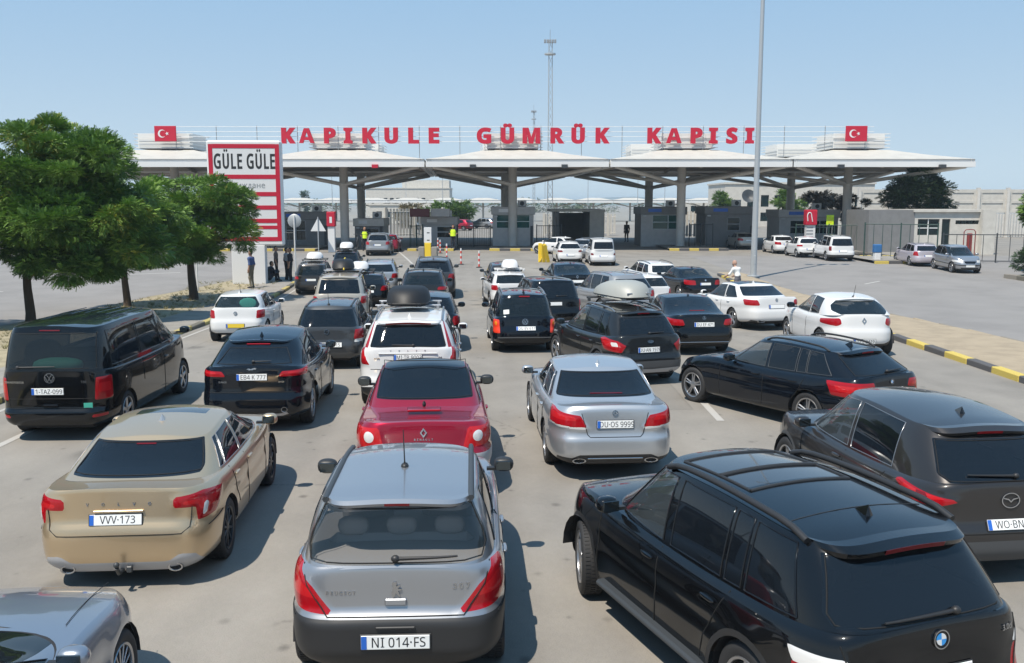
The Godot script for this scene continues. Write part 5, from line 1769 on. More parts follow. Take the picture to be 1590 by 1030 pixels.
	c = make_car(with("mpv", {"label": "silver compact people carrier parked nose towards us near the right edge", "paint": M.silver, "q": 1, "L": 4.03, "W": 1.7, "H": 1.6, "gh": [0.1, 0.5, 2.3, 3.25], "wb": 2.6, "fo": 0.78, "nose": 0.8, "pillars": [[0.55, 0.7], [1.45, 1.48], [1.53, 1.56]], "clad": [[0.0, 0.3], [4.0, 0.3]],
		"lights": [["headlight", "lamp_white", "front", [[0.42, 0.66], [0.8, 0.68], [0.8, 0.8], [0.5, 0.78]]], ["headlight", "lamp_white", "side", [[3.72, 0.66], [4.0, 0.66], [4.0, 0.8], [3.72, 0.8]]], ["grille", "gloss_black", "front", sym([[0.3, 0.6], [0.36, 0.74]]), {"sided": false}], ["front_bumper_strip", "black_plastic", "front", sym([[0.75, 0.48], [0.78, 0.54]]), {"sided": false}], ["lower_grille", "black_plastic", "front", sym([[0.5, 0.28], [0.55, 0.36]]), {"sided": false}], ["side_strip", "grey_plastic", "side", [[0.7, 0.52], [3.3, 0.5], [3.3, 0.56], [0.7, 0.58]]]]}))
	set_down(c, 27.4, -59.9, 178.0, 1.0, 4.03)
	var fp := MB.new()
	rbx(fp, Vector3(0, 0.45, -2.02), Vector3(0.52, 0.11, 0.012), 0.003)
	obj("license_plate", fp, M.plate_white, c)


func _round_poly(x: float, y: float, r: float) -> Array:
	var a := []
	for k in 18:
		a.append([x + cos(TAU * k / 18) * r, y + sin(TAU * k / 18) * r])
	return a


func roof_box(car: Node3D, at: Vector3, size: Vector3, m: String, bars: String, label: String, strap := false) -> void:
	var o := thing("roof_box", label, "roof box", Vector3.ZERO, 0.0, "")
	var mb := MB.new()
	var h := size * 0.5
	# tapered lid: wider and taller at the back
	var rows := [[0.0, 0.90], [0.10, 0.985], [0.28, 1.0], [0.42, 0.985], [0.62, 0.95], [0.80, 0.88], [0.93, 0.76], [0.985, 0.6], [1.0, 0.3], [1.0, 0.0]]
	var P := []
	for r: Array in rows:
		var line := PackedVector3Array()
		for k in 33:
			var p := se(TAU * k / 32.0 if k <= 16 else TAU - TAU * k / 32.0, h.x * r[1], h.z * r[1], -h.z * r[1], 5.0, 3.2)
			if k > 16:
				p.x = -p.x
			var f := clampf((p.y + h.z) / size.z, 0.0, 1.0)
			line.append(Vector3(p.x, size.y * r[0] * lerpf(0.55, 1.0, smoothstep(0.0, 0.6, f)), p.y))
		P.append(line)
	for r in P.size() - 1:
		for k in 32:
			var a: Vector3 = P[r][k]; var b: Vector3 = P[r][k + 1]; var c: Vector3 = P[r + 1][k + 1]; var d: Vector3 = P[r + 1][k]
			var na := Vector3(a.x, 0.2 + 3.0 * pow(r / 9.0, 4.0), a.z * 0.35).normalized()
			var nb := Vector3(b.x, 0.2 + 3.0 * pow(r / 9.0, 4.0), b.z * 0.35).normalized()
			var nc := Vector3(c.x, 0.2 + 3.0 * pow((r + 1) / 9.0, 4.0), c.z * 0.35).normalized()
			var nd := Vector3(d.x, 0.2 + 3.0 * pow((r + 1) / 9.0, 4.0), d.z * 0.35).normalized()
			mb.tri(a, b, c, na, nb, nc)
			mb.tri(a, c, d, na, nc, nd)
	for k in 32:
		mb.flat(P[0][k], P[0][k + 1], Vector3.ZERO, Vector3.DOWN)
	put("lid", mb.mesh(), M[m], o, Transform3D(Basis(), Vector3(0, 0.1, 0)))
	mb = MB.new()
	for k in 32:
		tube(mb, [P[1][k] * Vector3(1.01, 1, 1.01) + Vector3(0, 0.02 + 0.1, 0), P[1][k + 1] * Vector3(1.01, 1, 1.01) + Vector3(0, 0.12, 0)], 0.012, 5)
	obj("rim_band", mb, M.black_plastic if m != "box_white" else M.steel_grey, o)
	for z: float in [-0.45, 0.45]:
		mb = MB.new()
		tube(mb, [Vector3(-0.66, 0.075, z), Vector3(0.66, 0.075, z)], 0.022, 8)
		for sg: float in [-1.0, 1.0]:
			rbx(mb, Vector3(sg * 0.6, 0.03, z), Vector3(0.06, 0.09, 0.07), 0.01)
		obj("cross_bar", mb, M[bars], o)
	if strap:
		mb = MB.new()
		var pts := []
		for k in 9:
			pts.append(Vector3(0.06, 0.11 + size.y * (0.5 + 0.5 * sin(PI * k / 8.0)) * 1.02 if k > 0 and k < 8 else 0.11, lerpf(h.z * 1.02, -h.z * 0.7, k / 8.0)))
		tube(mb, pts, 0.025, 6)
		obj("strap", mb, M.plate_yellow, o)
	if m == "box_grey":
		for sx: float in [-0.2, 0.28]:
			mb = MB.new()
			rbx(mb, Vector3(sx, 0.26, h.z * 0.985), Vector3(0.14, 0.035, 0.02), 0.008)
			obj("latch", mb, M.alloy, o)
	o.transform = car.transform * Transform3D(Basis(), at)


func bicycle(car: Node3D, at: Vector3, label: String) -> void:
	var o := thing("bicycle", label, "bicycle")
	for z: float in [-0.5, 0.5]:
		var mb := MB.new()
		lathe(mb, [Vector2(0.31, -0.02), Vector2(0.34, 0.0), Vector2(0.31, 0.02), Vector2(0.30, 0.0), Vector2(0.31, -0.02)], 20, Transform3D(Basis(Vector3.FORWARD, -PI / 2), Vector3(0, 0.34, z)))
		for k in 8:
			var a := TAU * k / 8
			tube(mb, [Vector3(0, 0.34, z), Vector3(0, 0.34 + 0.31 * cos(a), z + 0.31 * sin(a))], 0.004, 4)
		obj("wheel", mb, M.rubber, o)
	var f := MB.new()
	var bb := Vector3(0, 0.3, 0.02)
	var st := Vector3(0, 0.78, 0.16)
	var hd := Vector3(0, 0.78, -0.36)
	for e: Array in [[bb, st], [st, hd], [bb, hd], [bb, Vector3(0, 0.34, 0.5)], [st, Vector3(0, 0.34, 0.5)], [hd, Vector3(0, 0.34, -0.5)], [hd, hd + Vector3(0, 0.12, 0.02)], [st, st + Vector3(0, 0.12, 0.03)]]:
		tube(f, e, 0.018, 6)
	obj("frame", f, M.dark_metal, o)
	f = MB.new()
	tube(f, [hd + Vector3(-0.28, 0.12, 0.05), hd + Vector3(0, 0.12, 0), hd + Vector3(0.28, 0.12, 0.05)], 0.015, 6)
	obj("handlebar", f, M.dark_metal, o)
	f = MB.new()
	ball(f, st + Vector3(0, 0.14, 0.05), Vector3(0.06, 0.03, 0.13))
	obj("saddle", f, M.rubber, o)
	o.transform = car.transform * Transform3D(Basis(), at)


# ------------------------------------------------------------------ the setting
func sheet(mb: MB, left: Callable, right: Callable, z0: float, z1: float, up: float, step := 1.0) -> void:   # a strip of ground between two edges
	var n := maxi(1, int(ceil(absf(z1 - z0) / step)))
	for k in n:
		var a := lerpf(z0, z1, float(k) / n)
		var b := lerpf(z0, z1, float(k + 1) / n)
		mb.quad(G(left.call(a), a, up), G(right.call(a), a, up), G(right.call(b), b, up), G(left.call(b), b, up), Vector3.UP)


func left_kerb(z: float) -> float:
	return pchip([[-60.0, -12.6], [-48.0, -11.55], [-38.0, -10.95], [-31.0, -10.6], [-23.0, -10.35], [-10.0, -10.3]], z)


func right_kerb(z: float) -> float:
	return 11.5 + maxf(0.0, (-z - 26.0)) * 0.022


func kerb_row(called: String, pts: Array, ma: Material, mb2: Material, len := 1.25, w := 0.22, h := 0.13) -> void:
	var root := thing(called, "", "")
	root.set_meta("kind", "structure")
	var meshes := []
	for v in 3:
		var mb := MB.new()
		rbx(mb, Vector3(0, h * 0.5 - 0.02, 0), Vector3(w, h + 0.04, len - 0.012 - v * 0.006), 0.018)
		meshes.append(mb.mesh())
	var k := 0
	for i in pts.size() - 1:
		var a: Vector3 = pts[i]
		var b: Vector3 = pts[i + 1]
		var d := b - a
		var n := maxi(1, int(round(d.length() / len)))
		for j in n:
			var p := a.lerp(b, (j + 0.5) / n)
			p.y = gy(p.z)
			var t := Transform3D(Basis(Vector3.UP, atan2(-d.x, -d.z)) * Basis().scaled(Vector3(1, 1, d.length() / n / len)), p + Vector3(0, 0.003 * (k % 3), 0))
			put("kerb_stone", meshes[k % 3], ma if k % 2 == 0 else mb2, root, t)
			k += 1


func setting() -> void:
	var asphalt := rough_mat("asphalt", 11, Color(0.24, 0.222, 0.197), 0.16, 1.6, 23.0, 0.88, 0.05, 0.2)
	var asphalt2 := rough_mat("asphalt_side", 23, Color(0.235, 0.222, 0.21), 0.12, 2.1, 31.0, 0.9, 0.05, 0.14)
	var concrete := rough_mat("concrete_pavement", 31, Color(0.27, 0.25, 0.22), 0.14, 1.4, 9.0, 0.9, 0.05, 0.22)
	var dirt := rough_mat("dirt", 37, Color(0.34, 0.29, 0.19), 0.22, 1.1, 6.0, 0.95, 0.04, 0.28)
	var sand := rough_mat("sandy_island", 41, Color(0.35, 0.285, 0.20), 0.16, 1.2, 8.0, 0.95, 0.05, 0.18)
	var far := rough_mat("far_ground", 43, Color(0.27, 0.26, 0.235), 0.15, 9.0, 90.0, 0.95, 0.04, 0.25)
	rough_mat("kerb_yellow", 47, Color(0.52, 0.40, 0.09), 0.4, 0.7, 0.0, 0.8, 0.03)
	rough_mat("kerb_dark", 53, Color(0.085, 0.083, 0.085), 0.5, 0.7, 0.0, 0.85, 0.03)
	rough_mat("kerb_old_yellow", 59, Color(0.40, 0.33, 0.12), 0.3, 0.7, 0.0, 0.85, 0.03)
	rough_mat("kerb_old_dark", 61, Color(0.13, 0.12, 0.095), 0.35, 0.7, 0.0, 0.85, 0.03)
	rough_mat("kerb_grey", 67, Color(0.22, 0.2, 0.17), 0.3, 0.7, 0.0, 0.9, 0.03)
	rough_mat("road_paint", 71, Color(0.40, 0.385, 0.36), 0.3, 0.5, 0.0, 0.8, 0.06)
	# ground
	var mb := MB.new()
	var zs := [30.0]
	for k in 60:
		zs.append(8.0 - k * 2.0)
	zs.append_array([-180.0])
	var xs := [-700.0, -60.0, -20.0, 20.0, 60.0, 700.0]
	for i in zs.size() - 1:
		for j in xs.size() - 1:
			mb.quad(G(xs[j], zs[i]), G(xs[j + 1], zs[i]), G(xs[j + 1], zs[i + 1]), G(xs[j], zs[i + 1]), Vector3.UP)
	struct("road", mb, asphalt)
	mb = MB.new()
	mb.quad(Vector3(-4000, -0.02, -179.9), Vector3(4000, -0.02, -179.9), Vector3(4000, -0.02, -4500), Vector3(-4000, -0.02, -4500), Vector3.UP)
	struct("terrain", mb, far)
	# the road on the left and the yard on the right
	mb = MB.new()
	sheet(mb, func(_z): return -60.0, func(z): return -16.9 + clampf((-z - 50.0) * 0.25, 0.0, 5.0), 5.0, -76.0, 0.004)
	struct("side_road", mb, asphalt2)
	mb = MB.new()
	sheet(mb, func(z): return 14.75 - clampf((-z - 26.0) * 0.04, 0.0, 1.4), func(_z): return 70.0, 5.0, -72.0, 0.004)
	struct("yard_paving", mb, asphalt2)
	# left pavement: kerb, concrete, dirt under the trees
	var lk := []
	for k in 17:
		var z := lerpf(-8.0, -56.0, k / 16.0)
		lk.append(Vector3(left_kerb(z), 0, z))
	kerb_row("kerb", lk, M.kerb_old_yellow, M.kerb_old_dark)
	mb = MB.new()
	sheet(mb, func(z): return left_kerb(z) - 1.9, func(z): return left_kerb(z) - 0.1, -5.0, -56.5, 0.09)
	struct("pavement", mb, concrete)
	mb = MB.new()
	sheet(mb, func(z): return -17.0 + clampf((-z - 44.0) * 0.2, 0.0, 3.0), func(z): return left_kerb(z) - 1.9, -5.0, -52.0, 0.085)
	struct("planted_ground", mb, dirt)
	mb = MB.new()
	sheet(mb, func(z): return -17.06 + clampf((-z - 44.0) * 0.2, 0.0, 3.0), func(z): return -16.98 + clampf((-z - 44.0) * 0.2, 0.0, 3.0), -5.0, -52.0, 0.092)
	struct("pavement_edge", mb, M.kerb_grey)
	# right island
	var rk := []
	for k in 13:
		var z := lerpf(-11.0, -55.0, k / 12.0)
		rk.append(Vector3(right_kerb(z), 0, z))
	kerb_row("kerb", rk, M.kerb_yellow, M.kerb_dark, 1.3, 0.24, 0.15)
	mb = MB.new()
	sheet(mb, func(z): return right_kerb(z) + 0.1, func(z): return 14.75 - clampf((-z - 26.0) * 0.04, 0.0, 1.4), -5.0, -56.0, 0.10)
	struct("pavement", mb, sand)
	var bk := []
	for k in 13:
		var z := lerpf(-11.0, -56.0, k / 12.0)
		bk.append(Vector3(14.75 - clampf((-z - 26.0) * 0.04, 0.0, 1.4), 0, z))
	kerb_row("kerb", bk, M.kerb_grey, sand, 1.9, 0.12, 0.10)
	# markings
	for dsh: Array in [[3.86, -20.3, 3.84, -16.9], [3.80, -28.5, 3.82, -25.1], [3.86, -12.4, 3.88, -9.0], [-8.47, -16.6, -8.45, -12.6], [-8.8, -24.6, -8.6, -20.8], [-9.57, -79.0, -6.68, -63.0], [-2.35, -30.0, -2.2, -26.6], [-2.6, -38.0, -2.5, -34.6], [-1.9, -22.0, -1.75, -18.6], [0.1, -58.5, 0.0, -55.0], [3.3, -50.0, 3.3, -46.6], [26.0, -41.0, 23.4, -38.4], [20.4, -52.0, 19.0, -50.5]]:
		mb = MB.new()
		var a := Vector2(dsh[0], dsh[1])
		var b := Vector2(dsh[2], dsh[3])
		var nn := (b - a).orthogonal().normalized() * 0.07
		for k in 6:
			var p := a.lerp(b, k / 6.0)
			var q := a.lerp(b, (k + 1) / 6.0)
			mb.quad(G(p.x - nn.x, p.y - nn.y, 0.009), G(p.x + nn.x, p.y + nn.y, 0.009), G(q.x + nn.x, q.y + nn.y, 0.009), G(q.x - nn.x, q.y - nn.y, 0.009), Vector3.UP)
		struct("road_marking", mb, M.road_paint)
	mb = MB.new()
	sheet(mb, func(z): return left_kerb(z) + 0.42, func(z): return left_kerb(z) + 0.51, -6.0, -55.0, 0.008)
	struct("road_marking", mb, M.road_paint)
	for k in 11:   # hatching on the far left road
		mb = MB.new()
		var z := -60.0 - k * 1.6
		var x := -28.5 + k * 0.55
		mb.quad(G(x, z, 0.012), G(x + 0.35, z, 0.012), G(x + 2.2, z - 1.0, 0.012), G(x + 1.85, z - 1.0, 0.012), Vector3.UP)
		struct("road_marking", mb, M.road_paint)
	for q: Array in [[-31.0, -46.0, -25.5, -46.8], [-38.0, -33.0, -27.0, -36.0], [-27.0, -53.5, -20.0, -56.5]]:
		mb = MB.new()
		mb.quad(G(q[0], q[1], 0.012), G(q[0], q[1] - 0.25, 0.012), G(q[2], q[3] - 0.25, 0.012), G(q[2], q[3], 0.012), Vector3.UP)
		struct("road_marking", mb, M.road_paint)
	# the worn asphalt of the queue lanes
	mb = MB.new()
	sheet(mb, func(z): return left_kerb(z) + 0.1, func(z): return right_kerb(z) - 0.1, 6.0, -66.0, 0.004)
	struct("queue_lanes", mb, worn_asphalt())


func worn_asphalt() -> StandardMaterial3D:   # tyre tracks, oil drips, repairs and cracks over 24 x 72 m
	var w := 720
	var h := 1600
	var rng := RandomNumberGenerator.new()
	rng.seed = 5
	var f := FastNoiseLite.new()
	f.seed = 4
	f.fractal_octaves = 5
	f.frequency = 0.03
	var fine := f.get_image(w, h).get_data()
	f.seed = 9
	f.frequency = 0.02
	f.fractal_octaves = 4
	var st := f.get_image(w, 60)
	st.resize(w, h, Image.INTERPOLATE_CUBIC)
	var streak := st.get_data()
	f.seed = 14
	f.frequency = 0.05
	var bg := f.get_image(90, 200)
	bg.resize(w, h, Image.INTERPOLATE_CUBIC)
	var big := bg.get_data()
	var V := PackedFloat32Array()
	V.resize(w * h)
	for y in h:
		var z := -float(y) / h * 72.0
		var drift := 0.063 * z
		for x in w:
			var i := y * w + x
			var wx := float(x) / w * 24.0 - 12.0 - drift
			var ph := fposmod(wx + 0.95, 2.95) / 2.95   # one lane
			var c := absf(ph - 0.5)
			var lane := 0.075 * exp(-c * c * 90.0) + 0.045 * exp(-pow((c - 0.27) * 11.0, 2.0))
			var sk := streak[i] / 255.0
			V[i] = 1.0 + 0.2 * (fine[i] / 255.0 - 0.5) + 0.07 * (rng.randf() - 0.5) + 0.14 * (sk - 0.5) + 0.24 * (big[i] / 255.0 - 0.5) - lane * (0.35 + 1.1 * sk)
	for k in 16:   # repairs
		var x0 := rng.randi_range(10, w - 90)
		var y0 := rng.randi_range(100, h - 120)
		var pw := rng.randi_range(22, 80)
		var ph := rng.randi_range(26, 150)
		var t := rng.randf_range(0.87, 1.07)
		for y in range(y0, mini(h, y0 + ph)):
			for x in range(x0, mini(w, x0 + pw)):
				var edge := x == x0 or y == y0 or x == x0 + pw - 1 or y == y0 + ph - 1
				V[y * w + x] *= 0.74 if edge and rng.randf() < 0.85 else t
	for k in 1500:   # oil drips and specks
		var ln := rng.randi_range(-3, 3)
		var z := rng.randf_range(4.0, 70.0)
		var cx := int((12.0 + ln * 2.95 + 0.5 - 0.063 * z + rng.randfn() * 0.9) / 24.0 * w)
		var cy := int(z / 72.0 * h)
		var r := rng.randf_range(0.6, 2.0) if rng.randf() < 0.93 else rng.randf_range(4.0, 11.0)
		var dk := rng.randf_range(0.2, 0.5)
		for y in range(maxi(0, int(cy - r * 2)), mini(h, int(cy + r * 2))):
			for x in range(maxi(0, int(cx - r * 2)), mini(w, int(cx + r * 2))):
				var d := Vector2(x - cx, (y - cy) * 1.2).length() / r * (0.8 + 0.5 * fine[y * w + x] / 255.0)
				V[y * w + x] *= 1.0 - dk * (1.0 - smoothstep(0.3, 1.3, d))
	for k in 34:   # cracks
		var p := Vector2(rng.randf() * w, rng.randf() * h)
		var a := rng.randf_range(-0.5, 0.5) + (PI / 2 if rng.randf() < 0.6 else 0.0)
		for j in rng.randi_range(40, 260):
			a += rng.randfn() * 0.22
			p += Vector2(cos(a), sin(a))
			if p.x >= 0 and p.y >= 0 and p.x < w and p.y < h:
				V[int(p.y) * w + int(p.x)] *= rng.randf_range(0.66, 0.92)
	var base := Color(0.255, 0.235, 0.207)
	var bytes := PackedByteArray()
	bytes.resize(w * h * 3)
	var lut := []
	for ch in 3:
		var l := PackedByteArray()
		for k in 512:
			var v: float = [base.r, base.g, base.b][ch] * k / 256.0
			l.append(int(clampf(Color(v, v, v).linear_to_srgb().r * 255.0, 0, 255)))
		lut.append(l)
	var l0: PackedByteArray = lut[0]
	var l1: PackedByteArray = lut[1]
	var l2: PackedByteArray = lut[2]
	for i in w * h:
		var k := clampi(int(V[i] * 256.0), 0, 511)
		bytes[i * 3] = l0[k]
		bytes[i * 3 + 1] = l1[k]
		bytes[i * 3 + 2] = l2[k]
	var im := Image.create_from_data(w, h, false, Image.FORMAT_RGB8, bytes)
	im.flip_y()
	var m := mat("worn_asphalt", Color(1, 1, 1), 0.86)
	m.albedo_color = Color(1, 1, 1)
	m.albedo_texture = ImageTexture.create_from_image(im)
	m.uv1_triplanar = true
	m.uv1_world_triplanar = true
	m.uv1_scale = Vector3(1.0 / 24.0, 1.0, 1.0 / 72.0)
	m.uv1_offset = Vector3(0.5, 0.0, 0.0)
	m.detail_enabled = true
	m.detail_blend_mode = BaseMaterial3D.BLEND_MODE_MUL
	m.detail_uv_layer = BaseMaterial3D.DETAIL_UV_2
	m.detail_albedo = noise_tex(66, 0.09, [Color.WHITE * 0.8, Color.WHITE * 0.93, Color.WHITE], [0.2, 0.5, 0.8])
	m.uv2_triplanar = true
	m.uv2_world_triplanar = true
	m.uv2_scale = Vector3.ONE / 1.7
	return m


# ------------------------------------------------------------------ the gate
func umbrella(root: Node, x: float, z: float, w: float, d: float, eave: float, fascia: float, peak: float, col_r: float, shear: float, joint: float, mats: Array, detail := true) -> void:
	var sx := func(px: float, pz: float) -> float: return x + px + shear * pz * -1.0
	var c := func(px: float, y: float, pz: float) -> Vector3: return Vector3(sx.call(px, pz), y, z + pz)
	var hw := w * 0.5
	var hd := d * 0.5
	var pw := 15.0 * 0.165 if detail else w * 0.165
	var mb := MB.new()
	var e := eave + fascia + 0.2
	var cor := [Vector2(-hw, hd), Vector2(hw, hd), Vector2(hw, -hd), Vector2(-hw, -hd)]
	for k in 4:
		var a: Vector2 = cor[k]
		var b: Vector2 = cor[(k + 1) % 4]
		var am := a * 0.62
		var bm := b * 0.62
		var ap := Vector2(signf(a.x), signf(a.y)) * pw
		var bp := Vector2(signf(b.x), signf(b.y)) * pw
		var out := Vector3(a.x + b.x, 40.0, a.y + b.y)
		var hm := lerpf(e, peak, 0.52)
		mb.quad(c.call(a.x, e, a.y), c.call(b.x, e, b.y), c.call(bm.x, hm, bm.y), c.call(am.x, hm, am.y), out)
		mb.quad(c.call(am.x, hm, am.y), c.call(bm.x, hm, bm.y), c.call(bp.x, peak, bp.y), c.call(ap.x, peak, ap.y), out)
	mb.quad(c.call(-pw, peak, pw), c.call(pw, peak, pw), c.call(pw, peak, -pw), c.call(-pw, peak, -pw), Vector3.UP)
	obj("roof", mb, mats[0], root)
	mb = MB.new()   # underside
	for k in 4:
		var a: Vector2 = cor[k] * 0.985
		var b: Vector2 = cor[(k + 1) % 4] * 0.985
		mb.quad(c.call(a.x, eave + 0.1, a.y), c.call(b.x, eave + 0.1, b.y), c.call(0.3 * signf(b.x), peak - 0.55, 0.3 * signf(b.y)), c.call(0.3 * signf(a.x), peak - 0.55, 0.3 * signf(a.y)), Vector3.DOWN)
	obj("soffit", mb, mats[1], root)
	for k in 4:   # fascia boards with a lip above
		mb = MB.new()
		var a: Vector2 = cor[k]
		var b: Vector2 = cor[(k + 1) % 4]
		var n := Vector2(b.y - a.y, a.x - b.x).normalized()
		if n.dot(a + b) < 0:
			n = -n
		for lv: Array in [[eave, eave + fascia, 0.0], [eave + fascia, e, -0.12]]:
			var ao: Vector2 = a + n * lv[2]
			var bo: Vector2 = b + n * lv[2]
			mb.quad(c.call(ao.x, lv[0], ao.y), c.call(bo.x, lv[0], bo.y), c.call(bo.x, lv[1], bo.y), c.call(ao.x, lv[1], ao.y), Vector3(n.x, 0, n.y))
			mb.quad(c.call(ao.x, lv[1], ao.y), c.call(bo.x, lv[1], bo.y), c.call(bo.x - n.x * 0.3, lv[1], bo.y - n.y * 0.3), c.call(ao.x - n.x * 0.3, lv[1], ao.y - n.y * 0.3), Vector3.UP)
		mb.quad(c.call(a.x, eave, a.y), c.call(b.x, eave, b.y), c.call(b.x - n.x * 0.35, eave, b.y - n.y * 0.35), c.call(a.x - n.x * 0.35, eave, a.y - n.y * 0.35), Vector3.DOWN)
		mb.quad(c.call(a.x - n.x * 0.35, eave, a.y - n.y * 0.35), c.call(b.x - n.x * 0.35, eave, b.y - n.y * 0.35), c.call(b.x - n.x * 0.35, e, b.y - n.y * 0.35), c.call(a.x - n.x * 0.35, e, a.y - n.y * 0.35), -Vector3(n.x, 0, n.y))
		obj("fascia", mb, mats[2], root)
	mb = MB.new()
	lathe(mb, [Vector2(col_r * 1.25, 0.0), Vector2(col_r * 1.25, 0.18), Vector2(col_r, 0.2), Vector2(col_r, joint - 0.25), Vector2(col_r * 1.1, joint - 0.22), Vector2(col_r * 1.1, joint + 0.1), Vector2(col_r, joint + 0.13), Vector2(col_r * 0.95, peak - 0.4)], 24 if detail else 10, Transform3D(Basis(), Vector3(x, gy(z), z)))
	obj("column", mb, mats[3], root)
	for k in 4:
		mb = MB.new()
		var a: Vector2 = cor[k]
		tube(mb, [Vector3(x + signf(a.x) * col_r * 0.7, joint, z + signf(a.y) * col_r * 0.7), c.call(a.x * 0.93, eave + 0.05, a.y * 0.93)], col_r * 0.42, 10 if detail else 6)
		obj("strut", mb, mats[3], root)
	if detail:
		for k in 4:   # beams of the underside
			mb = MB.new()
			var a: Vector2 = cor[k]
			var b: Vector2 = cor[(k + 1) % 4]
			var m: Vector2 = (a + b) * 0.5 * 0.96
			tube(mb, [Vector3(x, peak - 0.75, z), c.call(m.x, eave + 0.05, m.y)], 0.16, 6)
			obj("beam", mb, mats[1], root)
		for k in 3:
			mb = MB.new()
			rbx(mb, c.call((k - 1) * w * 0.27, eave - 0.1 + 0.35, hd * 0.55), Vector3(0.9, 0.12, 0.4), 0.03)
			obj("ceiling_lamp", mb, mats[2], root)
		# louvred box on the top
		mb = MB.new()
		bx(mb, c.call(0, peak + 0.75, 0), Vector3(pw * 1.8, 1.25, pw * 1.8))
		obj("plant_box", mb, M.louvre_back, root)
		for k in 5:
			mb = MB.new()
			var y := peak + 0.22 + k * 0.29
			for f: Array in [[0, 1], [0, -1], [1, 0], [-1, 0]]:
				var ct: Vector3 = c.call(f[0] * pw, y, f[1] * pw)
				bx(mb, ct, Vector3(0.05 if f[0] != 0 else pw * 2.0, 0.06, 0.05 if f[1] != 0 else pw * 2.0))
			obj("louvre_rail", mb, mats[2], root)


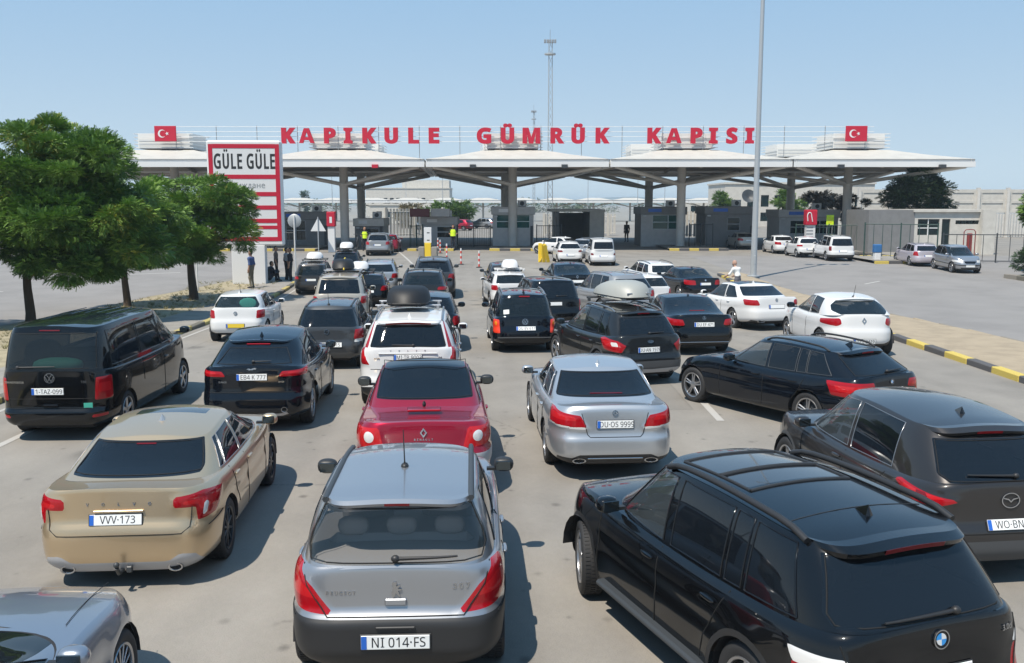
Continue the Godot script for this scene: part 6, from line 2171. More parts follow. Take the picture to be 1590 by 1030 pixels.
func gate() -> void:
	rough_mat("canopy_white", 81, Color(0.50, 0.478, 0.43), 0.08, 3.0, 12.0, 0.6, 0.03, 0.1)
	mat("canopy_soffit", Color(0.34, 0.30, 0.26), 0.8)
	mat("fascia_white", Color(0.68, 0.68, 0.67), 0.45)
	rough_mat("column_grey", 83, Color(0.60, 0.575, 0.53), 0.08, 2.0, 7.0, 0.7, 0.03, 0.1)
	mat("louvre_back", Color(0.66, 0.66, 0.64), 0.7)
	rough_mat("stone_grey", 87, Color(0.44, 0.435, 0.425), 0.14, 1.2, 5.0, 0.7, 0.05, 0.1)
	rough_mat("stone_dark", 89, Color(0.20, 0.20, 0.20), 0.16, 1.2, 5.0, 0.7, 0.05, 0.1)
	rough_mat("render_cream", 91, Color(0.56, 0.535, 0.485), 0.06, 2.0, 7.0, 0.8, 0.03, 0.12)
	glass("booth_glass", Color(0.012, 0.10, 0.085), 0.75)
	glass("booth_glass_dark", Color(0.006, 0.02, 0.022), 0.85)
	var mats := [M.canopy_white, M.canopy_soffit, M.fascia_white, M.column_grey]
	var root := thing("gate_canopy", "wide white canopy of pyramid roofs on round grey columns over the checkpoint", "canopy")
	var sh := 0.054
	for xc: float in [-30.2, -15.07, 0.06, 15.19, 30.1]:
		var uw := 15.0
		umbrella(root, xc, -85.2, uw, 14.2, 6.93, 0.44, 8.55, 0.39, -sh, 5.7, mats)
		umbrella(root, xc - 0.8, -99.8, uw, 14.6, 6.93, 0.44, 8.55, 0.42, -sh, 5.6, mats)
	for px: Array in [[-11.2, 0], [-3.2, 1], [4.3, 1], [26.9, 1], [35.2, 1]]:
		var fm := MB.new()
		bx(fm, Vector3(px[0], 6.98, -77.95), Vector3(0.5, 0.28, 0.35))
		obj("floodlight", fm, M.sign_red if px[1] == 0 else M.dark_metal, root)
	# lettering on a long open frame
	var sign := thing("roof_sign", "red capital letters KAPIKULE GÜMRÜK KAPISI on an open rail frame above the canopy", "roof sign")
	var zl := -82.4
	for k in 4:
		var mb := MB.new()
		tube(mb, [Vector3(-29.5, 9.25 + k * 0.42, zl - 0.15), Vector3(31.2, 9.25 + k * 0.42, zl - 0.15)], 0.022, 6)
		obj("rail", mb, M.fascia_white, sign)
	for k in 18:
		var mb := MB.new()
		var x := -29.0 + k * 3.5
		var near := 1e9
		for xc: float in [-30.2, -15.07, 0.06, 15.19, 30.1]:
			near = minf(near, absf(x - xc))
		tube(mb, [Vector3(x, lerpf(8.5, 7.6, smoothstep(2.2, 7.4, near)), zl - 0.2), Vector3(x, 10.6, zl - 0.2)], 0.03, 6)
		obj("post", mb, M.steel_grey, sign)
	var s := 17.95
	for l: Array in [["K", 447], ["A", 478], ["P", 512], ["I", 541], ["K", 572], ["U", 608], ["L", 641], ["E", 673], ["G", 751], ["Ü", 787], ["M", 824], ["R", 862], ["Ü", 896], ["K", 932], ["K", 1012], ["A", 1045], ["P", 1078], ["I", 1105], ["S", 1134], ["I", 1161]]:
		var x: float = (l[1] - 795.0) / s
		var um: bool = l[0] == "Ü"
		if l[0] == "A":   # two mirrored halves that meet in the middle
			var am := MB.new()
			var half := PackedVector2Array([Vector2(-0.54, 0), Vector2(-0.25, 0), Vector2(-0.185, 0.2), Vector2(0, 0.2), Vector2(0, 0.4), Vector2(-0.12, 0.4), Vector2(0, 0.76), Vector2(0, 1), Vector2(-0.18, 1)])
			var mir := PackedVector2Array()
			for v in half:
				mir.append(Vector2(-v.x, v.y))
			for hp: PackedVector2Array in [half, mir]:
				prism(am, hp * Transform2D(0, Vector2(1.22, 1.26), 0, Vector2.ZERO), 0.22, Transform3D(Basis(), Vector3(x, 9.11, zl - 0.06)))
			obj("letter", am, M.sign_red, sign)
			continue
		var o := lettering("letter", l[0], 1.22, M.sign_red, sign, Transform3D(Basis(), Vector3(x, 9.74, zl + 0.05)), 0.22, true, 1.12, false, 1.1)
		var bb := o.get_aabb()
		o.position.y += 9.74 - (o.position.y + bb.get_center().y) + (0.17 if um else 0.0)
	for f: Array in [[256.5, "red flag panel with white crescent and star at the left end of the canopy"], [1330.0, "red flag panel with white crescent and star at the right end of the canopy"]]:
		var x: float = (f[0] - 795.0) / 18.1
		var fl := thing("flag_panel", f[1], "flag", Vector3(x, 9.9, zl + 0.2))
		var mb := MB.new()
		rbx(mb, Vector3.ZERO, Vector3(1.85, 1.3, 0.12), 0.02)
		obj("panel", mb, M.sign_red, fl)
		mb = MB.new()
		var cres := PackedVector2Array()
		for k in 25:
			var a := deg_to_rad(38.0 + 284.0 * k / 24.0)
			cres.append(Vector2(-0.28 + 0.34 * cos(a), 0.34 * sin(a)))
		for k in 25:
			var a := deg_to_rad(322.0 - 284.0 * k / 24.0)
			cres.append(Vector2(-0.195 + 0.27 * cos(deg_to_rad(lerpf(310.0, 50.0, k / 24.0))), 0.27 * sin(deg_to_rad(lerpf(310.0, 50.0, k / 24.0)))))
		prism(mb, cres, 0.012, Transform3D(Basis(), Vector3(0, 0, 0.061)))
		obj("crescent", mb, M.sign_white, fl)
		mb = MB.new()
		var st := PackedVector2Array()
		for k in 10:
			var a := PI + TAU * k / 10.0
			st.append(Vector2(0.16, 0.0) + Vector2(cos(a), sin(a)) * (0.17 if k % 2 == 0 else 0.07))
		prism(mb, st, 0.012, Transform3D(Basis(), Vector3(0, 0, 0.061)))
		obj("star", mb, M.sign_white, fl)
	# booths: label, x of the left edge, width, z of the front, depth, height, kind
	booth("grey stone booth with green glazed windows behind the middle column", Vector3(0.1, 0, -85.3), 3.7, 4.0, 3.66, M.stone_grey, [[-1.5, 1.5, 1.75, 2.95, 4, M.booth_glass]], M.stone_grey)
	booth("grey stone booth with teal windows beside the third column", Vector3(14.0, 0, -87.5), 4.1, 4.6, 3.66, M.stone_grey, [[-1.0, 1.9, 1.6, 2.9, 4, M.booth_glass]], M.stone_dark)
	booth("dark stone booth with one small window behind the lamp post", Vector3(19.9, 0, -86.5), 4.4, 4.4, 3.7, M.stone_dark, [[-0.2, 0.95, 1.5, 2.7, 2, M.booth_glass_dark]], M.stone_dark)
	booth("long booth with a strip of dark windows beside the fourth column", Vector3(27.3, 0, -87.0), 5.4, 4.2, 3.4, M.stone_grey, [[-1.7, 2.4, 1.2, 2.4, 6, M.booth_glass_dark]], M.stone_grey)
	booth("small grey booth under a dark red display, left of the first striped post", Vector3(-6.6, 0, -85.5), 3.1, 3.4, 2.75, M.stone_grey, [[-0.2, 1.4, 0.9, 1.9, 3, M.booth_glass_dark]], M.stone_grey)
	booth("beige topped booth with dark openings behind the grey suv", Vector3(-13.1, 0, -86.5), 2.6, 3.5, 2.6, M.stone_dark, [[-0.8, 0.9, 0.9, 1.7, 2, M.booth_glass_dark]], M.column_grey)
	booth("dark booth with a tall glazed door left of the first column", Vector3(-19.2, 0, -87.0), 4.4, 4.0, 3.2, M.stone_dark, [[-1.6, 0.2, 0.6, 2.4, 4, M.booth_glass_dark]], M.stone_dark)
	var dsp := thing("display_board", "dark red led display on the roof of the small grey booth", "display", Vector3(-8.15, 2.85, -83.7))
	var mb := MB.new()
	rbx(mb, Vector3(0, 0.3, 0), Vector3(1.75, 0.72, 0.25), 0.03)
	obj("case", mb, mat("dark_red_panel", Color(0.09, 0.008, 0.01), 0.4), dsp)
	mb = MB.new()
	rbx(mb, Vector3(1.8, 0.3, -0.4), Vector3(1.7, 0.7, 0.6), 0.03)
	obj("cover", mb, M.stone_grey, dsp)
	# scanner portal
	var sc := thing("scanner_portal", "cream walled vehicle portal with a dark passage behind the white cars", "portal", Vector3(6.5, 0, -90.5))
	mb = MB.new()
	bx(mb, Vector3(-2.15, 1.6, -4), Vector3(0.3, 3.2, 9))
	obj("wall", mb, M.stone_dark, sc)
	mb = MB.new()
	bx(mb, Vector3(1.6, 1.6, -4), Vector3(1.4, 3.2, 9))
	obj("wall", mb, M.render_cream, sc)
	mb = MB.new()
	bx(mb, Vector3(-0.25, 3.3, -4), Vector3(5.2, 0.22, 9.2))
	obj("roof", mb, M.render_cream, sc)
	mb = MB.new()
	bx(mb, Vector3(-0.55, 1.5, -8), Vector3(2.9, 3.0, 0.2))
	obj("back_wall", mb, M.stone_dark, sc)
	# kerbed islands under the booths
	for isl: Array in [[-1.9, 3.3, -79.4], [13.3, 18.3, -79.6], [25.5, 30.4, -69.0], [-8.8, -4.9, -79.2], [24.3, 28.0, -63.0], [-24.5, -16.5, -79.0]]:
		kerb_row("kerb", [Vector3(isl[0], 0, isl[2]), Vector3(isl[1], 0, isl[2])], M.kerb_yellow, M.kerb_dark, 0.85, 0.25, 0.2)
		mb = MB.new()
		mb.quad(Vector3(isl[0], 0.17, isl[2]), Vector3(isl[1], 0.17, isl[2]), Vector3(isl[1], 0.17, isl[2] - 12.0), Vector3(isl[0], 0.17, isl[2] - 12.0), Vector3.UP)
		struct("pavement", mb, M.concrete_pavement)
	# barred gates and railings
	railing("dark barred double gate between the small grey booth and the middle booth", "gate", Vector3(-5.0, 0, -86.5), Vector3(-2.0, 0, -86.5), 1.9, 0.16, M.dark_metal)
	railing("dark railing right of the middle booth", "railing", Vector3(2.2, 0, -84.0), Vector3(4.4, 0, -84.0), 2.0, 0.2, M.dark_metal)
	railing("dark railing between the third column and the dark booth", "railing", Vector3(15.8, 0, -84.2), Vector3(17.9, 0, -84.2), 2.1, 0.5, M.dark_metal)
	railing("green railing at the left side of the small grey booth", "railing", Vector3(-8.9, 0, -82.5), Vector3(-8.0, 0, -84.6), 2.0, 0.25, M.green_metal)
	railing("dark green fence in front of the long booth", "fence", Vector3(23.6, 0, -78.5), Vector3(28.4, 0, -76.5), 2.2, 0.4, M.green_metal)
	railing("green post and rail fence before the dark guardhouse", "fence", Vector3(25.6, 0, -68.5), Vector3(30.0, 0, -66.5), 2.5, 0.55, M.green_metal)
	railing("dark tubular gate in front of the white guardhouse", "gate", Vector3(29.5, 0, -64.5), Vector3(36.3, 0, -63.5), 1.9, 0.85, M.dark_metal)
	railing("dark tubular gate leaf at the far right edge", "gate", Vector3(36.9, 0, -62.5), Vector3(39.8, 0, -61.0), 2.3, 0.7, M.dark_metal)
	railing("dark railing behind the left signs", "railing", Vector3(-25.0, 0, -80.5), Vector3(-18.5, 0, -80.0), 1.5, 0.4, M.dark_metal)
	slat_wall("pale slatted fence beyond the lane of the grey suv", Vector3(-14.8, 0, -111.0), Vector3(-8.2, 0, -116.0), 3.3)
	slat_wall("pale panel fence behind the lamp post and the third column", Vector3(17.5, 0, -110.0), Vector3(27.0, 0, -109.0), 3.0)
	slat_wall("pale panel fence left of the third booth", Vector3(4.0, 0, -118.0), Vector3(13.0, 0, -118.0), 2.6)
	# guardhouse
	var gh := thing("guardhouse", "flat roofed guardhouse, dark grey on its left and white on its right", "building", Vector3(32.4, 0, -74.2))
	mb = MB.new()
	bx(mb, Vector3(-2.6, 1.73, -2.5), Vector3(3.6, 3.46, 5.0))
	obj("dark_wing", mb, M.stone_dark, gh)
	mb = MB.new()
	var fr := 0.0
	# white wall with real window openings
	wall_with_holes(mb, -0.8, 4.7, 0.0, 3.3, 0.0, 0.25, [[-0.55, 1.15, 1.5, 2.75], [1.35, 2.0, 0.1, 2.75], [2.4, 4.3, 2.35, 2.65]])
	bx(mb, Vector3(4.575, 1.65, -2.6), Vector3(0.25, 3.3, 4.7))
	obj("wall", mb, M.render_cream, gh)
	mb = MB.new()
	bx(mb, Vector3(2.0, 3.4, -2.4), Vector3(5.9, 0.2, 5.2))
	obj("roof", mb, M.render_cream, gh)
	mb = MB.new()
	bx(mb, Vector3(4.75, 1.75, 0.2), Vector3(1.0, 3.5, 0.8))
	obj("pier", mb, M.render_cream, gh)
	var wn := put("window", _flat(Vector3(0.3, 2.125, -0.14), Vector3(1.7, 1.25, 0.02)), M.booth_glass_dark, gh)
	mb = MB.new()
	bx(mb, Vector3(0.3, 2.125, -0.1), Vector3(0.07, 1.25, 0.06))
	bx(mb, Vector3(0.3, 2.05, -0.1), Vector3(1.7, 0.07, 0.055))
	put("window_bars", mb.mesh(), M.fascia_white, wn)
	put("door", _flat(Vector3(1.675, 1.42, -0.14), Vector3(0.65, 2.65, 0.03)), M.booth_glass_dark, gh)
	for k in 4:
		put("window", _flat(Vector3(2.62 + k * 0.5, 2.5, -0.14), Vector3(0.42, 0.3, 0.02)), M.booth_glass_dark, gh)
	mb = MB.new()
	bx(mb, Vector3(2.0, 1.6, -4.8), Vector3(5.0, 3.1, 0.1))
	obj("back_wall", mb, M.stone_dark, gh)


func _flat(at: Vector3, size: Vector3) -> Mesh:
	var mb := MB.new()
	bx(mb, at, size)
	return mb.mesh()


func wall_with_holes(mb: MB, x0: float, x1: float, y0: float, y1: float, z: float, th: float, holes: Array) -> void:   # faces +z; openings [x0, x1, y0, y1]
	var xs := [x0, x1]
	var ys := [y0, y1]
	for h: Array in holes:
		xs.append_array([h[0], h[1]])
		ys.append_array([h[2], h[3]])
	xs.sort()
	ys.sort()
	for i in xs.size() - 1:
		for j in ys.size() - 1:
			if xs[i + 1] - xs[i] < 1e-4 or ys[j + 1] - ys[j] < 1e-4:
				continue
			var cx: float = (xs[i] + xs[i + 1]) * 0.5
			var cy: float = (ys[j] + ys[j + 1]) * 0.5
			var open := false
			for h: Array in holes:
				if cx > h[0] and cx < h[1] and cy > h[2] and cy < h[3]:
					open = true
			if open:
				continue
			mb.quad(Vector3(xs[i], ys[j], z), Vector3(xs[i + 1], ys[j], z), Vector3(xs[i + 1], ys[j + 1], z), Vector3(xs[i], ys[j + 1], z), Vector3.BACK)
			mb.quad(Vector3(xs[i], ys[j], z - th), Vector3(xs[i + 1], ys[j], z - th), Vector3(xs[i + 1], ys[j + 1], z - th), Vector3(xs[i], ys[j + 1], z - th), Vector3.FORWARD)
	for h: Array in holes:
		var a := Vector3(h[0], h[2], z); var b := Vector3(h[1], h[2], z); var c := Vector3(h[1], h[3], z); var d := Vector3(h[0], h[3], z)
		var t := Vector3(0, 0, -th)
		mb.quad(a, b, b + t, a + t, Vector3.UP)
		mb.quad(d, c, c + t, d + t, Vector3.DOWN)
		mb.quad(a, d, d + t, a + t, Vector3.RIGHT)
		mb.quad(b, c, c + t, b + t, Vector3.LEFT)
	mb.quad(Vector3(x0, y0, z), Vector3(x0, y1, z), Vector3(x0, y1, z - th), Vector3(x0, y0, z - th), Vector3.LEFT)
	mb.quad(Vector3(x1, y0, z), Vector3(x1, y1, z), Vector3(x1, y1, z - th), Vector3(x1, y0, z - th), Vector3.RIGHT)


func booth(label: String, at: Vector3, w: float, d: float, h: float, wallm: Material, wins: Array, side: Material) -> void:   # at: middle of the front wall on the ground
	var o := thing("booth", label, "booth", at)
	var holes := []
	for q: Array in wins:
		holes.append([q[0], q[1], q[2], q[3]])
	var mb := MB.new()
	wall_with_holes(mb, -w / 2, w / 2, 0, h - 0.7, 0, 0.2, holes)
	obj("wall", mb, wallm, o)
	for sg: float in [-1.0, 1.0]:
		mb = MB.new()
		bx(mb, Vector3(sg * (w / 2 - 0.1), (h - 0.7) / 2, -d / 2 - 0.1), Vector3(0.2, h - 0.7, d - 0.2))
		obj("wall", mb, side, o)
	mb = MB.new()
	bx(mb, Vector3(0, (h - 0.7) / 2, -d + 0.1), Vector3(w - 0.4, h - 0.7, 0.2))
	obj("wall", mb, side, o)
	mb = MB.new()
	rbx(mb, Vector3(0, h - 0.35, -d / 2), Vector3(w + 0.25, 0.7, d + 0.3), 0.03)
	obj("roof", mb, side, o)
	for q: Array in wins:
		var cx: float = (q[0] + q[1]) / 2
		var cy: float = (q[2] + q[3]) / 2
		var ww: float = q[1] - q[0]
		var wh: float = q[3] - q[2]
		var n: int = q[4]
		var cols := maxi(1, n / 2)
		mb = MB.new()
		for k in cols + 1:
			bx(mb, Vector3(q[0] + ww * k / cols, cy, -0.06), Vector3(0.07, wh + 0.06, 0.1))
		for k in 3:
			bx(mb, Vector3(cx, q[2] + wh * k / 2.0, -0.06), Vector3(ww + 0.05, 0.06, 0.092))
		var wf := obj("window", mb, M.steel_grey if wallm == M.stone_dark else M.galvanised, o)
		for a in cols:
			for b in 2:
				put("pane", _flat(Vector3(q[0] + ww * (a + 0.5) / cols, q[2] + wh * (b + 0.5) / 2.0, -0.07), Vector3(ww / cols - 0.06, wh / 2.0 - 0.05, 0.015)), q[5], wf)
	mb = MB.new()   # air conditioner, name plate, lamp and door of the booth
	rbx(mb, Vector3(w * 0.22, h + 0.3, -d * 0.4), Vector3(0.8, 0.6, 0.5), 0.04)
	obj("air_conditioner", mb, M.fascia_white, o)
	mb = MB.new()
	lathe(mb, [Vector2(0.2, 0.0), Vector2(0.2, 0.015), Vector2(0.06, 0.02), Vector2(0.0, 0.02)], 14, Transform3D(Basis(Vector3.RIGHT, PI / 2), Vector3(w * 0.22, h + 0.3, -d * 0.4 + 0.25)))
	obj("fan_grille", mb, M.dark_metal, o)
	mb = MB.new()
	rbx(mb, Vector3(-w * 0.2, h - 0.33, 0.165), Vector3(w * 0.3, 0.3, 0.04), 0.01)
	obj("name_plate", mb, M.plate_blue if w > 4.0 else M.sign_white, o)
	mb = MB.new()
	rbx(mb, Vector3(-w * 0.5 + 0.3, h - 0.85, 0.09), Vector3(0.3, 0.14, 0.18), 0.02)
	obj("wall_lamp", mb, M.galvanised, o)
	mb = MB.new()
	rbx(mb, Vector3(w * 0.5 - 0.18, 1.0, 0.03), Vector3(0.22, 1.9, 0.05), 0.01)
	obj("drain_pipe", mb, M.dark_metal, o)
	mb = MB.new()
	bx(mb, Vector3(0, 0.9, -d * 0.5), Vector3(w - 0.6, 0.08, 0.7))
	obj("desk", mb, M.stone_dark, o)


func railing(label: String, cat: String, a: Vector3, b: Vector3, h: float, gap: float, m: Material) -> void:
	a.y = gy(a.z)
	b.y = gy(b.z)
	var o := thing("gate" if cat == "gate" else cat, label, cat)
	var d := b - a
	for y: float in [0.12, h]:
		var mb := MB.new()
		tube(mb, [a + Vector3(0, y, 0), b + Vector3(0, y, 0)], 0.035, 6)
		obj("rail", mb, m, o)
	var n := int(d.length() / gap)
	var bar := MB.new()
	tube(bar, [Vector3(0, 0.1, 0), Vector3(0, h, 0)], 0.016 if gap < 0.3 else 0.022, 5)
	var bm := bar.mesh()
	for k in n + 1:
		put("bar", bm, m, o, Transform3D(Basis(), a.lerp(b, float(k) / n)))
	for e: Vector3 in [a, b, a.lerp(b, 0.5)]:
		var mb := MB.new()
		tube(mb, [Vector3(0, 0, 0), Vector3(0, h + 0.12, 0)], 0.05, 8)
		put("post", mb.mesh(), m, o, Transform3D(Basis(), e))


func slat_wall(label: String, a: Vector3, b: Vector3, h: float) -> void:
	var o := thing("fence", label, "fence")
	var d := b - a
	var ang := atan2(-d.z, d.x)
	var n := int(d.length() / 0.42)
	var mb := MB.new()
	bx(mb, Vector3(0, h / 2 + 0.1, 0), Vector3(0.26, h - 0.1, 0.06))
	var m := mb.mesh()
	for k in n:
		put("slat", m, M.render_cream, o, Transform3D(Basis(Vector3.UP, ang), a.lerp(b, (k + 0.5) / n)))
	for y: float in [0.35, h - 0.3]:
		mb = MB.new()
		tube(mb, [a + Vector3(0, y, 0), b + Vector3(0, y, 0)], 0.05, 6)
		obj("rail", mb, M.column_grey, o)
	mb = MB.new()
	bx(mb, Vector3(0, h / 2 + 0.1, 0), Vector3(0.3, h + 0.2, 0.3))
	m = mb.mesh()
	for k in int(d.length() / 4.0) + 1:
		put("post", m, M.render_cream, o, Transform3D(Basis(Vector3.UP, ang), a + d.normalized() * 4.0 * k))


# ------------------------------------------------------------------ what lies beyond
func background() -> void:
	# hills
	for hl: Array in [[-3000.0, 1900.0, 34.0, 3.0, Color(0.10, 0.13, 0.12)], [-2100.0, 1300.0, 17.0, 9.0, Color(0.09, 0.12, 0.08)]]:
		var hm := MB.new()
		var f := FastNoiseLite.new()
		f.seed = int(hl[3])
		f.frequency = 0.0016
		var prev := []
		for k in 81:
			var x: float = lerpf(-hl[1], hl[1], k / 80.0)
			var y: float = hl[2] * (0.55 + 0.45 * f.get_noise_1d(x)) * (0.55 + 0.45 * smoothstep(-600.0, 500.0, x))
			var now := [Vector3(x, -1, hl[0] + 120), Vector3(x, y, hl[0]), Vector3(x, -1, hl[0] - 200)]
			if k > 0:
				hm.quad(prev[0], now[0], now[1], prev[1], Vector3(0, 1, 1))
				hm.quad(prev[1], now[1], now[2], prev[2], Vector3(0, 1, -1))
			prev = now
		struct("hills", hm, mat("hill%d" % int(hl[3]), hl[4], 0.95))
	# second line of canopies
	var mats := [M.canopy_white, M.canopy_soffit, M.fascia_white, M.column_grey]
	var k2 := 0
	for k in 15:
		var px := 415.0 + k * 56.0
		if px > 560 and px < 600:
			pass
		var z := -214.0
		var x := (px - 795.0) / 6.75
		var o := thing("far_canopy", "small white pyramid canopy, %s from the left in the row far beyond the gate" % ordinal(k), "canopy", Vector3.ZERO, 0.0, "small canopies far beyond the gate")
		umbrella(o, x, z, 8.25, 8.0, 4.1, 0.4, 5.2, 0.22, 0.0, 3.2, mats, false)
		k2 += 1
	# buildings
	house("white stepped office block seen between the first two columns", Vector3(-33.0, 0, -300.0), 26.5, 14.0, 8.6, [[-12, 12, 4.6, 5.7, 9]], M.render_cream, [[5.5, 15.0, 2.4]])
	house("cream building with tall narrow windows right of the back column", Vector3(50.0, 0, -165.0), 26.0, 14.0, 7.3, [[-9.5, 11.5, 3.4, 5.4, 9], [-9.5, 11.5, 0.9, 2.4, 9]], M.render_cream, [])
	house("low pale building beyond the fence, left of the satellite dish", Vector3(52.0, 0, -230.0), 22.0, 12.0, 4.6, [[-9, 9, 1.8, 3.4, 8]], M.render_cream, [])
	house("low grey warehouse at the far left beyond the road", Vector3(-78.0, 0, -170.0), 40.0, 14.0, 5.5, [[-17, 17, 2.2, 3.6, 12]], M.stone_grey, [])
	house("pale shed under the far canopies", Vector3(-24.0, 0, -190.0), 9.0, 8.0, 3.6, [[-3.5, 3.5, 1.2, 2.4, 4]], M.render_cream, [])
	# satellite dish
	var di := thing("satellite_dish", "dark satellite dish on a short mast left of the lamp post", "satellite dish", Vector3(37.4, 0, -150.0))
	var mb := MB.new()
	lathe(mb, [Vector2(0.0, -0.35), Vector2(0.5, -0.28), Vector2(0.9, -0.08), Vector2(1.1, 0.12), Vector2(1.06, 0.12), Vector2(0.5, -0.22), Vector2(0.0, -0.3)], 24, Transform3D(Basis(Vector3.RIGHT, 1.2), Vector3(0, 5.1, 0)))
	obj("dish", mb, M.dark_metal, di)
	mb = MB.new()
	tube(mb, [Vector3(0, 0, -0.3), Vector3(0, 5.0, -0.3)], 0.12, 8)
	obj("mast", mb, M.dark_metal, di)
	# concrete wall on the right
	var wl := thing("panel_wall", "high pale concrete panel wall behind the guardhouse at the right", "wall")
	for k in 12:
		var x := 41.0 + k * 3.5 - 12.0 * 0
		mb = MB.new()
		wall_with_holes(mb, x + 0.16, x + 3.34, 2.9, 5.6, -112.0, 0.18, [[x + 0.5, x + 3.0, 4.3, 5.2], [x + 0.5, x + 3.0, 3.2, 4.0]])
		bx(mb, Vector3(x + 1.75, 3.6, -112.1), Vector3(2.5, 0.8, 0.05))
		bx(mb, Vector3(x + 1.75, 4.75, -112.1), Vector3(2.5, 0.9, 0.05))
		obj("panel", mb, M.render_cream, wl)
		mb = MB.new()
		bx(mb, Vector3(x, 2.85, -112.0), Vector3(0.32, 5.9, 0.5))
		obj("post", mb, M.column_grey, wl)
		for j in 9:
			mb = MB.new()
			bx(mb, Vector3(x + 0.35 + j * 0.35, 1.4, -112.0), Vector3(0.2, 2.7, 0.08))
			obj("slat", mb, M.column_grey, wl)
	# masts and far poles
	mast("tall lattice mast with a lamp platform behind the canopy", Vector3(4.4, 0, -112.0), 22.6, 0.42)
	mast("shorter far lattice mast left of the tall one", Vector3(4.2, 0, -185.0), 21.6, 0.3)
	for p: Array in [[-36.0, -190.0, 9.5, 0], [-13.0, -178.0, 9.0, 2], [16.0, -200.0, 9.0, 4], [33.0, -205.0, 9.0, 6], [-24.0, -215.0, 9.0, 1], [8.0, -230.0, 10.0, 3], [24.5, -185.0, 9.0, 5]]:
		var o := thing("lamp_post", "thin far lamp post beyond the gate, %s from the left" % ordinal(p[3]), "lamp post", Vector3(p[0], 0, p[1]), 0.0, "thin far lamp posts beyond the gate")
		mb = MB.new()
		tube(mb, [Vector3.ZERO, Vector3(0, p[2], 0)], 0.09, 6, 0.06)
		obj("pole", mb, M.galvanised, o)
		mb = MB.new()
		bx(mb, Vector3(0.5, p[2], 0), Vector3(1.2, 0.12, 0.3))
		obj("lamp_head", mb, M.steel_grey, o)
	# far parked vehicles
	var c := make_car(with("hatch", {"label": "silver car parked beyond the barred gate, leftmost of three", "paint": M.silver, "q": 0}))
	set_down(c, -10.5, -142.0, 60.0, 1.15, 4.0)
	c = make_car(with("hatch", {"label": "dark red car parked beyond the barred gate", "paint": M.red_paint, "q": 0}))
	set_down(c, -6.0, -139.0, 60.0, 1.15, 4.0)
	c = make_car(with("estate", {"label": "silver estate parked beyond the barred gate, nearest the middle booth", "paint": M.silver, "q": 0}))
	set_down(c, -2.5, -150.0, 60.0, 1.1, 4.7)
	c = make_car(with("mpv", {"label": "black van standing behind the round sign at the left", "paint": M.black_paint, "q": 0, "H": 2.0}))
	set_down(c, -19.0, -92.0, 2.0, 1.1, 4.5)
	c = make_car(with("hatch", {"label": "white car beyond the black van at the left", "paint": M.white_car, "q": 0}))
	set_down(c, -26.0, -110.0, 15.0, 1.1, 4.0)


func ordinal(k: int) -> String:
	return ["first", "second", "third", "fourth", "fifth", "sixth", "seventh", "eighth", "ninth", "tenth", "eleventh", "twelfth", "thirteenth", "fourteenth", "fifteenth"][k]


func house(label: String, at: Vector3, w: float, d: float, h: float, rows: Array, m: Material, extra: Array) -> void:
	var o := thing("building", label, "building", at)
	var holes := []
	for r: Array in rows:
		var n: int = r[4]
		var step: float = (r[1] - r[0]) / n
		for k in n:
			holes.append([r[0] + step * (k + 0.2), r[0] + step * (k + 0.8), r[2], r[3]])
	var mb := MB.new()
	wall_with_holes(mb, -w / 2, w / 2, 0, h, 0, 0.4, holes)
	obj("wall", mb, m, o)
	for sg: float in [-1.0, 1.0]:
		mb = MB.new()
		bx(mb, Vector3(sg * (w / 2 - 0.2), h / 2, -d / 2 - 0.2), Vector3(0.4, h, d - 0.4))
		obj("wall", mb, m, o)
	mb = MB.new()
	bx(mb, Vector3(0, h + 0.15, -d / 2), Vector3(w + 0.4, 0.3, d + 0.4))
	obj("roof", mb, m, o)
	mb = MB.new()
	bx(mb, Vector3(0, h / 2, -d + 0.2), Vector3(w - 0.8, h, 0.4))
	obj("wall", mb, m, o)
	for q: Array in holes:
		put("window", _flat(Vector3((q[0] + q[1]) / 2, (q[2] + q[3]) / 2, -0.25), Vector3(q[1] - q[0], q[3] - q[2], 0.05)), M.booth_glass_dark, o)
	for e: Array in extra:
		mb = MB.new()
		bx(mb, Vector3(e[0], h + 0.3 + e[2] / 2, -d / 2), Vector3(e[1], e[2], d * 0.6))
		obj("upper_storey", mb, m, o)


func mast(label: String, at: Vector3, h: float, r: float) -> void:
	var o := thing("lattice_mast", label, "mast", at)
	var mb := MB.new()
	for k in 3:
		var a := TAU * k / 3
		tube(mb, [Vector3(cos(a) * r, 0, sin(a) * r), Vector3(cos(a) * r * 0.6, h, sin(a) * r * 0.6)], 0.05, 5)
	var n := int(h / 0.9)
	for i in n:
		var y0 := h * i / n
		var y1 := h * (i + 1) / n
		var r0 := r * lerpf(1.0, 0.6, y0 / h)
		var r1 := r * lerpf(1.0, 0.6, y1 / h)
		for k in 3:
			var a := TAU * k / 3
			var b := TAU * (k + 1) / 3
			tube(mb, [Vector3(cos(a) * r0, y0, sin(a) * r0), Vector3(cos(b) * r1, y1, sin(b) * r1)], 0.022, 4)
	obj("lattice", mb, M.galvanised, o)
	mb = MB.new()
	lathe(mb, [Vector2(0, h - 1.6), Vector2(r * 1.6, h - 1.6), Vector2(r * 1.6, h - 1.45), Vector2(0, h - 1.45)], 10)
	obj("platform", mb, M.galvanised, o)
	for k in 5:
		mb = MB.new()
		rbx(mb, Vector3((k - 2) * r * 0.7, h - 0.1, 0.1), Vector3(r * 0.55, 0.4, 0.4), 0.04)
		obj("lamp", mb, M.steel_grey, o)
	mb = MB.new()
	tube(mb, [Vector3(0, h, 0), Vector3(0, h + 1.2, 0)], 0.025, 5)
	obj("lightning_rod", mb, M.steel_grey, o)


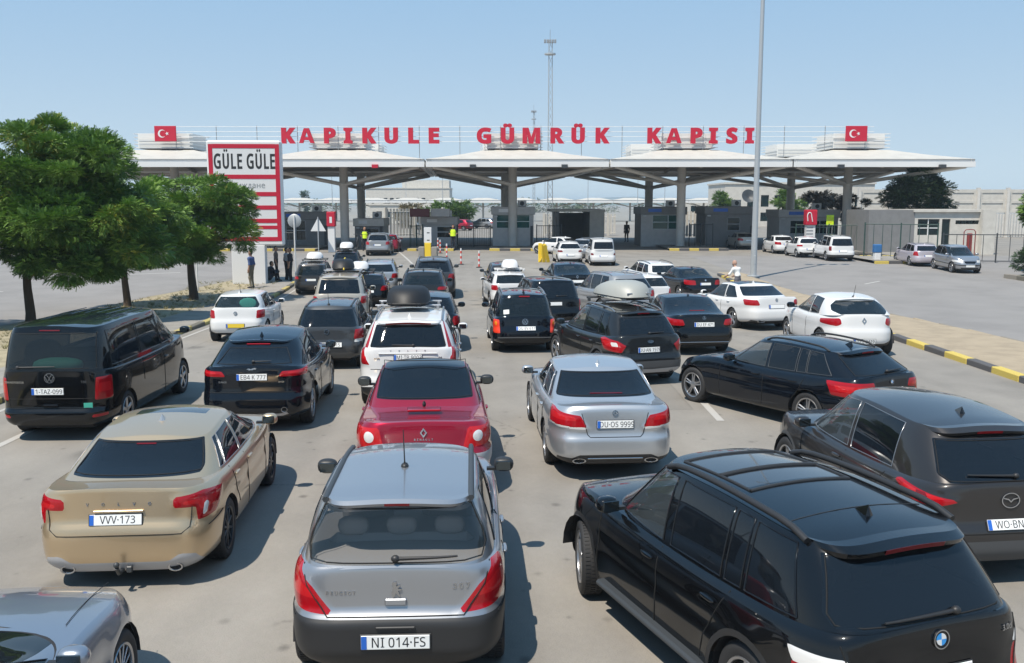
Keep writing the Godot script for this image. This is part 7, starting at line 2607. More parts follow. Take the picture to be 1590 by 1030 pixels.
# ------------------------------------------------------------------ trees
func sprig_mesh(n: int, size: float) -> Mesh:   # a twig with leaflets on both sides
	var key := "sprig%d_%.2f" % [n, size]
	if not noises.has(key):
		var mb := MB.new()
		for k in n:
			var t := (k / 2 + 0.6) / (n / 2.0 + 0.3)
			var sg := 1.0 if k % 2 == 0 else -1.0
			var b := Vector3(0, -0.12 * t * t, -t) * size
			var tip := b + Vector3(sg * 0.42, -0.1, -0.18) * size * (1.0 - 0.35 * t)
			var m := (b + tip) * 0.5
			var sd := Vector3(0.08 * sg, 0.03, -0.16).normalized() * size * 0.15
			mb.flat(b, m + sd, tip, Vector3.UP)
			mb.flat(b, tip, m - sd, Vector3.UP)
		noises[key] = mb.mesh()
	return noises[key]


func leaf_mat(called: String) -> StandardMaterial3D:
	if M.has(called):
		return M[called]
	var m := mat(called, Color(1, 1, 1), 0.55)
	m.albedo_color = Color(1, 1, 1)
	m.vertex_color_use_as_albedo = true
	m.backlight_enabled = true
	m.backlight = Color(0.2, 0.3, 0.06)
	m.cull_mode = BaseMaterial3D.CULL_DISABLED
	return m


func crown(root: Node, lobes: Array, count: int, sprig: Mesh, cols: Array, sd: int, fill := 0.35) -> void:   # lobes: [centre, radii]
	var rng := RandomNumberGenerator.new()
	rng.seed = sd
	var f := FastNoiseLite.new()
	f.seed = sd
	f.frequency = 0.55
	var xf := []
	var cc := []
	var vol := 0.0
	for l: Array in lobes:
		vol += l[1].x * l[1].x
	for l: Array in lobes:
		var n := int(count * l[1].x * l[1].x / vol)
		var tone := rng.randf_range(-0.2, 0.2)
		var knots := []   # boughs, each a flattened bunch of twigs
		for i in maxi(6, int(7.0 * l[1].x * l[1].x + 5)):
			var w := Vector3(rng.randfn(), rng.randfn(), rng.randfn()).normalized()
			var rk := rng.randf_range(0.72, 1.0) if rng.randf() > fill * 0.6 else rng.randf_range(0.2, 0.7)
			knots.append([l[0] + w * (l[1] as Vector3) * rk, rng.randf_range(0.27, 0.45) * (0.4 + 0.6 * l[1].x), rng.randf_range(-0.35, 0.35)])
		for i in n:
			var kn: Array = knots[i % knots.size()]
			tone = kn[2]
			var u := Vector3(rng.randfn(), rng.randfn(), rng.randfn()).normalized()
			var r: float = kn[1] * (1.0 - absf(rng.randfn()) * 0.3)
			var p: Vector3 = kn[0] + u * Vector3(1.15, 0.62, 1.15) * r
			u = (u * 0.7 + (p - l[0]) / (l[1] as Vector3) * 0.6 + Vector3(0, -0.1, 0)).normalized()
			if p.y < l[0].y - l[1].y * 0.95:
				continue
			var out := (u + Vector3(rng.randf_range(-0.6, 0.6), rng.randf_range(-0.5, 0.35), rng.randf_range(-0.6, 0.6))).normalized()
			var up := Vector3(rng.randf_range(-0.5, 0.5), 1.0, rng.randf_range(-0.5, 0.5)).normalized()
			var b := Basis.looking_at(out, up).scaled(Vector3.ONE * rng.randf_range(0.75, 1.3))
			xf.append(Transform3D(b, p))
			var t := clampf(0.5 + tone + 0.9 * f.get_noise_3dv(p * 1.3 + Vector3(40, 0, 0)) + rng.randf_range(-0.25, 0.25), 0.0, 1.0)
			var c: Color = cols[0].lerp(cols[1], t)
			if cols.size() > 2 and f.get_noise_3dv(p * 0.9 + Vector3(0, 80, 0)) > 0.3 and rng.randf() < 0.6:
				c = c.lerp(cols[2], 0.75)
			cc.append(c)
	var mm := MultiMesh.new()
	mm.transform_format = MultiMesh.TRANSFORM_3D
	mm.use_colors = true
	mm.mesh = sprig
	mm.instance_count = xf.size()
	for i in xf.size():
		mm.set_instance_transform(i, xf[i])
		mm.set_instance_color(i, cc[i])
	var o := MultiMeshInstance3D.new()
	o.name = numbered(root, "crown")
	o.multimesh = mm
	o.material_override = leaf_mat("foliage")
	o.set_meta("kind", "stuff")
	root.add_child(o, true)


func tree(label: String, at: Vector3, trunk_h: float, trunk_r: float, lobes: Array, count: int, size: float, cols: Array, sd: int, called := "broadleaf_tree", cat := "tree") -> void:
	var o := thing(called, label, cat, at)
	var mb := MB.new()
	var rng := RandomNumberGenerator.new()
	rng.seed = sd
	var mid := Vector3(rng.randf_range(-0.1, 0.1), trunk_h, rng.randf_range(-0.1, 0.1))
	tube(mb, [Vector3(0, -0.1, 0), Vector3(0.02, trunk_h * 0.12, 0), mid * 0.5 + Vector3(rng.randf_range(-0.06, 0.06), 0, 0), mid], trunk_r * 1.25, 12, trunk_r * 0.75)
	for l: Array in lobes:
		var e: Vector3 = l[0]
		var m := mid.lerp(e, 0.5) + Vector3(rng.randf_range(-0.2, 0.2), -0.1, rng.randf_range(-0.2, 0.2))
		tube(mb, [mid * 0.96, m, e], trunk_r * 0.5, 8, trunk_r * 0.14)
		for k in 3:
			var t: Vector3 = e + Vector3(rng.randfn(), rng.randfn(), rng.randfn()).normalized() * (l[1] as Vector3) * 0.75
			tube(mb, [m.lerp(e, 0.4), t], trunk_r * 0.16, 5, 0.008)
	obj("trunk", mb, rough_mat("bark", 97, Color(0.085, 0.062, 0.045), 0.35, 0.5, 0.0, 0.95, 0.04), o)
	crown(o, lobes, count, sprig_mesh(8, size), cols, sd)


func trees() -> void:
	var g := [Color(0.062, 0.14, 0.022), Color(0.18, 0.305, 0.05), Color(0.27, 0.27, 0.035)]
	var g2 := [Color(0.07, 0.148, 0.024), Color(0.2, 0.33, 0.054), Color(0.32, 0.30, 0.04)]
	tree("dense green acacia with the largest round crown, left foreground", Vector3(-16.88, gy(-32.69) + 0.09, -32.69), 2.3, 0.15,
		[[Vector3(1.0, 5.7, 0.0), Vector3(1.6, 1.25, 1.6)], [Vector3(2.4, 5.2, 0.1), Vector3(1.65, 1.2, 1.6)], [Vector3(3.1, 4.2, 0.2), Vector3(1.5, 1.25, 1.6)], [Vector3(0.0, 4.8, 0.6), Vector3(1.7, 1.4, 1.6)], [Vector3(1.6, 3.3, 0.8), Vector3(1.9, 1.1, 1.6)], [Vector3(3.0, 2.6, -0.3), Vector3(1.4, 1.0, 1.4)], [Vector3(1.8, 2.1, 0.4), Vector3(1.5, 0.8, 1.4)], [Vector3(0.2, 2.5, 0.1), Vector3(1.5, 0.9, 1.5)], [Vector3(1.0, 4.2, -1.2), Vector3(1.8, 1.7, 1.2)]], 52000, 0.19, g, 3)
	tree("green acacia cut off by the left edge of the picture", Vector3(-19.6, gy(-30.0) + 0.09, -30.0), 2.2, 0.16,
		[[Vector3(0.4, 4.9, 0), Vector3(1.8, 1.4, 1.8)], [Vector3(1.0, 2.6, 0.2), Vector3(1.5, 1.2, 1.5)], [Vector3(1.3, 3.2, 0.5), Vector3(1.4, 1.1, 1.5)], [Vector3(-0.8, 3.4, 0), Vector3(1.6, 1.5, 1.5)], [Vector3(1.4, 2.0, 0.4), Vector3(1.1, 0.9, 1.2)], [Vector3(1.3, 1.55, 0.3), Vector3(1.2, 0.7, 1.2)], [Vector3(0.6, 3.6, 0.6), Vector3(1.6, 1.3, 1.3)], [Vector3(0.3, 2.0, -0.4), Vector3(1.3, 0.9, 1.2)]], 26000, 0.19, g2, 5)
	tree("green acacia with yellowing leaves behind the largest tree", Vector3(-16.02, gy(-38.89) + 0.09, -38.89), 2.2, 0.14,
		[[Vector3(0.2, 4.2, 0), Vector3(1.6, 1.4, 1.6)], [Vector3(1.3, 3.6, 0.2), Vector3(1.3, 1.2, 1.4)], [Vector3(-1.1, 3.4, 0), Vector3(1.4, 1.2, 1.4)], [Vector3(0.8, 2.5, 0.3), Vector3(1.5, 0.8, 1.3)]], 20000, 0.19, g2, 8)
	tree("smaller acacia with an open twiggy crown in front of the tall sign", Vector3(-14.49, gy(-42.54) + 0.09, -42.54), 2.0, 0.19,
		[[Vector3(0.5, 4.7, 0), Vector3(1.5, 1.0, 1.4)], [Vector3(1.8, 4.2, 0.2), Vector3(1.2, 1.0, 1.3)], [Vector3(-1.1, 4.4, 0), Vector3(1.2, 1.0, 1.2)], [Vector3(2.0, 3.0, 0.3), Vector3(1.1, 0.75, 1.1)], [Vector3(0.7, 3.1, 0.5), Vector3(1.3, 0.9, 1.2)], [Vector3(-1.1, 3.0, 0.2), Vector3(1.3, 0.95, 1.2)], [Vector3(0.4, 2.3, 0.0), Vector3(1.3, 0.55, 1.2)]], 21000, 0.19, g2, 13)
	# beyond and on the right
	var dk := [Color(0.014, 0.036, 0.014), Color(0.045, 0.09, 0.028)]
	tree("big dark green tree standing behind the guardhouse", Vector3(35.0, 0, -82.0), 2.4, 0.25,
		[[Vector3(0, 4.8, 0), Vector3(2.2, 1.9, 2.0)], [Vector3(1.5, 4.2, 0), Vector3(1.6, 1.7, 1.6)], [Vector3(-1.6, 4.0, 0), Vector3(1.5, 1.7, 1.6)], [Vector3(0.4, 6.0, 0), Vector3(1.5, 1.1, 1.5)], [Vector3(2.0, 3.2, 0), Vector3(1.1, 1.0, 1.2)]], 8000, 0.34, dk, 17)
	tree("green tree cut off by the right edge, above the dark bush", Vector3(31.35, 0, -56.0), 2.2, 0.14,
		[[Vector3(0.2, 4.1, 0), Vector3(1.2, 0.9, 1.1)], [Vector3(-0.2, 3.2, 0.2), Vector3(1.1, 0.8, 0.9)], [Vector3(0.9, 3.5, 0), Vector3(1.2, 1.2, 1.2)]], 6000, 0.26, g, 19)
	tree("dark spiky bush in the stone planter at the right edge", Vector3(29.4, gy(-53.0) + 0.1, -53.0), 0.4, 0.08,
		[[Vector3(0, 0.9, 0), Vector3(0.7, 0.9, 0.7)], [Vector3(0.8, 0.8, 0.2), Vector3(0.7, 0.9, 0.7)], [Vector3(1.8, 0.8, 0), Vector3(0.9, 0.9, 0.8)]], 2600, 0.24, dk, 23, "bush", "bush")
	var br := [Color(0.05, 0.11, 0.015), Color(0.13, 0.22, 0.03)]
	tree("bright green bush beyond the gate, behind the small grey booth", Vector3(-11.5, 0, -150.0), 0.8, 0.2,
		[[Vector3(0, 2.2, 0), Vector3(2.2, 1.8, 2)], [Vector3(2.6, 2.3, 0), Vector3(1.7, 1.8, 1.8)], [Vector3(4.0, 2.4, 0), Vector3(1.3, 1.6, 1.4)]], 2200, 0.7, br, 29, "bush", "bush")
	tree("brownish bare bush left of the bright green bush", Vector3(-16.0, 0, -152.0), 0.8, 0.2,
		[[Vector3(0, 2.0, 0), Vector3(2.4, 1.5, 1.8)]], 900, 0.7, [Color(0.12, 0.1, 0.05), Color(0.2, 0.16, 0.09)], 31, "bush", "bush")
	tree("light green tree beyond the dark booth, left of the lamp post", Vector3(33.5, 0, -150.0), 2.0, 0.2,
		[[Vector3(0, 3.8, 0), Vector3(1.5, 1.9, 1.5)], [Vector3(1.0, 3.0, 0), Vector3(1.1, 1.3, 1.2)]], 1300, 0.6, br, 37)
	tree("light green tree just right of the lamp post", Vector3(37.8, 0, -132.0), 2.0, 0.2,
		[[Vector3(0, 3.6, 0), Vector3(1.2, 2.4, 1.3)], [Vector3(1.6, 3.0, 0), Vector3(1.3, 1.4, 1.3)], [Vector3(0.2, 5.2, 0), Vector3(0.6, 1.0, 0.6)]], 1500, 0.55, br, 41)
	var pu := [Color(0.03, 0.028, 0.02), Color(0.085, 0.06, 0.04)]
	tree("dark purple leaved tree between the fourth column and the guardhouse", Vector3(31.0, 0, -88.0), 1.6, 0.14,
		[[Vector3(0, 3.3, 0), Vector3(1.0, 1.7, 1.0)], [Vector3(0.7, 2.8, 0), Vector3(0.7, 1.2, 0.8)]], 2000, 0.3, pu, 43)
	tree("grey green young tree right of the purple tree", Vector3(33.4, 0, -90.0), 1.4, 0.1,
		[[Vector3(0, 2.9, 0), Vector3(0.8, 1.5, 0.8)]], 1200, 0.3, [Color(0.04, 0.05, 0.03), Color(0.09, 0.1, 0.05)], 47)
	tree("dark purple tree above the long booth", Vector3(35.2, 0, -108.0), 2.4, 0.16,
		[[Vector3(0, 4.3, 0), Vector3(1.9, 0.9, 1.4)]], 1300, 0.4, pu, 53)
	tree("dark cypress far beyond the canopies at the left", Vector3(-83.0, 0, -380.0), 1.0, 0.3,
		[[Vector3(0, 5.0, 0), Vector3(1.3, 4.5, 1.3)]], 500, 1.1, dk, 59, "cypress", "tree")
	# far wood line
	var rng := RandomNumberGenerator.new()
	rng.seed = 77
	var lobes := []
	for k in 70:
		lobes.append([Vector3(rng.randf_range(-190, 190), rng.randf_range(1.5, 2.6), rng.randf_range(-30, 30)), Vector3(rng.randf_range(3.0, 6.0), rng.randf_range(2.0, 3.4), 4.0)])
	var wd := thing("far_wood", "far line of dark green woodland beyond the white canopies", "woodland", Vector3(0, 0, -420))
	crown(wd, lobes, 9000, sprig_mesh(8, 1.3), [Color(0.03, 0.05, 0.02), Color(0.07, 0.10, 0.03)], 78)
	# dry grass tufts on the planted strip
	var tm := MultiMesh.new()
	var tuft := MB.new()
	for k in 7:
		var a := TAU * k / 7.0
		var o := Vector3(cos(a), 0, sin(a)) * 0.03
		tuft.flat(o + Vector3(-0.01, 0, 0), o + Vector3(0.01, 0, 0), o * 3.5 + Vector3(0, 0.13, 0), Vector3(0, 0.2, 1))
	tm.transform_format = MultiMesh.TRANSFORM_3D
	tm.use_colors = true
	tm.mesh = tuft.mesh()
	tm.instance_count = 900
	for i in 900:
		var z := -rng.randf_range(18.0, 51.0)
		var x := rng.randf_range(-16.8, -12.6)
		tm.set_instance_transform(i, Transform3D(Basis(Vector3.UP, rng.randf() * TAU).scaled(Vector3.ONE * rng.randf_range(0.4, 1.2)), G(x, z, 0.085)))
		tm.set_instance_color(i, Color(0.10, 0.10, 0.03).lerp(Color(0.30, 0.26, 0.12), rng.randf()))
	var gi := MultiMeshInstance3D.new()
	gi.name = "grass"
	gi.multimesh = tm
	gi.material_override = leaf_mat("foliage")
	gi.set_meta("kind", "stuff")
	tag(gi, "sparse dry grass on the planted strip under the trees", "grass")
	add_child(gi, true)


# ------------------------------------------------------------------ street furniture
func street_things() -> void:
	var mb := MB.new()
	# farewell sign
	var s := thing("welcome_sign", "tall white sign with red frame reading GÜLE GÜLE on a white pedestal", "sign", G(-14.05, -50.2, 0.09), 0.06)
	rbx(mb, Vector3(0, 4.75, 0), Vector3(3.86, 5.5, 0.5), 0.09)
	obj("case", mb, M.sign_white, s)
	mb = MB.new()
	rbx(mb, Vector3(0.05, 1.0, 0.0), Vector3(1.75, 2.05, 0.6), 0.02)
	obj("pedestal", mb, M.sign_white, s)
	mb = MB.new()
	var xs := [-1.72, 1.72]
	for x: float in xs:
		bx(mb, Vector3(x, 4.78, 0.256), Vector3(0.22, 5.05, 0.012))
	for y: float in [7.2, 5.62, 4.72, 4.02, 3.32, 2.36]:
		bx(mb, Vector3(0, y, 0.257), Vector3(3.22, 0.22, 0.012))
	bx(mb, Vector3(0, 2.98, 0.257), Vector3(3.22, 0.18, 0.012))
	obj("red_frame", mb, M.sign_red, s)
	lettering("lettering", "GÜLE GÜLE", 0.78, M.sign_black, s, Transform3D(Basis(), Vector3(0.02, 6.4, 0.254)), 0.006, true, 0.56)
	lettering("lettering", "Довиждане", 0.3, M.steel_grey, s, Transform3D(Basis(), Vector3(-0.05, 5.18, 0.254)), 0.006, false)
	lettering("lettering", "Bye bye", 0.26, M.sign_black, s, Transform3D(Basis(), Vector3(0.1, 2.68, 0.254)), 0.006, true)
	# backs of road signs
	for r: Array in [[-12.3, -53.4, 3.25, 0.37, "back of a round road sign on a pale post beside the standing men"], [-15.6, -46.5, 2.2, 0.36, "back of a round grey road sign behind the trunk of the twiggy acacia"]]:
		var o := thing("road_sign", r[4], "road sign", G(r[0], r[1]))
		mb = MB.new()
		lathe(mb, [Vector2(0, -0.01), Vector2(r[3], -0.01), Vector2(r[3] + 0.015, 0.0), Vector2(r[3], 0.012), Vector2(0, 0.012)], 28, Transform3D(Basis(Vector3.RIGHT, PI / 2), Vector3(0, r[2], -0.06)))
		obj("disc", mb, M.galvanised, o)
		mb = MB.new()
		tube(mb, [Vector3.ZERO, Vector3(0, r[2] + 0.3, 0)], 0.04, 8)
		obj("post", mb, M.sign_white, o)
	var tr := thing("road_sign", "back of a triangular road sign left of the red and white pillar", "road sign", G(-15.6, -76.0))
	mb = MB.new()
	prism(mb, PackedVector2Array([Vector2(-0.62, 1.75), Vector2(0.62, 1.75), Vector2(0.0, 2.85)]), 0.02, Transform3D(Basis(), Vector3(0, 0, -0.07)))
	obj("triangle", mb, M.sign_white, tr)
	mb = MB.new()
	tube(mb, [Vector3.ZERO, Vector3(0, 2.9, 0)], 0.045, 8)
	obj("post", mb, M.galvanised, tr)
	# pillars with red heads
	for p: Array in [[-14.7, -77.0, 3.3, 0.62, "white pillar with a red top standing left of the first column"], [24.6, -78.0, 3.45, 0.81, "white pillar with a red cube head and white loop emblem, by the parked cars"]]:
		var o := thing("pillar_sign", p[4], "sign pillar", G(p[0], p[1]))
		var w: float = p[3]
		mb = MB.new()
		rbx(mb, Vector3(0, p[2] * 0.32, 0), Vector3(w * 0.9, p[2] * 0.64, w * 0.7), 0.02)
		obj("shaft", mb, M.sign_white, o)
		mb = MB.new()
		rbx(mb, Vector3(0, p[2] * 0.82, 0), Vector3(w * 1.1, p[2] * 0.36, w), 0.04)
		obj("head", mb, M.sign_red, o)
		mb = MB.new()
		if w > 0.8:
			var pts := []
			pts.append(Vector3(-0.32, p[2] * 0.82 - 0.3, w * 0.5 + 0.012))
			for k in 10:
				var a := PI - PI * k / 9.0
				pts.append(Vector3(-0.2 + cos(a) * 0.17, p[2] * 0.82 + 0.1 + sin(a) * 0.3, w * 0.5 + 0.012))
			pts.append(Vector3(0.06, p[2] * 0.82 - 0.34, w * 0.5 + 0.012))
			tube(mb, pts, 0.045, 5)
			obj("emblem", mb, M.sign_white, o)
			for k in 5:
				mb = MB.new()
				bx(mb, Vector3(-0.1, p[2] * 0.58 - k * 0.26, w * 0.35 + 0.004), Vector3(0.55, 0.11, 0.01))
				obj("print_line", mb, M.steel_grey, o)
		else:
			rbx(mb, Vector3(0, p[2] * 0.8, w * 0.5 + 0.004), Vector3(0.2, 0.5, 0.02), 0.005)
			obj("print_line", mb, M.sign_white, o)
	# information totem on concrete
	var b := thing("info_board", "white notice board on a yellow foot with concrete blocks, ahead of the small grey booth", "notice board", G(-6.3, -70.6))
	mb = MB.new()
	rbx(mb, Vector3(0, 1.62, 0), Vector3(0.56, 1.15, 0.14), 0.02)
	obj("board", mb, M.sign_white, b)
	for k in 2:
		mb = MB.new()
		rbx(mb, Vector3(0.04, 1.8 - k * 0.55, 0.075), Vector3(0.2, 0.07, 0.008), 0.003)
		obj("print_line", mb, M.sign_black, b)
	mb = MB.new()
	rbx(mb, Vector3(0, 0.52, 0.05), Vector3(0.48, 1.05, 0.2), 0.02)
	obj("foot", mb, M.yellow_plastic, b)
	for sg: float in [-1.0, 1.0]:
		mb = MB.new()
		rbx(mb, Vector3(sg * 0.48, 0.38, -0.1), Vector3(0.46, 0.76, 0.6), 0.05)
		obj("concrete_block", mb, M.concrete_pavement, b)
	# striped posts
	var proto: Node3D = null
	var posts := [[-6.25, -79.5, "striped post just right of the notice board, farthest back"], [-5.75, -75.5, "striped post second from the notice board"], [-4.75, -68.5, "striped post third from the notice board, with its base crossed"], [-3.38, -62.4, "striped post standing alone in the middle of the empty lane"], [-2.1, -60.0, "rightmost striped post, behind the dark hatchback"]]
	for p: Array in posts:
		var o: Node3D
		if proto == null:
			o = thing("traffic_post", "", "traffic post")
			proto = o
			for k in 6:
				mb = MB.new()
				lathe(mb, [Vector2(0.0, 0.06 + k * 0.17), Vector2(0.055, 0.06 + k * 0.17), Vector2(0.055, 0.23 + k * 0.17), Vector2(0.0, 0.23 + k * 0.17)], 12)
				obj("band", mb, M.sign_white if k % 2 == 1 else mat("post_red", Color(0.6, 0.06, 0.04), 0.5), o)
			mb = MB.new()
			lathe(mb, [Vector2(0, 0), Vector2(0.2, 0.0), Vector2(0.19, 0.04), Vector2(0.08, 0.07), Vector2(0, 0.07)], 14)
			obj("foot", mb, M.rubber, o)
		else:
			o = proto.duplicate()
			o.name = numbered(self, "traffic_post")
			add_child(o, true)
		o.position = G(p[0], p[1])
		tag(o, p[2], "traffic post", "red and white striped posts in the lane")
	# leaning yellow barrier
	var yb := thing("barrier", "bright yellow folded plastic barrier leaning open behind the dark blue saloon", "barrier", G(2.15, -64.5), 0.3)
	yb.scale = Vector3.ONE * 0.85
	for q: Array in [[-0.28, 0.05, 0.0], [0.02, -0.12, 0.1], [0.36, -0.3, 0.2]]:
		mb = MB.new()
		rbx(mb, Vector3(0, 0.78, 0), Vector3(0.3, 1.55, 0.08), 0.03)
		put("leaf", mb.mesh(), M.yellow_plastic, yb, Transform3D(Basis(Vector3.BACK, q[1] * -1.0) * Basis(Vector3.RIGHT, 0.22 if q[2] > 0 else -0.15), Vector3(q[0], 0, q[2])))
	mb = MB.new()
	tube(mb, [Vector3(-0.3, 0.1, 0.05), Vector3(0.3, 1.3, 0.1)], 0.03, 6)
	obj("brace", mb, M.yellow_plastic, yb)
	# lamp post
	var lp := thing("lamp_post", "very tall tapered grey lamp post in the foreground on the right", "lamp post", G(13.78, -53.6, 0.1))
	mb = MB.new()
	lathe(mb, [Vector2(0.0, 0), Vector2(0.36, 0), Vector2(0.36, 0.05), Vector2(0.18, 0.06), Vector2(0.175, 1.2), Vector2(0.155, 5.0), Vector2(0.12, 12.0), Vector2(0.09, 22.0)], 16)
	obj("pole", mb, M.galvanised, lp)
	mb = MB.new()
	rbx(mb, Vector3(0, 0.95, 0.17), Vector3(0.14, 0.5, 0.03), 0.01)
	obj("hatch", mb, M.galvanised, lp)
	mb = MB.new()
	tube(mb, [Vector3(-1.4, 22.0, 0), Vector3(1.4, 22.0, 0)], 0.06, 8)
	for k in 4:
		rbx(mb, Vector3(-1.2 + k * 0.8, 21.85, 0.2), Vector3(0.5, 0.25, 0.6), 0.05)
	obj("lamp_head", mb, M.steel_grey, lp)
	# yellow notice and blue bin
	var nb := thing("notice_board", "yellow green notice board on two thin legs in front of the long booth", "notice board", G(26.9, -80.0))
	mb = MB.new()
	rbx(mb, Vector3(0, 2.55, 0), Vector3(0.62, 0.9, 0.06), 0.01)
	obj("board", mb, M.hi_vis, nb)
	for k in 3:
		mb = MB.new()
		bx(mb, Vector3(-0.02, 2.78 - k * 0.2, 0.032), Vector3(0.12 if k == 0 else 0.3, 0.07, 0.006))
		obj("print_line", mb, M.yellow_plastic, nb)
	for sg: float in [-1.0, 1.0]:
		mb = MB.new()
		tube(mb, [Vector3(sg * 0.22, 0, -0.05), Vector3(sg * 0.22, 2.95, -0.05)], 0.025, 6)
		obj("leg", mb, M.galvanised, nb)
	var bn := thing("litter_bin", "blue and white bin behind the last white parked people carrier", "bin", G(25.0, -64.5))
	mb = MB.new()
	rbx(mb, Vector3(0, 0.95, 0), Vector3(0.5, 0.55, 0.45), 0.04)
	obj("bin_body", mb, mat("bin_blue", Color(0.03, 0.13, 0.32), 0.5), bn)
	mb = MB.new()
	rbx(mb, Vector3(0, 0.34, 0), Vector3(0.42, 0.68, 0.4), 0.03)
	obj("stand", mb, M.sign_white, bn)
	# red post behind the tubular gate
	var rp := thing("barrier_column", "dark red barrier machine in front of the white guardhouse", "barrier machine", G(33.7, -69.5))
	mb = MB.new()
	rbx(mb, Vector3(0, 0.9, 0), Vector3(0.32, 1.8, 0.3), 0.05)
	obj("housing", mb, mat("dull_red", Color(0.22, 0.03, 0.025), 0.5), rp)
	for sg: float in [-1.0, 1.0]:
		mb = MB.new()
		tube(mb, [Vector3(sg * 0.42, 0, 0), Vector3(sg * 0.42, 1.9, 0), Vector3(sg * 0.3, 2.05, 0), Vector3(0, 2.08, 0)], 0.035, 6)
		obj("guard_bar", mb, M.dull_red, rp)
	# stone planter edge at the right
	kerb_row("kerb", [Vector3(28.2, 0, -53.6), Vector3(28.6, 0, -51.6), Vector3(34.0, 0, -50.4)], M.kerb_grey, M.kerb_old_dark, 1.0, 0.3, 0.25)
	mb = MB.new()
	mb.quad(G(28.3, -53.5, 0.14), G(28.7, -51.7, 0.14), G(34.0, -50.5, 0.14), G(34.0, -57.0, 0.14), Vector3.UP)
	struct("planted_ground", mb, M.dirt)


# ------------------------------------------------------------------ people
var body_nets := {}


func smin(a: float, b: float, k: float) -> float:
	var h := maxf(k - absf(a - b), 0.0) / k
	return minf(a, b) - h * h * k * 0.25


func body_net(pose: String, bones: Array, head: Vector3, facing: Vector3) -> Dictionary:   # surface nets over joined tapered capsules
	if body_nets.has(pose):
		return body_nets[pose]
	var lo := Vector3.ONE * 1e9
	var hi := -lo
	for b: Array in bones:
		for e in 2:
			lo = lo.min(b[e] - Vector3.ONE * (b[2 + e] + 0.07))
			hi = hi.max(b[e] + Vector3.ONE * (b[2 + e] + 0.07))
	var h := 0.026
	var nx := int((hi.x - lo.x) / h) + 2
	var ny := int((hi.y - lo.y) / h) + 2
	var nz := int((hi.z - lo.z) / h) + 2
	var D := PackedFloat32Array()
	D.resize(nx * ny * nz)
	D.fill(1.0)
	var R := PackedByteArray()
	R.resize(nx * ny * nz)
	var best := PackedFloat32Array()
	best.resize(nx * ny * nz)
	best.fill(1e9)
	for bi in bones.size():
		var b: Array = bones[bi]
		var a: Vector3 = b[0]
		var c: Vector3 = b[1]
		var ra: float = b[2]
		var rb: float = b[3]
		var mr := maxf(ra, rb) + 0.08
		var l := a.min(c) - Vector3.ONE * mr - lo
		var u := a.max(c) + Vector3.ONE * mr - lo
		var d := c - a
		var dd := maxf(d.length_squared(), 1e-8)
		var fl: float = b[5] if b.size() > 5 else 1.0
		for k in range(maxi(0, int(l.z / h)), mini(nz, int(u.z / h) + 1)):
			for j in range(maxi(0, int(l.y / h)), mini(ny, int(u.y / h) + 1)):
				for i in range(maxi(0, int(l.x / h)), mini(nx, int(u.x / h) + 1)):
					var p := lo + Vector3(i, j, k) * h
					var t := clampf((p - a).dot(d) / dd, 0.0, 1.0)
					var q := p - a - d * t
					q.z *= fl
					var v := q.length() - lerpf(ra, rb, t)
					var id := (k * ny + j) * nx + i
					D[id] = smin(D[id], v, 0.05)
					if v < best[id]:
						best[id] = v
						R[id] = b[4]
	var idx := PackedInt32Array()
	idx.resize(nx * ny * nz)
	idx.fill(-1)
	var P := PackedVector3Array()
	var N := PackedVector3Array()
	var C := PackedByteArray()
	for k in nz - 1:
		for j in ny - 1:
			for i in nx - 1:
				var id := (k * ny + j) * nx + i
				var neg := 0
				var vals := [D[id], D[id + 1], D[id + nx], D[id + nx + 1], D[id + nx * ny], D[id + nx * ny + 1], D[id + nx * ny + nx], D[id + nx * ny + nx + 1]]
				for v: float in vals:
					if v < 0.0:
						neg += 1
				if neg == 0 or neg == 8:
					continue
				var acc := Vector3()
				var cnt := 0
				for e: Array in [[0, 1], [2, 3], [4, 5], [6, 7], [0, 2], [1, 3], [4, 6], [5, 7], [0, 4], [1, 5], [2, 6], [3, 7]]:
					var va: float = vals[e[0]]
					var vb: float = vals[e[1]]
					if (va < 0.0) != (vb < 0.0):
						var t := va / (va - vb)
						var pa := Vector3(e[0] & 1, (e[0] >> 1) & 1, e[0] >> 2)
						var pb := Vector3(e[1] & 1, (e[1] >> 1) & 1, e[1] >> 2)
						acc += pa.lerp(pb, t)
						cnt += 1
				idx[id] = P.size()
				P.append(lo + (Vector3(i, j, k) + acc / cnt) * h)
				N.append(Vector3(vals[1] + vals[3] + vals[5] + vals[7] - vals[0] - vals[2] - vals[4] - vals[6], vals[2] + vals[3] + vals[6] + vals[7] - vals[0] - vals[1] - vals[4] - vals[5], vals[4] + vals[5] + vals[6] + vals[7] - vals[0] - vals[1] - vals[2] - vals[3]).normalized())
				C.append(R[id])
	var quads := []
	for k in range(1, nz - 1):
		for j in range(1, ny - 1):
			for i in range(1, nx - 1):
				var id := (k * ny + j) * nx + i
				var s := D[id] < 0.0
				if s != (D[id + 1] < 0.0):
					quads.append([idx[id], idx[id - nx], idx[id - nx - nx * ny], idx[id - nx * ny]])
				if s != (D[id + nx] < 0.0):
					quads.append([idx[id], idx[id - 1], idx[id - 1 - nx * ny], idx[id - nx * ny]])
				if s != (D[id + nx * ny] < 0.0):
					quads.append([idx[id], idx[id - 1], idx[id - 1 - nx], idx[id - nx]])
	body_nets[pose] = {"P": P, "N": N, "C": C, "quads": quads}
	return body_nets[pose]


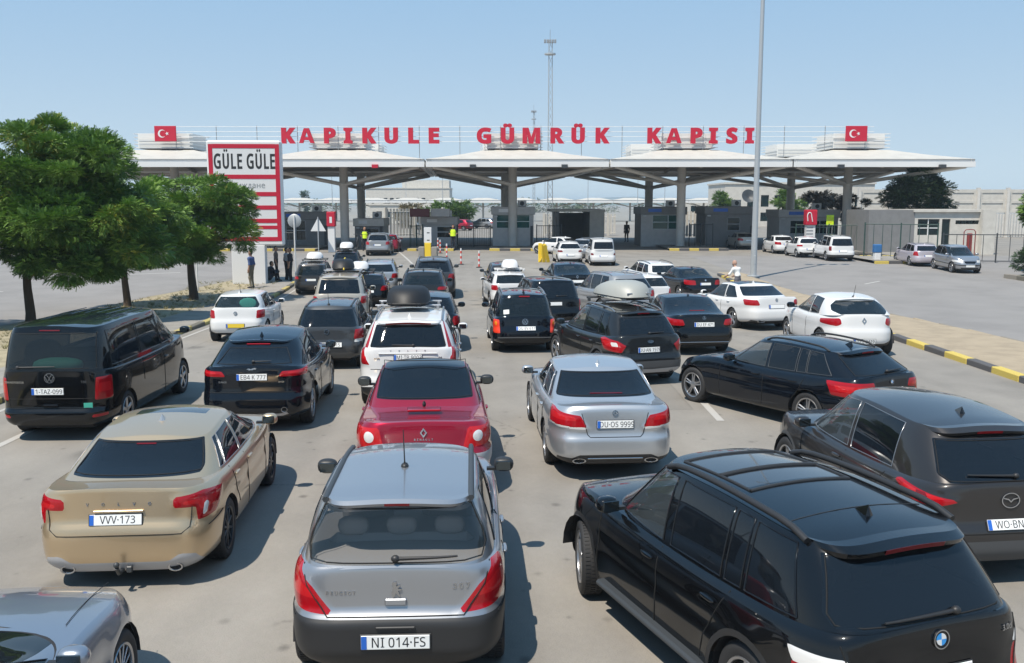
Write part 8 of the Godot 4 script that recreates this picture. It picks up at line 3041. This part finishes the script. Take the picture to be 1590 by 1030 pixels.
func standing(pose: String) -> Array:   # faces -z; regions: 0 skin, 1 shirt, 2 trousers, 3 shoes, 4 hair
	var b := []
	var lean := Vector3.ZERO
	if pose == "lean":
		lean = Vector3(0, -0.02, -0.16)
	var hip := Vector3(0, 0.95, 0)
	var chest := Vector3(0, 1.3, 0.0) + lean * 0.6
	var neck := Vector3(0, 1.47, 0.0) + lean
	var head := Vector3(0, 1.64, -0.02) + lean * 1.25
	b.append([hip, hip + Vector3(0, 0.12, 0), 0.14, 0.135, 2, 1.25])
	b.append([hip + Vector3(0, 0.16, 0), chest, 0.135, 0.15, 1, 1.3])
	b.append([chest + Vector3(-0.08, 0.06, 0), chest + Vector3(0.08, 0.06, 0), 0.125, 0.125, 1, 1.15])
	b.append([neck - Vector3(0, 0.04, 0), neck + Vector3(0, 0.05, 0), 0.06, 0.055, 0])
	b.append([head - Vector3(0, 0.04, 0.01), head + Vector3(0, 0.045, 0.01), 0.078, 0.088, 0])
	b.append([head + Vector3(0, 0.07, 0.025), head + Vector3(0, 0.02, 0.055), 0.08, 0.07, 4])
	b.append([head + Vector3(0, -0.015, -0.085), head + Vector3(0, -0.03, -0.1), 0.014, 0.016, 0])
	for s: float in [-1.0, 1.0]:
		b.append([head + Vector3(s * 0.085, -0.02, 0.01), head + Vector3(s * 0.09, 0.01, 0.015), 0.014, 0.016, 0])
		var sh := chest + Vector3(s * 0.185, 0.1, 0)
		var el := sh + Vector3(s * 0.05, -0.28, 0.04)
		var wr := el + Vector3(s * 0.0, -0.25, -0.06)
		if pose == "akimbo":
			el = sh + Vector3(s * 0.14, -0.24, 0.08)
			wr = hip + Vector3(s * 0.18, 0.08, -0.04)
		elif pose == "lean":
			el = sh + Vector3(s * 0.1, -0.22, -0.12)
			wr = el + Vector3(-s * 0.02, -0.1, -0.22)
		b.append([sh - Vector3(s * 0.05, 0.0, 0), sh, 0.075, 0.07, 1])
		b.append([sh, el, 0.066, 0.052, 1])
		b.append([el, wr, 0.046, 0.034, 0])
		var hd := (wr - el).normalized()
		b.append([wr, wr + hd * 0.09, 0.034, 0.03, 0])
		var hj := hip + Vector3(s * 0.085, -0.02, 0)
		var kn := Vector3(s * 0.11, 0.5, -0.03)
		var an := Vector3(s * 0.12, 0.09, 0.02)
		b.append([hj, kn, 0.092, 0.066, 2])
		b.append([kn, an, 0.062, 0.046, 2])
		b.append([an + Vector3(0, -0.04, 0.02), an + Vector3(s * 0.02, -0.05, -0.15), 0.042, 0.036, 3])
	return b


func sitting() -> Array:
	var b := []
	var hip := Vector3(0, 0.2, 0.05)
	var chest := Vector3(0, 0.56, -0.04)
	var head := Vector3(0, 0.86, -0.12)
	b.append([hip, hip + Vector3(0, 0.1, 0), 0.15, 0.14, 2, 1.1])
	b.append([hip + Vector3(0, 0.12, 0), chest, 0.14, 0.155, 1, 1.2])
	b.append([chest + Vector3(-0.09, 0.06, 0), chest + Vector3(0.09, 0.06, 0), 0.125, 0.125, 1])
	b.append([chest + Vector3(0, 0.12, 0), head - Vector3(0, 0.08, -0.02), 0.06, 0.055, 0])
	b.append([head - Vector3(0, 0.04, 0.01), head + Vector3(0, 0.045, 0.01), 0.078, 0.088, 0])
	b.append([head + Vector3(0, 0.07, 0.025), head + Vector3(0, 0.02, 0.055), 0.08, 0.07, 4])
	b.append([head + Vector3(0, -0.015, -0.085), head + Vector3(0, -0.03, -0.1), 0.014, 0.016, 0])
	for s: float in [-1.0, 1.0]:
		var sh := chest + Vector3(s * 0.185, 0.08, 0)
		var el := sh + Vector3(s * 0.08, -0.22, -0.12)
		var wr := el + Vector3(-s * 0.1, 0.05, -0.2)
		b.append([sh - Vector3(s * 0.05, 0, 0), sh, 0.075, 0.07, 1])
		b.append([sh, el, 0.066, 0.05, 1])
		b.append([el, wr, 0.046, 0.034, 1])
		b.append([wr, wr + (wr - el).normalized() * 0.09, 0.034, 0.03, 0])
		var kn := Vector3(s * 0.17, 0.52, -0.32)
		var an := Vector3(s * 0.13, 0.09, -0.42)
		b.append([hip + Vector3(s * 0.09, 0.0, 0), kn, 0.095, 0.068, 2])
		b.append([kn, an, 0.062, 0.046, 2])
		b.append([an + Vector3(0, -0.04, 0.03), an + Vector3(0, -0.05, -0.14), 0.042, 0.036, 3])
	return b


func person(label: String, pose: String, at: Vector3, turn: float, cols: Array, sc := 1.0, vest := false) -> void:
	var bones := sitting() if pose == "sit" else standing(pose)
	var net := body_net(pose, bones, Vector3.ZERO, Vector3.FORWARD)
	var o := thing("person", label, "person", at, turn)
	o.scale = Vector3.ONE * sc
	var mb := MB.new()
	mb.use_col = true
	var P: PackedVector3Array = net.P
	var N: PackedVector3Array = net.N
	var C: PackedByteArray = net.C
	for q: Array in net.quads:
		if q[0] < 0 or q[1] < 0 or q[2] < 0 or q[3] < 0:
			continue
		mb.col = cols[C[q[0]]]
		mb.tri(P[q[0]], P[q[1]], P[q[2]], N[q[0]], N[q[1]], N[q[2]])
		mb.tri(P[q[0]], P[q[2]], P[q[3]], N[q[0]], N[q[2]], N[q[3]])
	# fingers, eyes and mouth join the same mesh
	var hands := []
	for b: Array in bones:
		if absf(b[2] - 0.034) < 0.001 and absf(b[3] - 0.03) < 0.001:
			hands.append(b)
	mb.col = cols[0]
	for hb: Array in hands:
		var d: Vector3 = (hb[1] - hb[0]).normalized()
		var sd := signf(hb[0].x)
		var side := d.cross(Vector3(sd, 0, 0)).normalized()
		for k in 4:
			var r: Vector3 = hb[1] + side * (k - 1.5) * 0.018
			var ln: float = [0.055, 0.07, 0.065, 0.05][k]
			tube(mb, [r, r + d * ln * 0.5, r + d * ln + Vector3(-sd * 0.012, 0, -0.008)], 0.0095, 5, 0.007)
		tube(mb, [hb[0] + side * -0.03 + d * 0.02, hb[0] + side * -0.055 + d * 0.05, hb[0] + side * -0.05 + d * 0.085], 0.011, 5, 0.008)
	var hd: Vector3 = bones[4][0] if pose != "sit" else bones[4][0]
	mb.col = Color(0.02, 0.015, 0.012)
	for s: float in [-1.0, 1.0]:
		ball(mb, hd + Vector3(s * 0.032, 0.045, -0.072), Vector3(0.011, 0.007, 0.008), 2.0, 4, 6)
	mb.col = Color(0.25, 0.09, 0.07)
	ball(mb, hd + Vector3(0, -0.025, -0.076), Vector3(0.022, 0.006, 0.008), 2.0, 4, 6)
	obj("body", mb, _person_mat(), o)
	if vest:
		var vm := MB.new()
		for r in [[0.98, 0.205, 0.16], [1.2, 0.20, 0.155], [1.42, 0.2, 0.14]]:
			pass
		var lv := [[0.94, 0.22, 0.19], [1.1, 0.205, 0.175], [1.3, 0.225, 0.165], [1.44, 0.19, 0.13]]
		for i in 3:
			for k in 18:
				var a := TAU * k / 18.0
				var c := TAU * (k + 1) / 18.0
				var f := func(l: Array, t: float) -> Vector3: return Vector3(cos(t) * l[1], l[0], sin(t) * l[2])
				vm.quad(f.call(lv[i], a), f.call(lv[i], c), f.call(lv[i + 1], c), f.call(lv[i + 1], a), Vector3(cos(a), 0, sin(a)))
		obj("vest", vm, M.hi_vis, o)


func _person_mat() -> StandardMaterial3D:
	if not M.has("figure"):
		var m := mat("figure", Color(1, 1, 1), 0.8)
		m.albedo_color = Color(1, 1, 1)
		m.vertex_color_use_as_albedo = true
	return M.figure


func people() -> void:
	var skin := Color(0.36, 0.2, 0.13)
	var hair := Color(0.015, 0.012, 0.01)
	var blk := Color(0.015, 0.015, 0.017)
	person("man in a blue shirt and khaki trousers standing before the white pedestal", "stand", G(-13.3, -47.9, 0.09), 1.35, [skin, Color(0.05, 0.085, 0.2), Color(0.16, 0.14, 0.10), blk, hair], 1.08)
	person("person in dark clothes sitting on the ground beside the pedestal", "sit", G(-13.15, -51.0, 0.09), -0.8, [skin, Color(0.012, 0.014, 0.02), Color(0.02, 0.022, 0.03), blk, hair], 1.1)
	person("man in a brownish grey shirt and black trousers, left of the pair", "stand", G(-13.0, -51.8, 0.09), -1.3, [skin, Color(0.13, 0.10, 0.09), blk, blk, hair], 1.05)
	person("man in a pale grey shirt with black trousers, half hidden by his neighbour", "stand", G(-12.45, -51.9, 0.0), -1.0, [skin, Color(0.33, 0.34, 0.36), blk, blk, hair], 1.05)
	person("man dressed all in dark navy next to the dark people carrier", "stand", G(-12.15, -51.5, 0.0), 1.5, [skin, Color(0.012, 0.013, 0.022), blk, blk, hair], 1.06)
	person("bald man in a white shirt leaning behind the white saloon with the black roof", "lean", G(10.25, -42.6, 0.0), 0.6, [Color(0.42, 0.25, 0.18), Color(0.7, 0.7, 0.69), Color(0.1, 0.1, 0.12), blk, Color(0.40, 0.25, 0.19)], 1.05)
	person("officer in a yellow high visibility vest by the booth behind the grey suv", "akimbo", G(-12.4, -79.5, 0.0), 3.1, [skin, Color(0.015, 0.025, 0.03), Color(0.02, 0.022, 0.03), blk, hair], 1.12, true)
	person("officer in a yellow high visibility vest right of the small grey booth", "akimbo", G(-5.0, -80.2, 0.17), 3.1, [skin, Color(0.015, 0.025, 0.03), Color(0.02, 0.022, 0.03), blk, hair], 1.12, true)
	person("dark clothed person standing in the passage right of the cream portal", "stand", G(11.9, -98.0, 0.0), 2.6, [skin, Color(0.03, 0.03, 0.035), blk, blk, hair], 1.2)
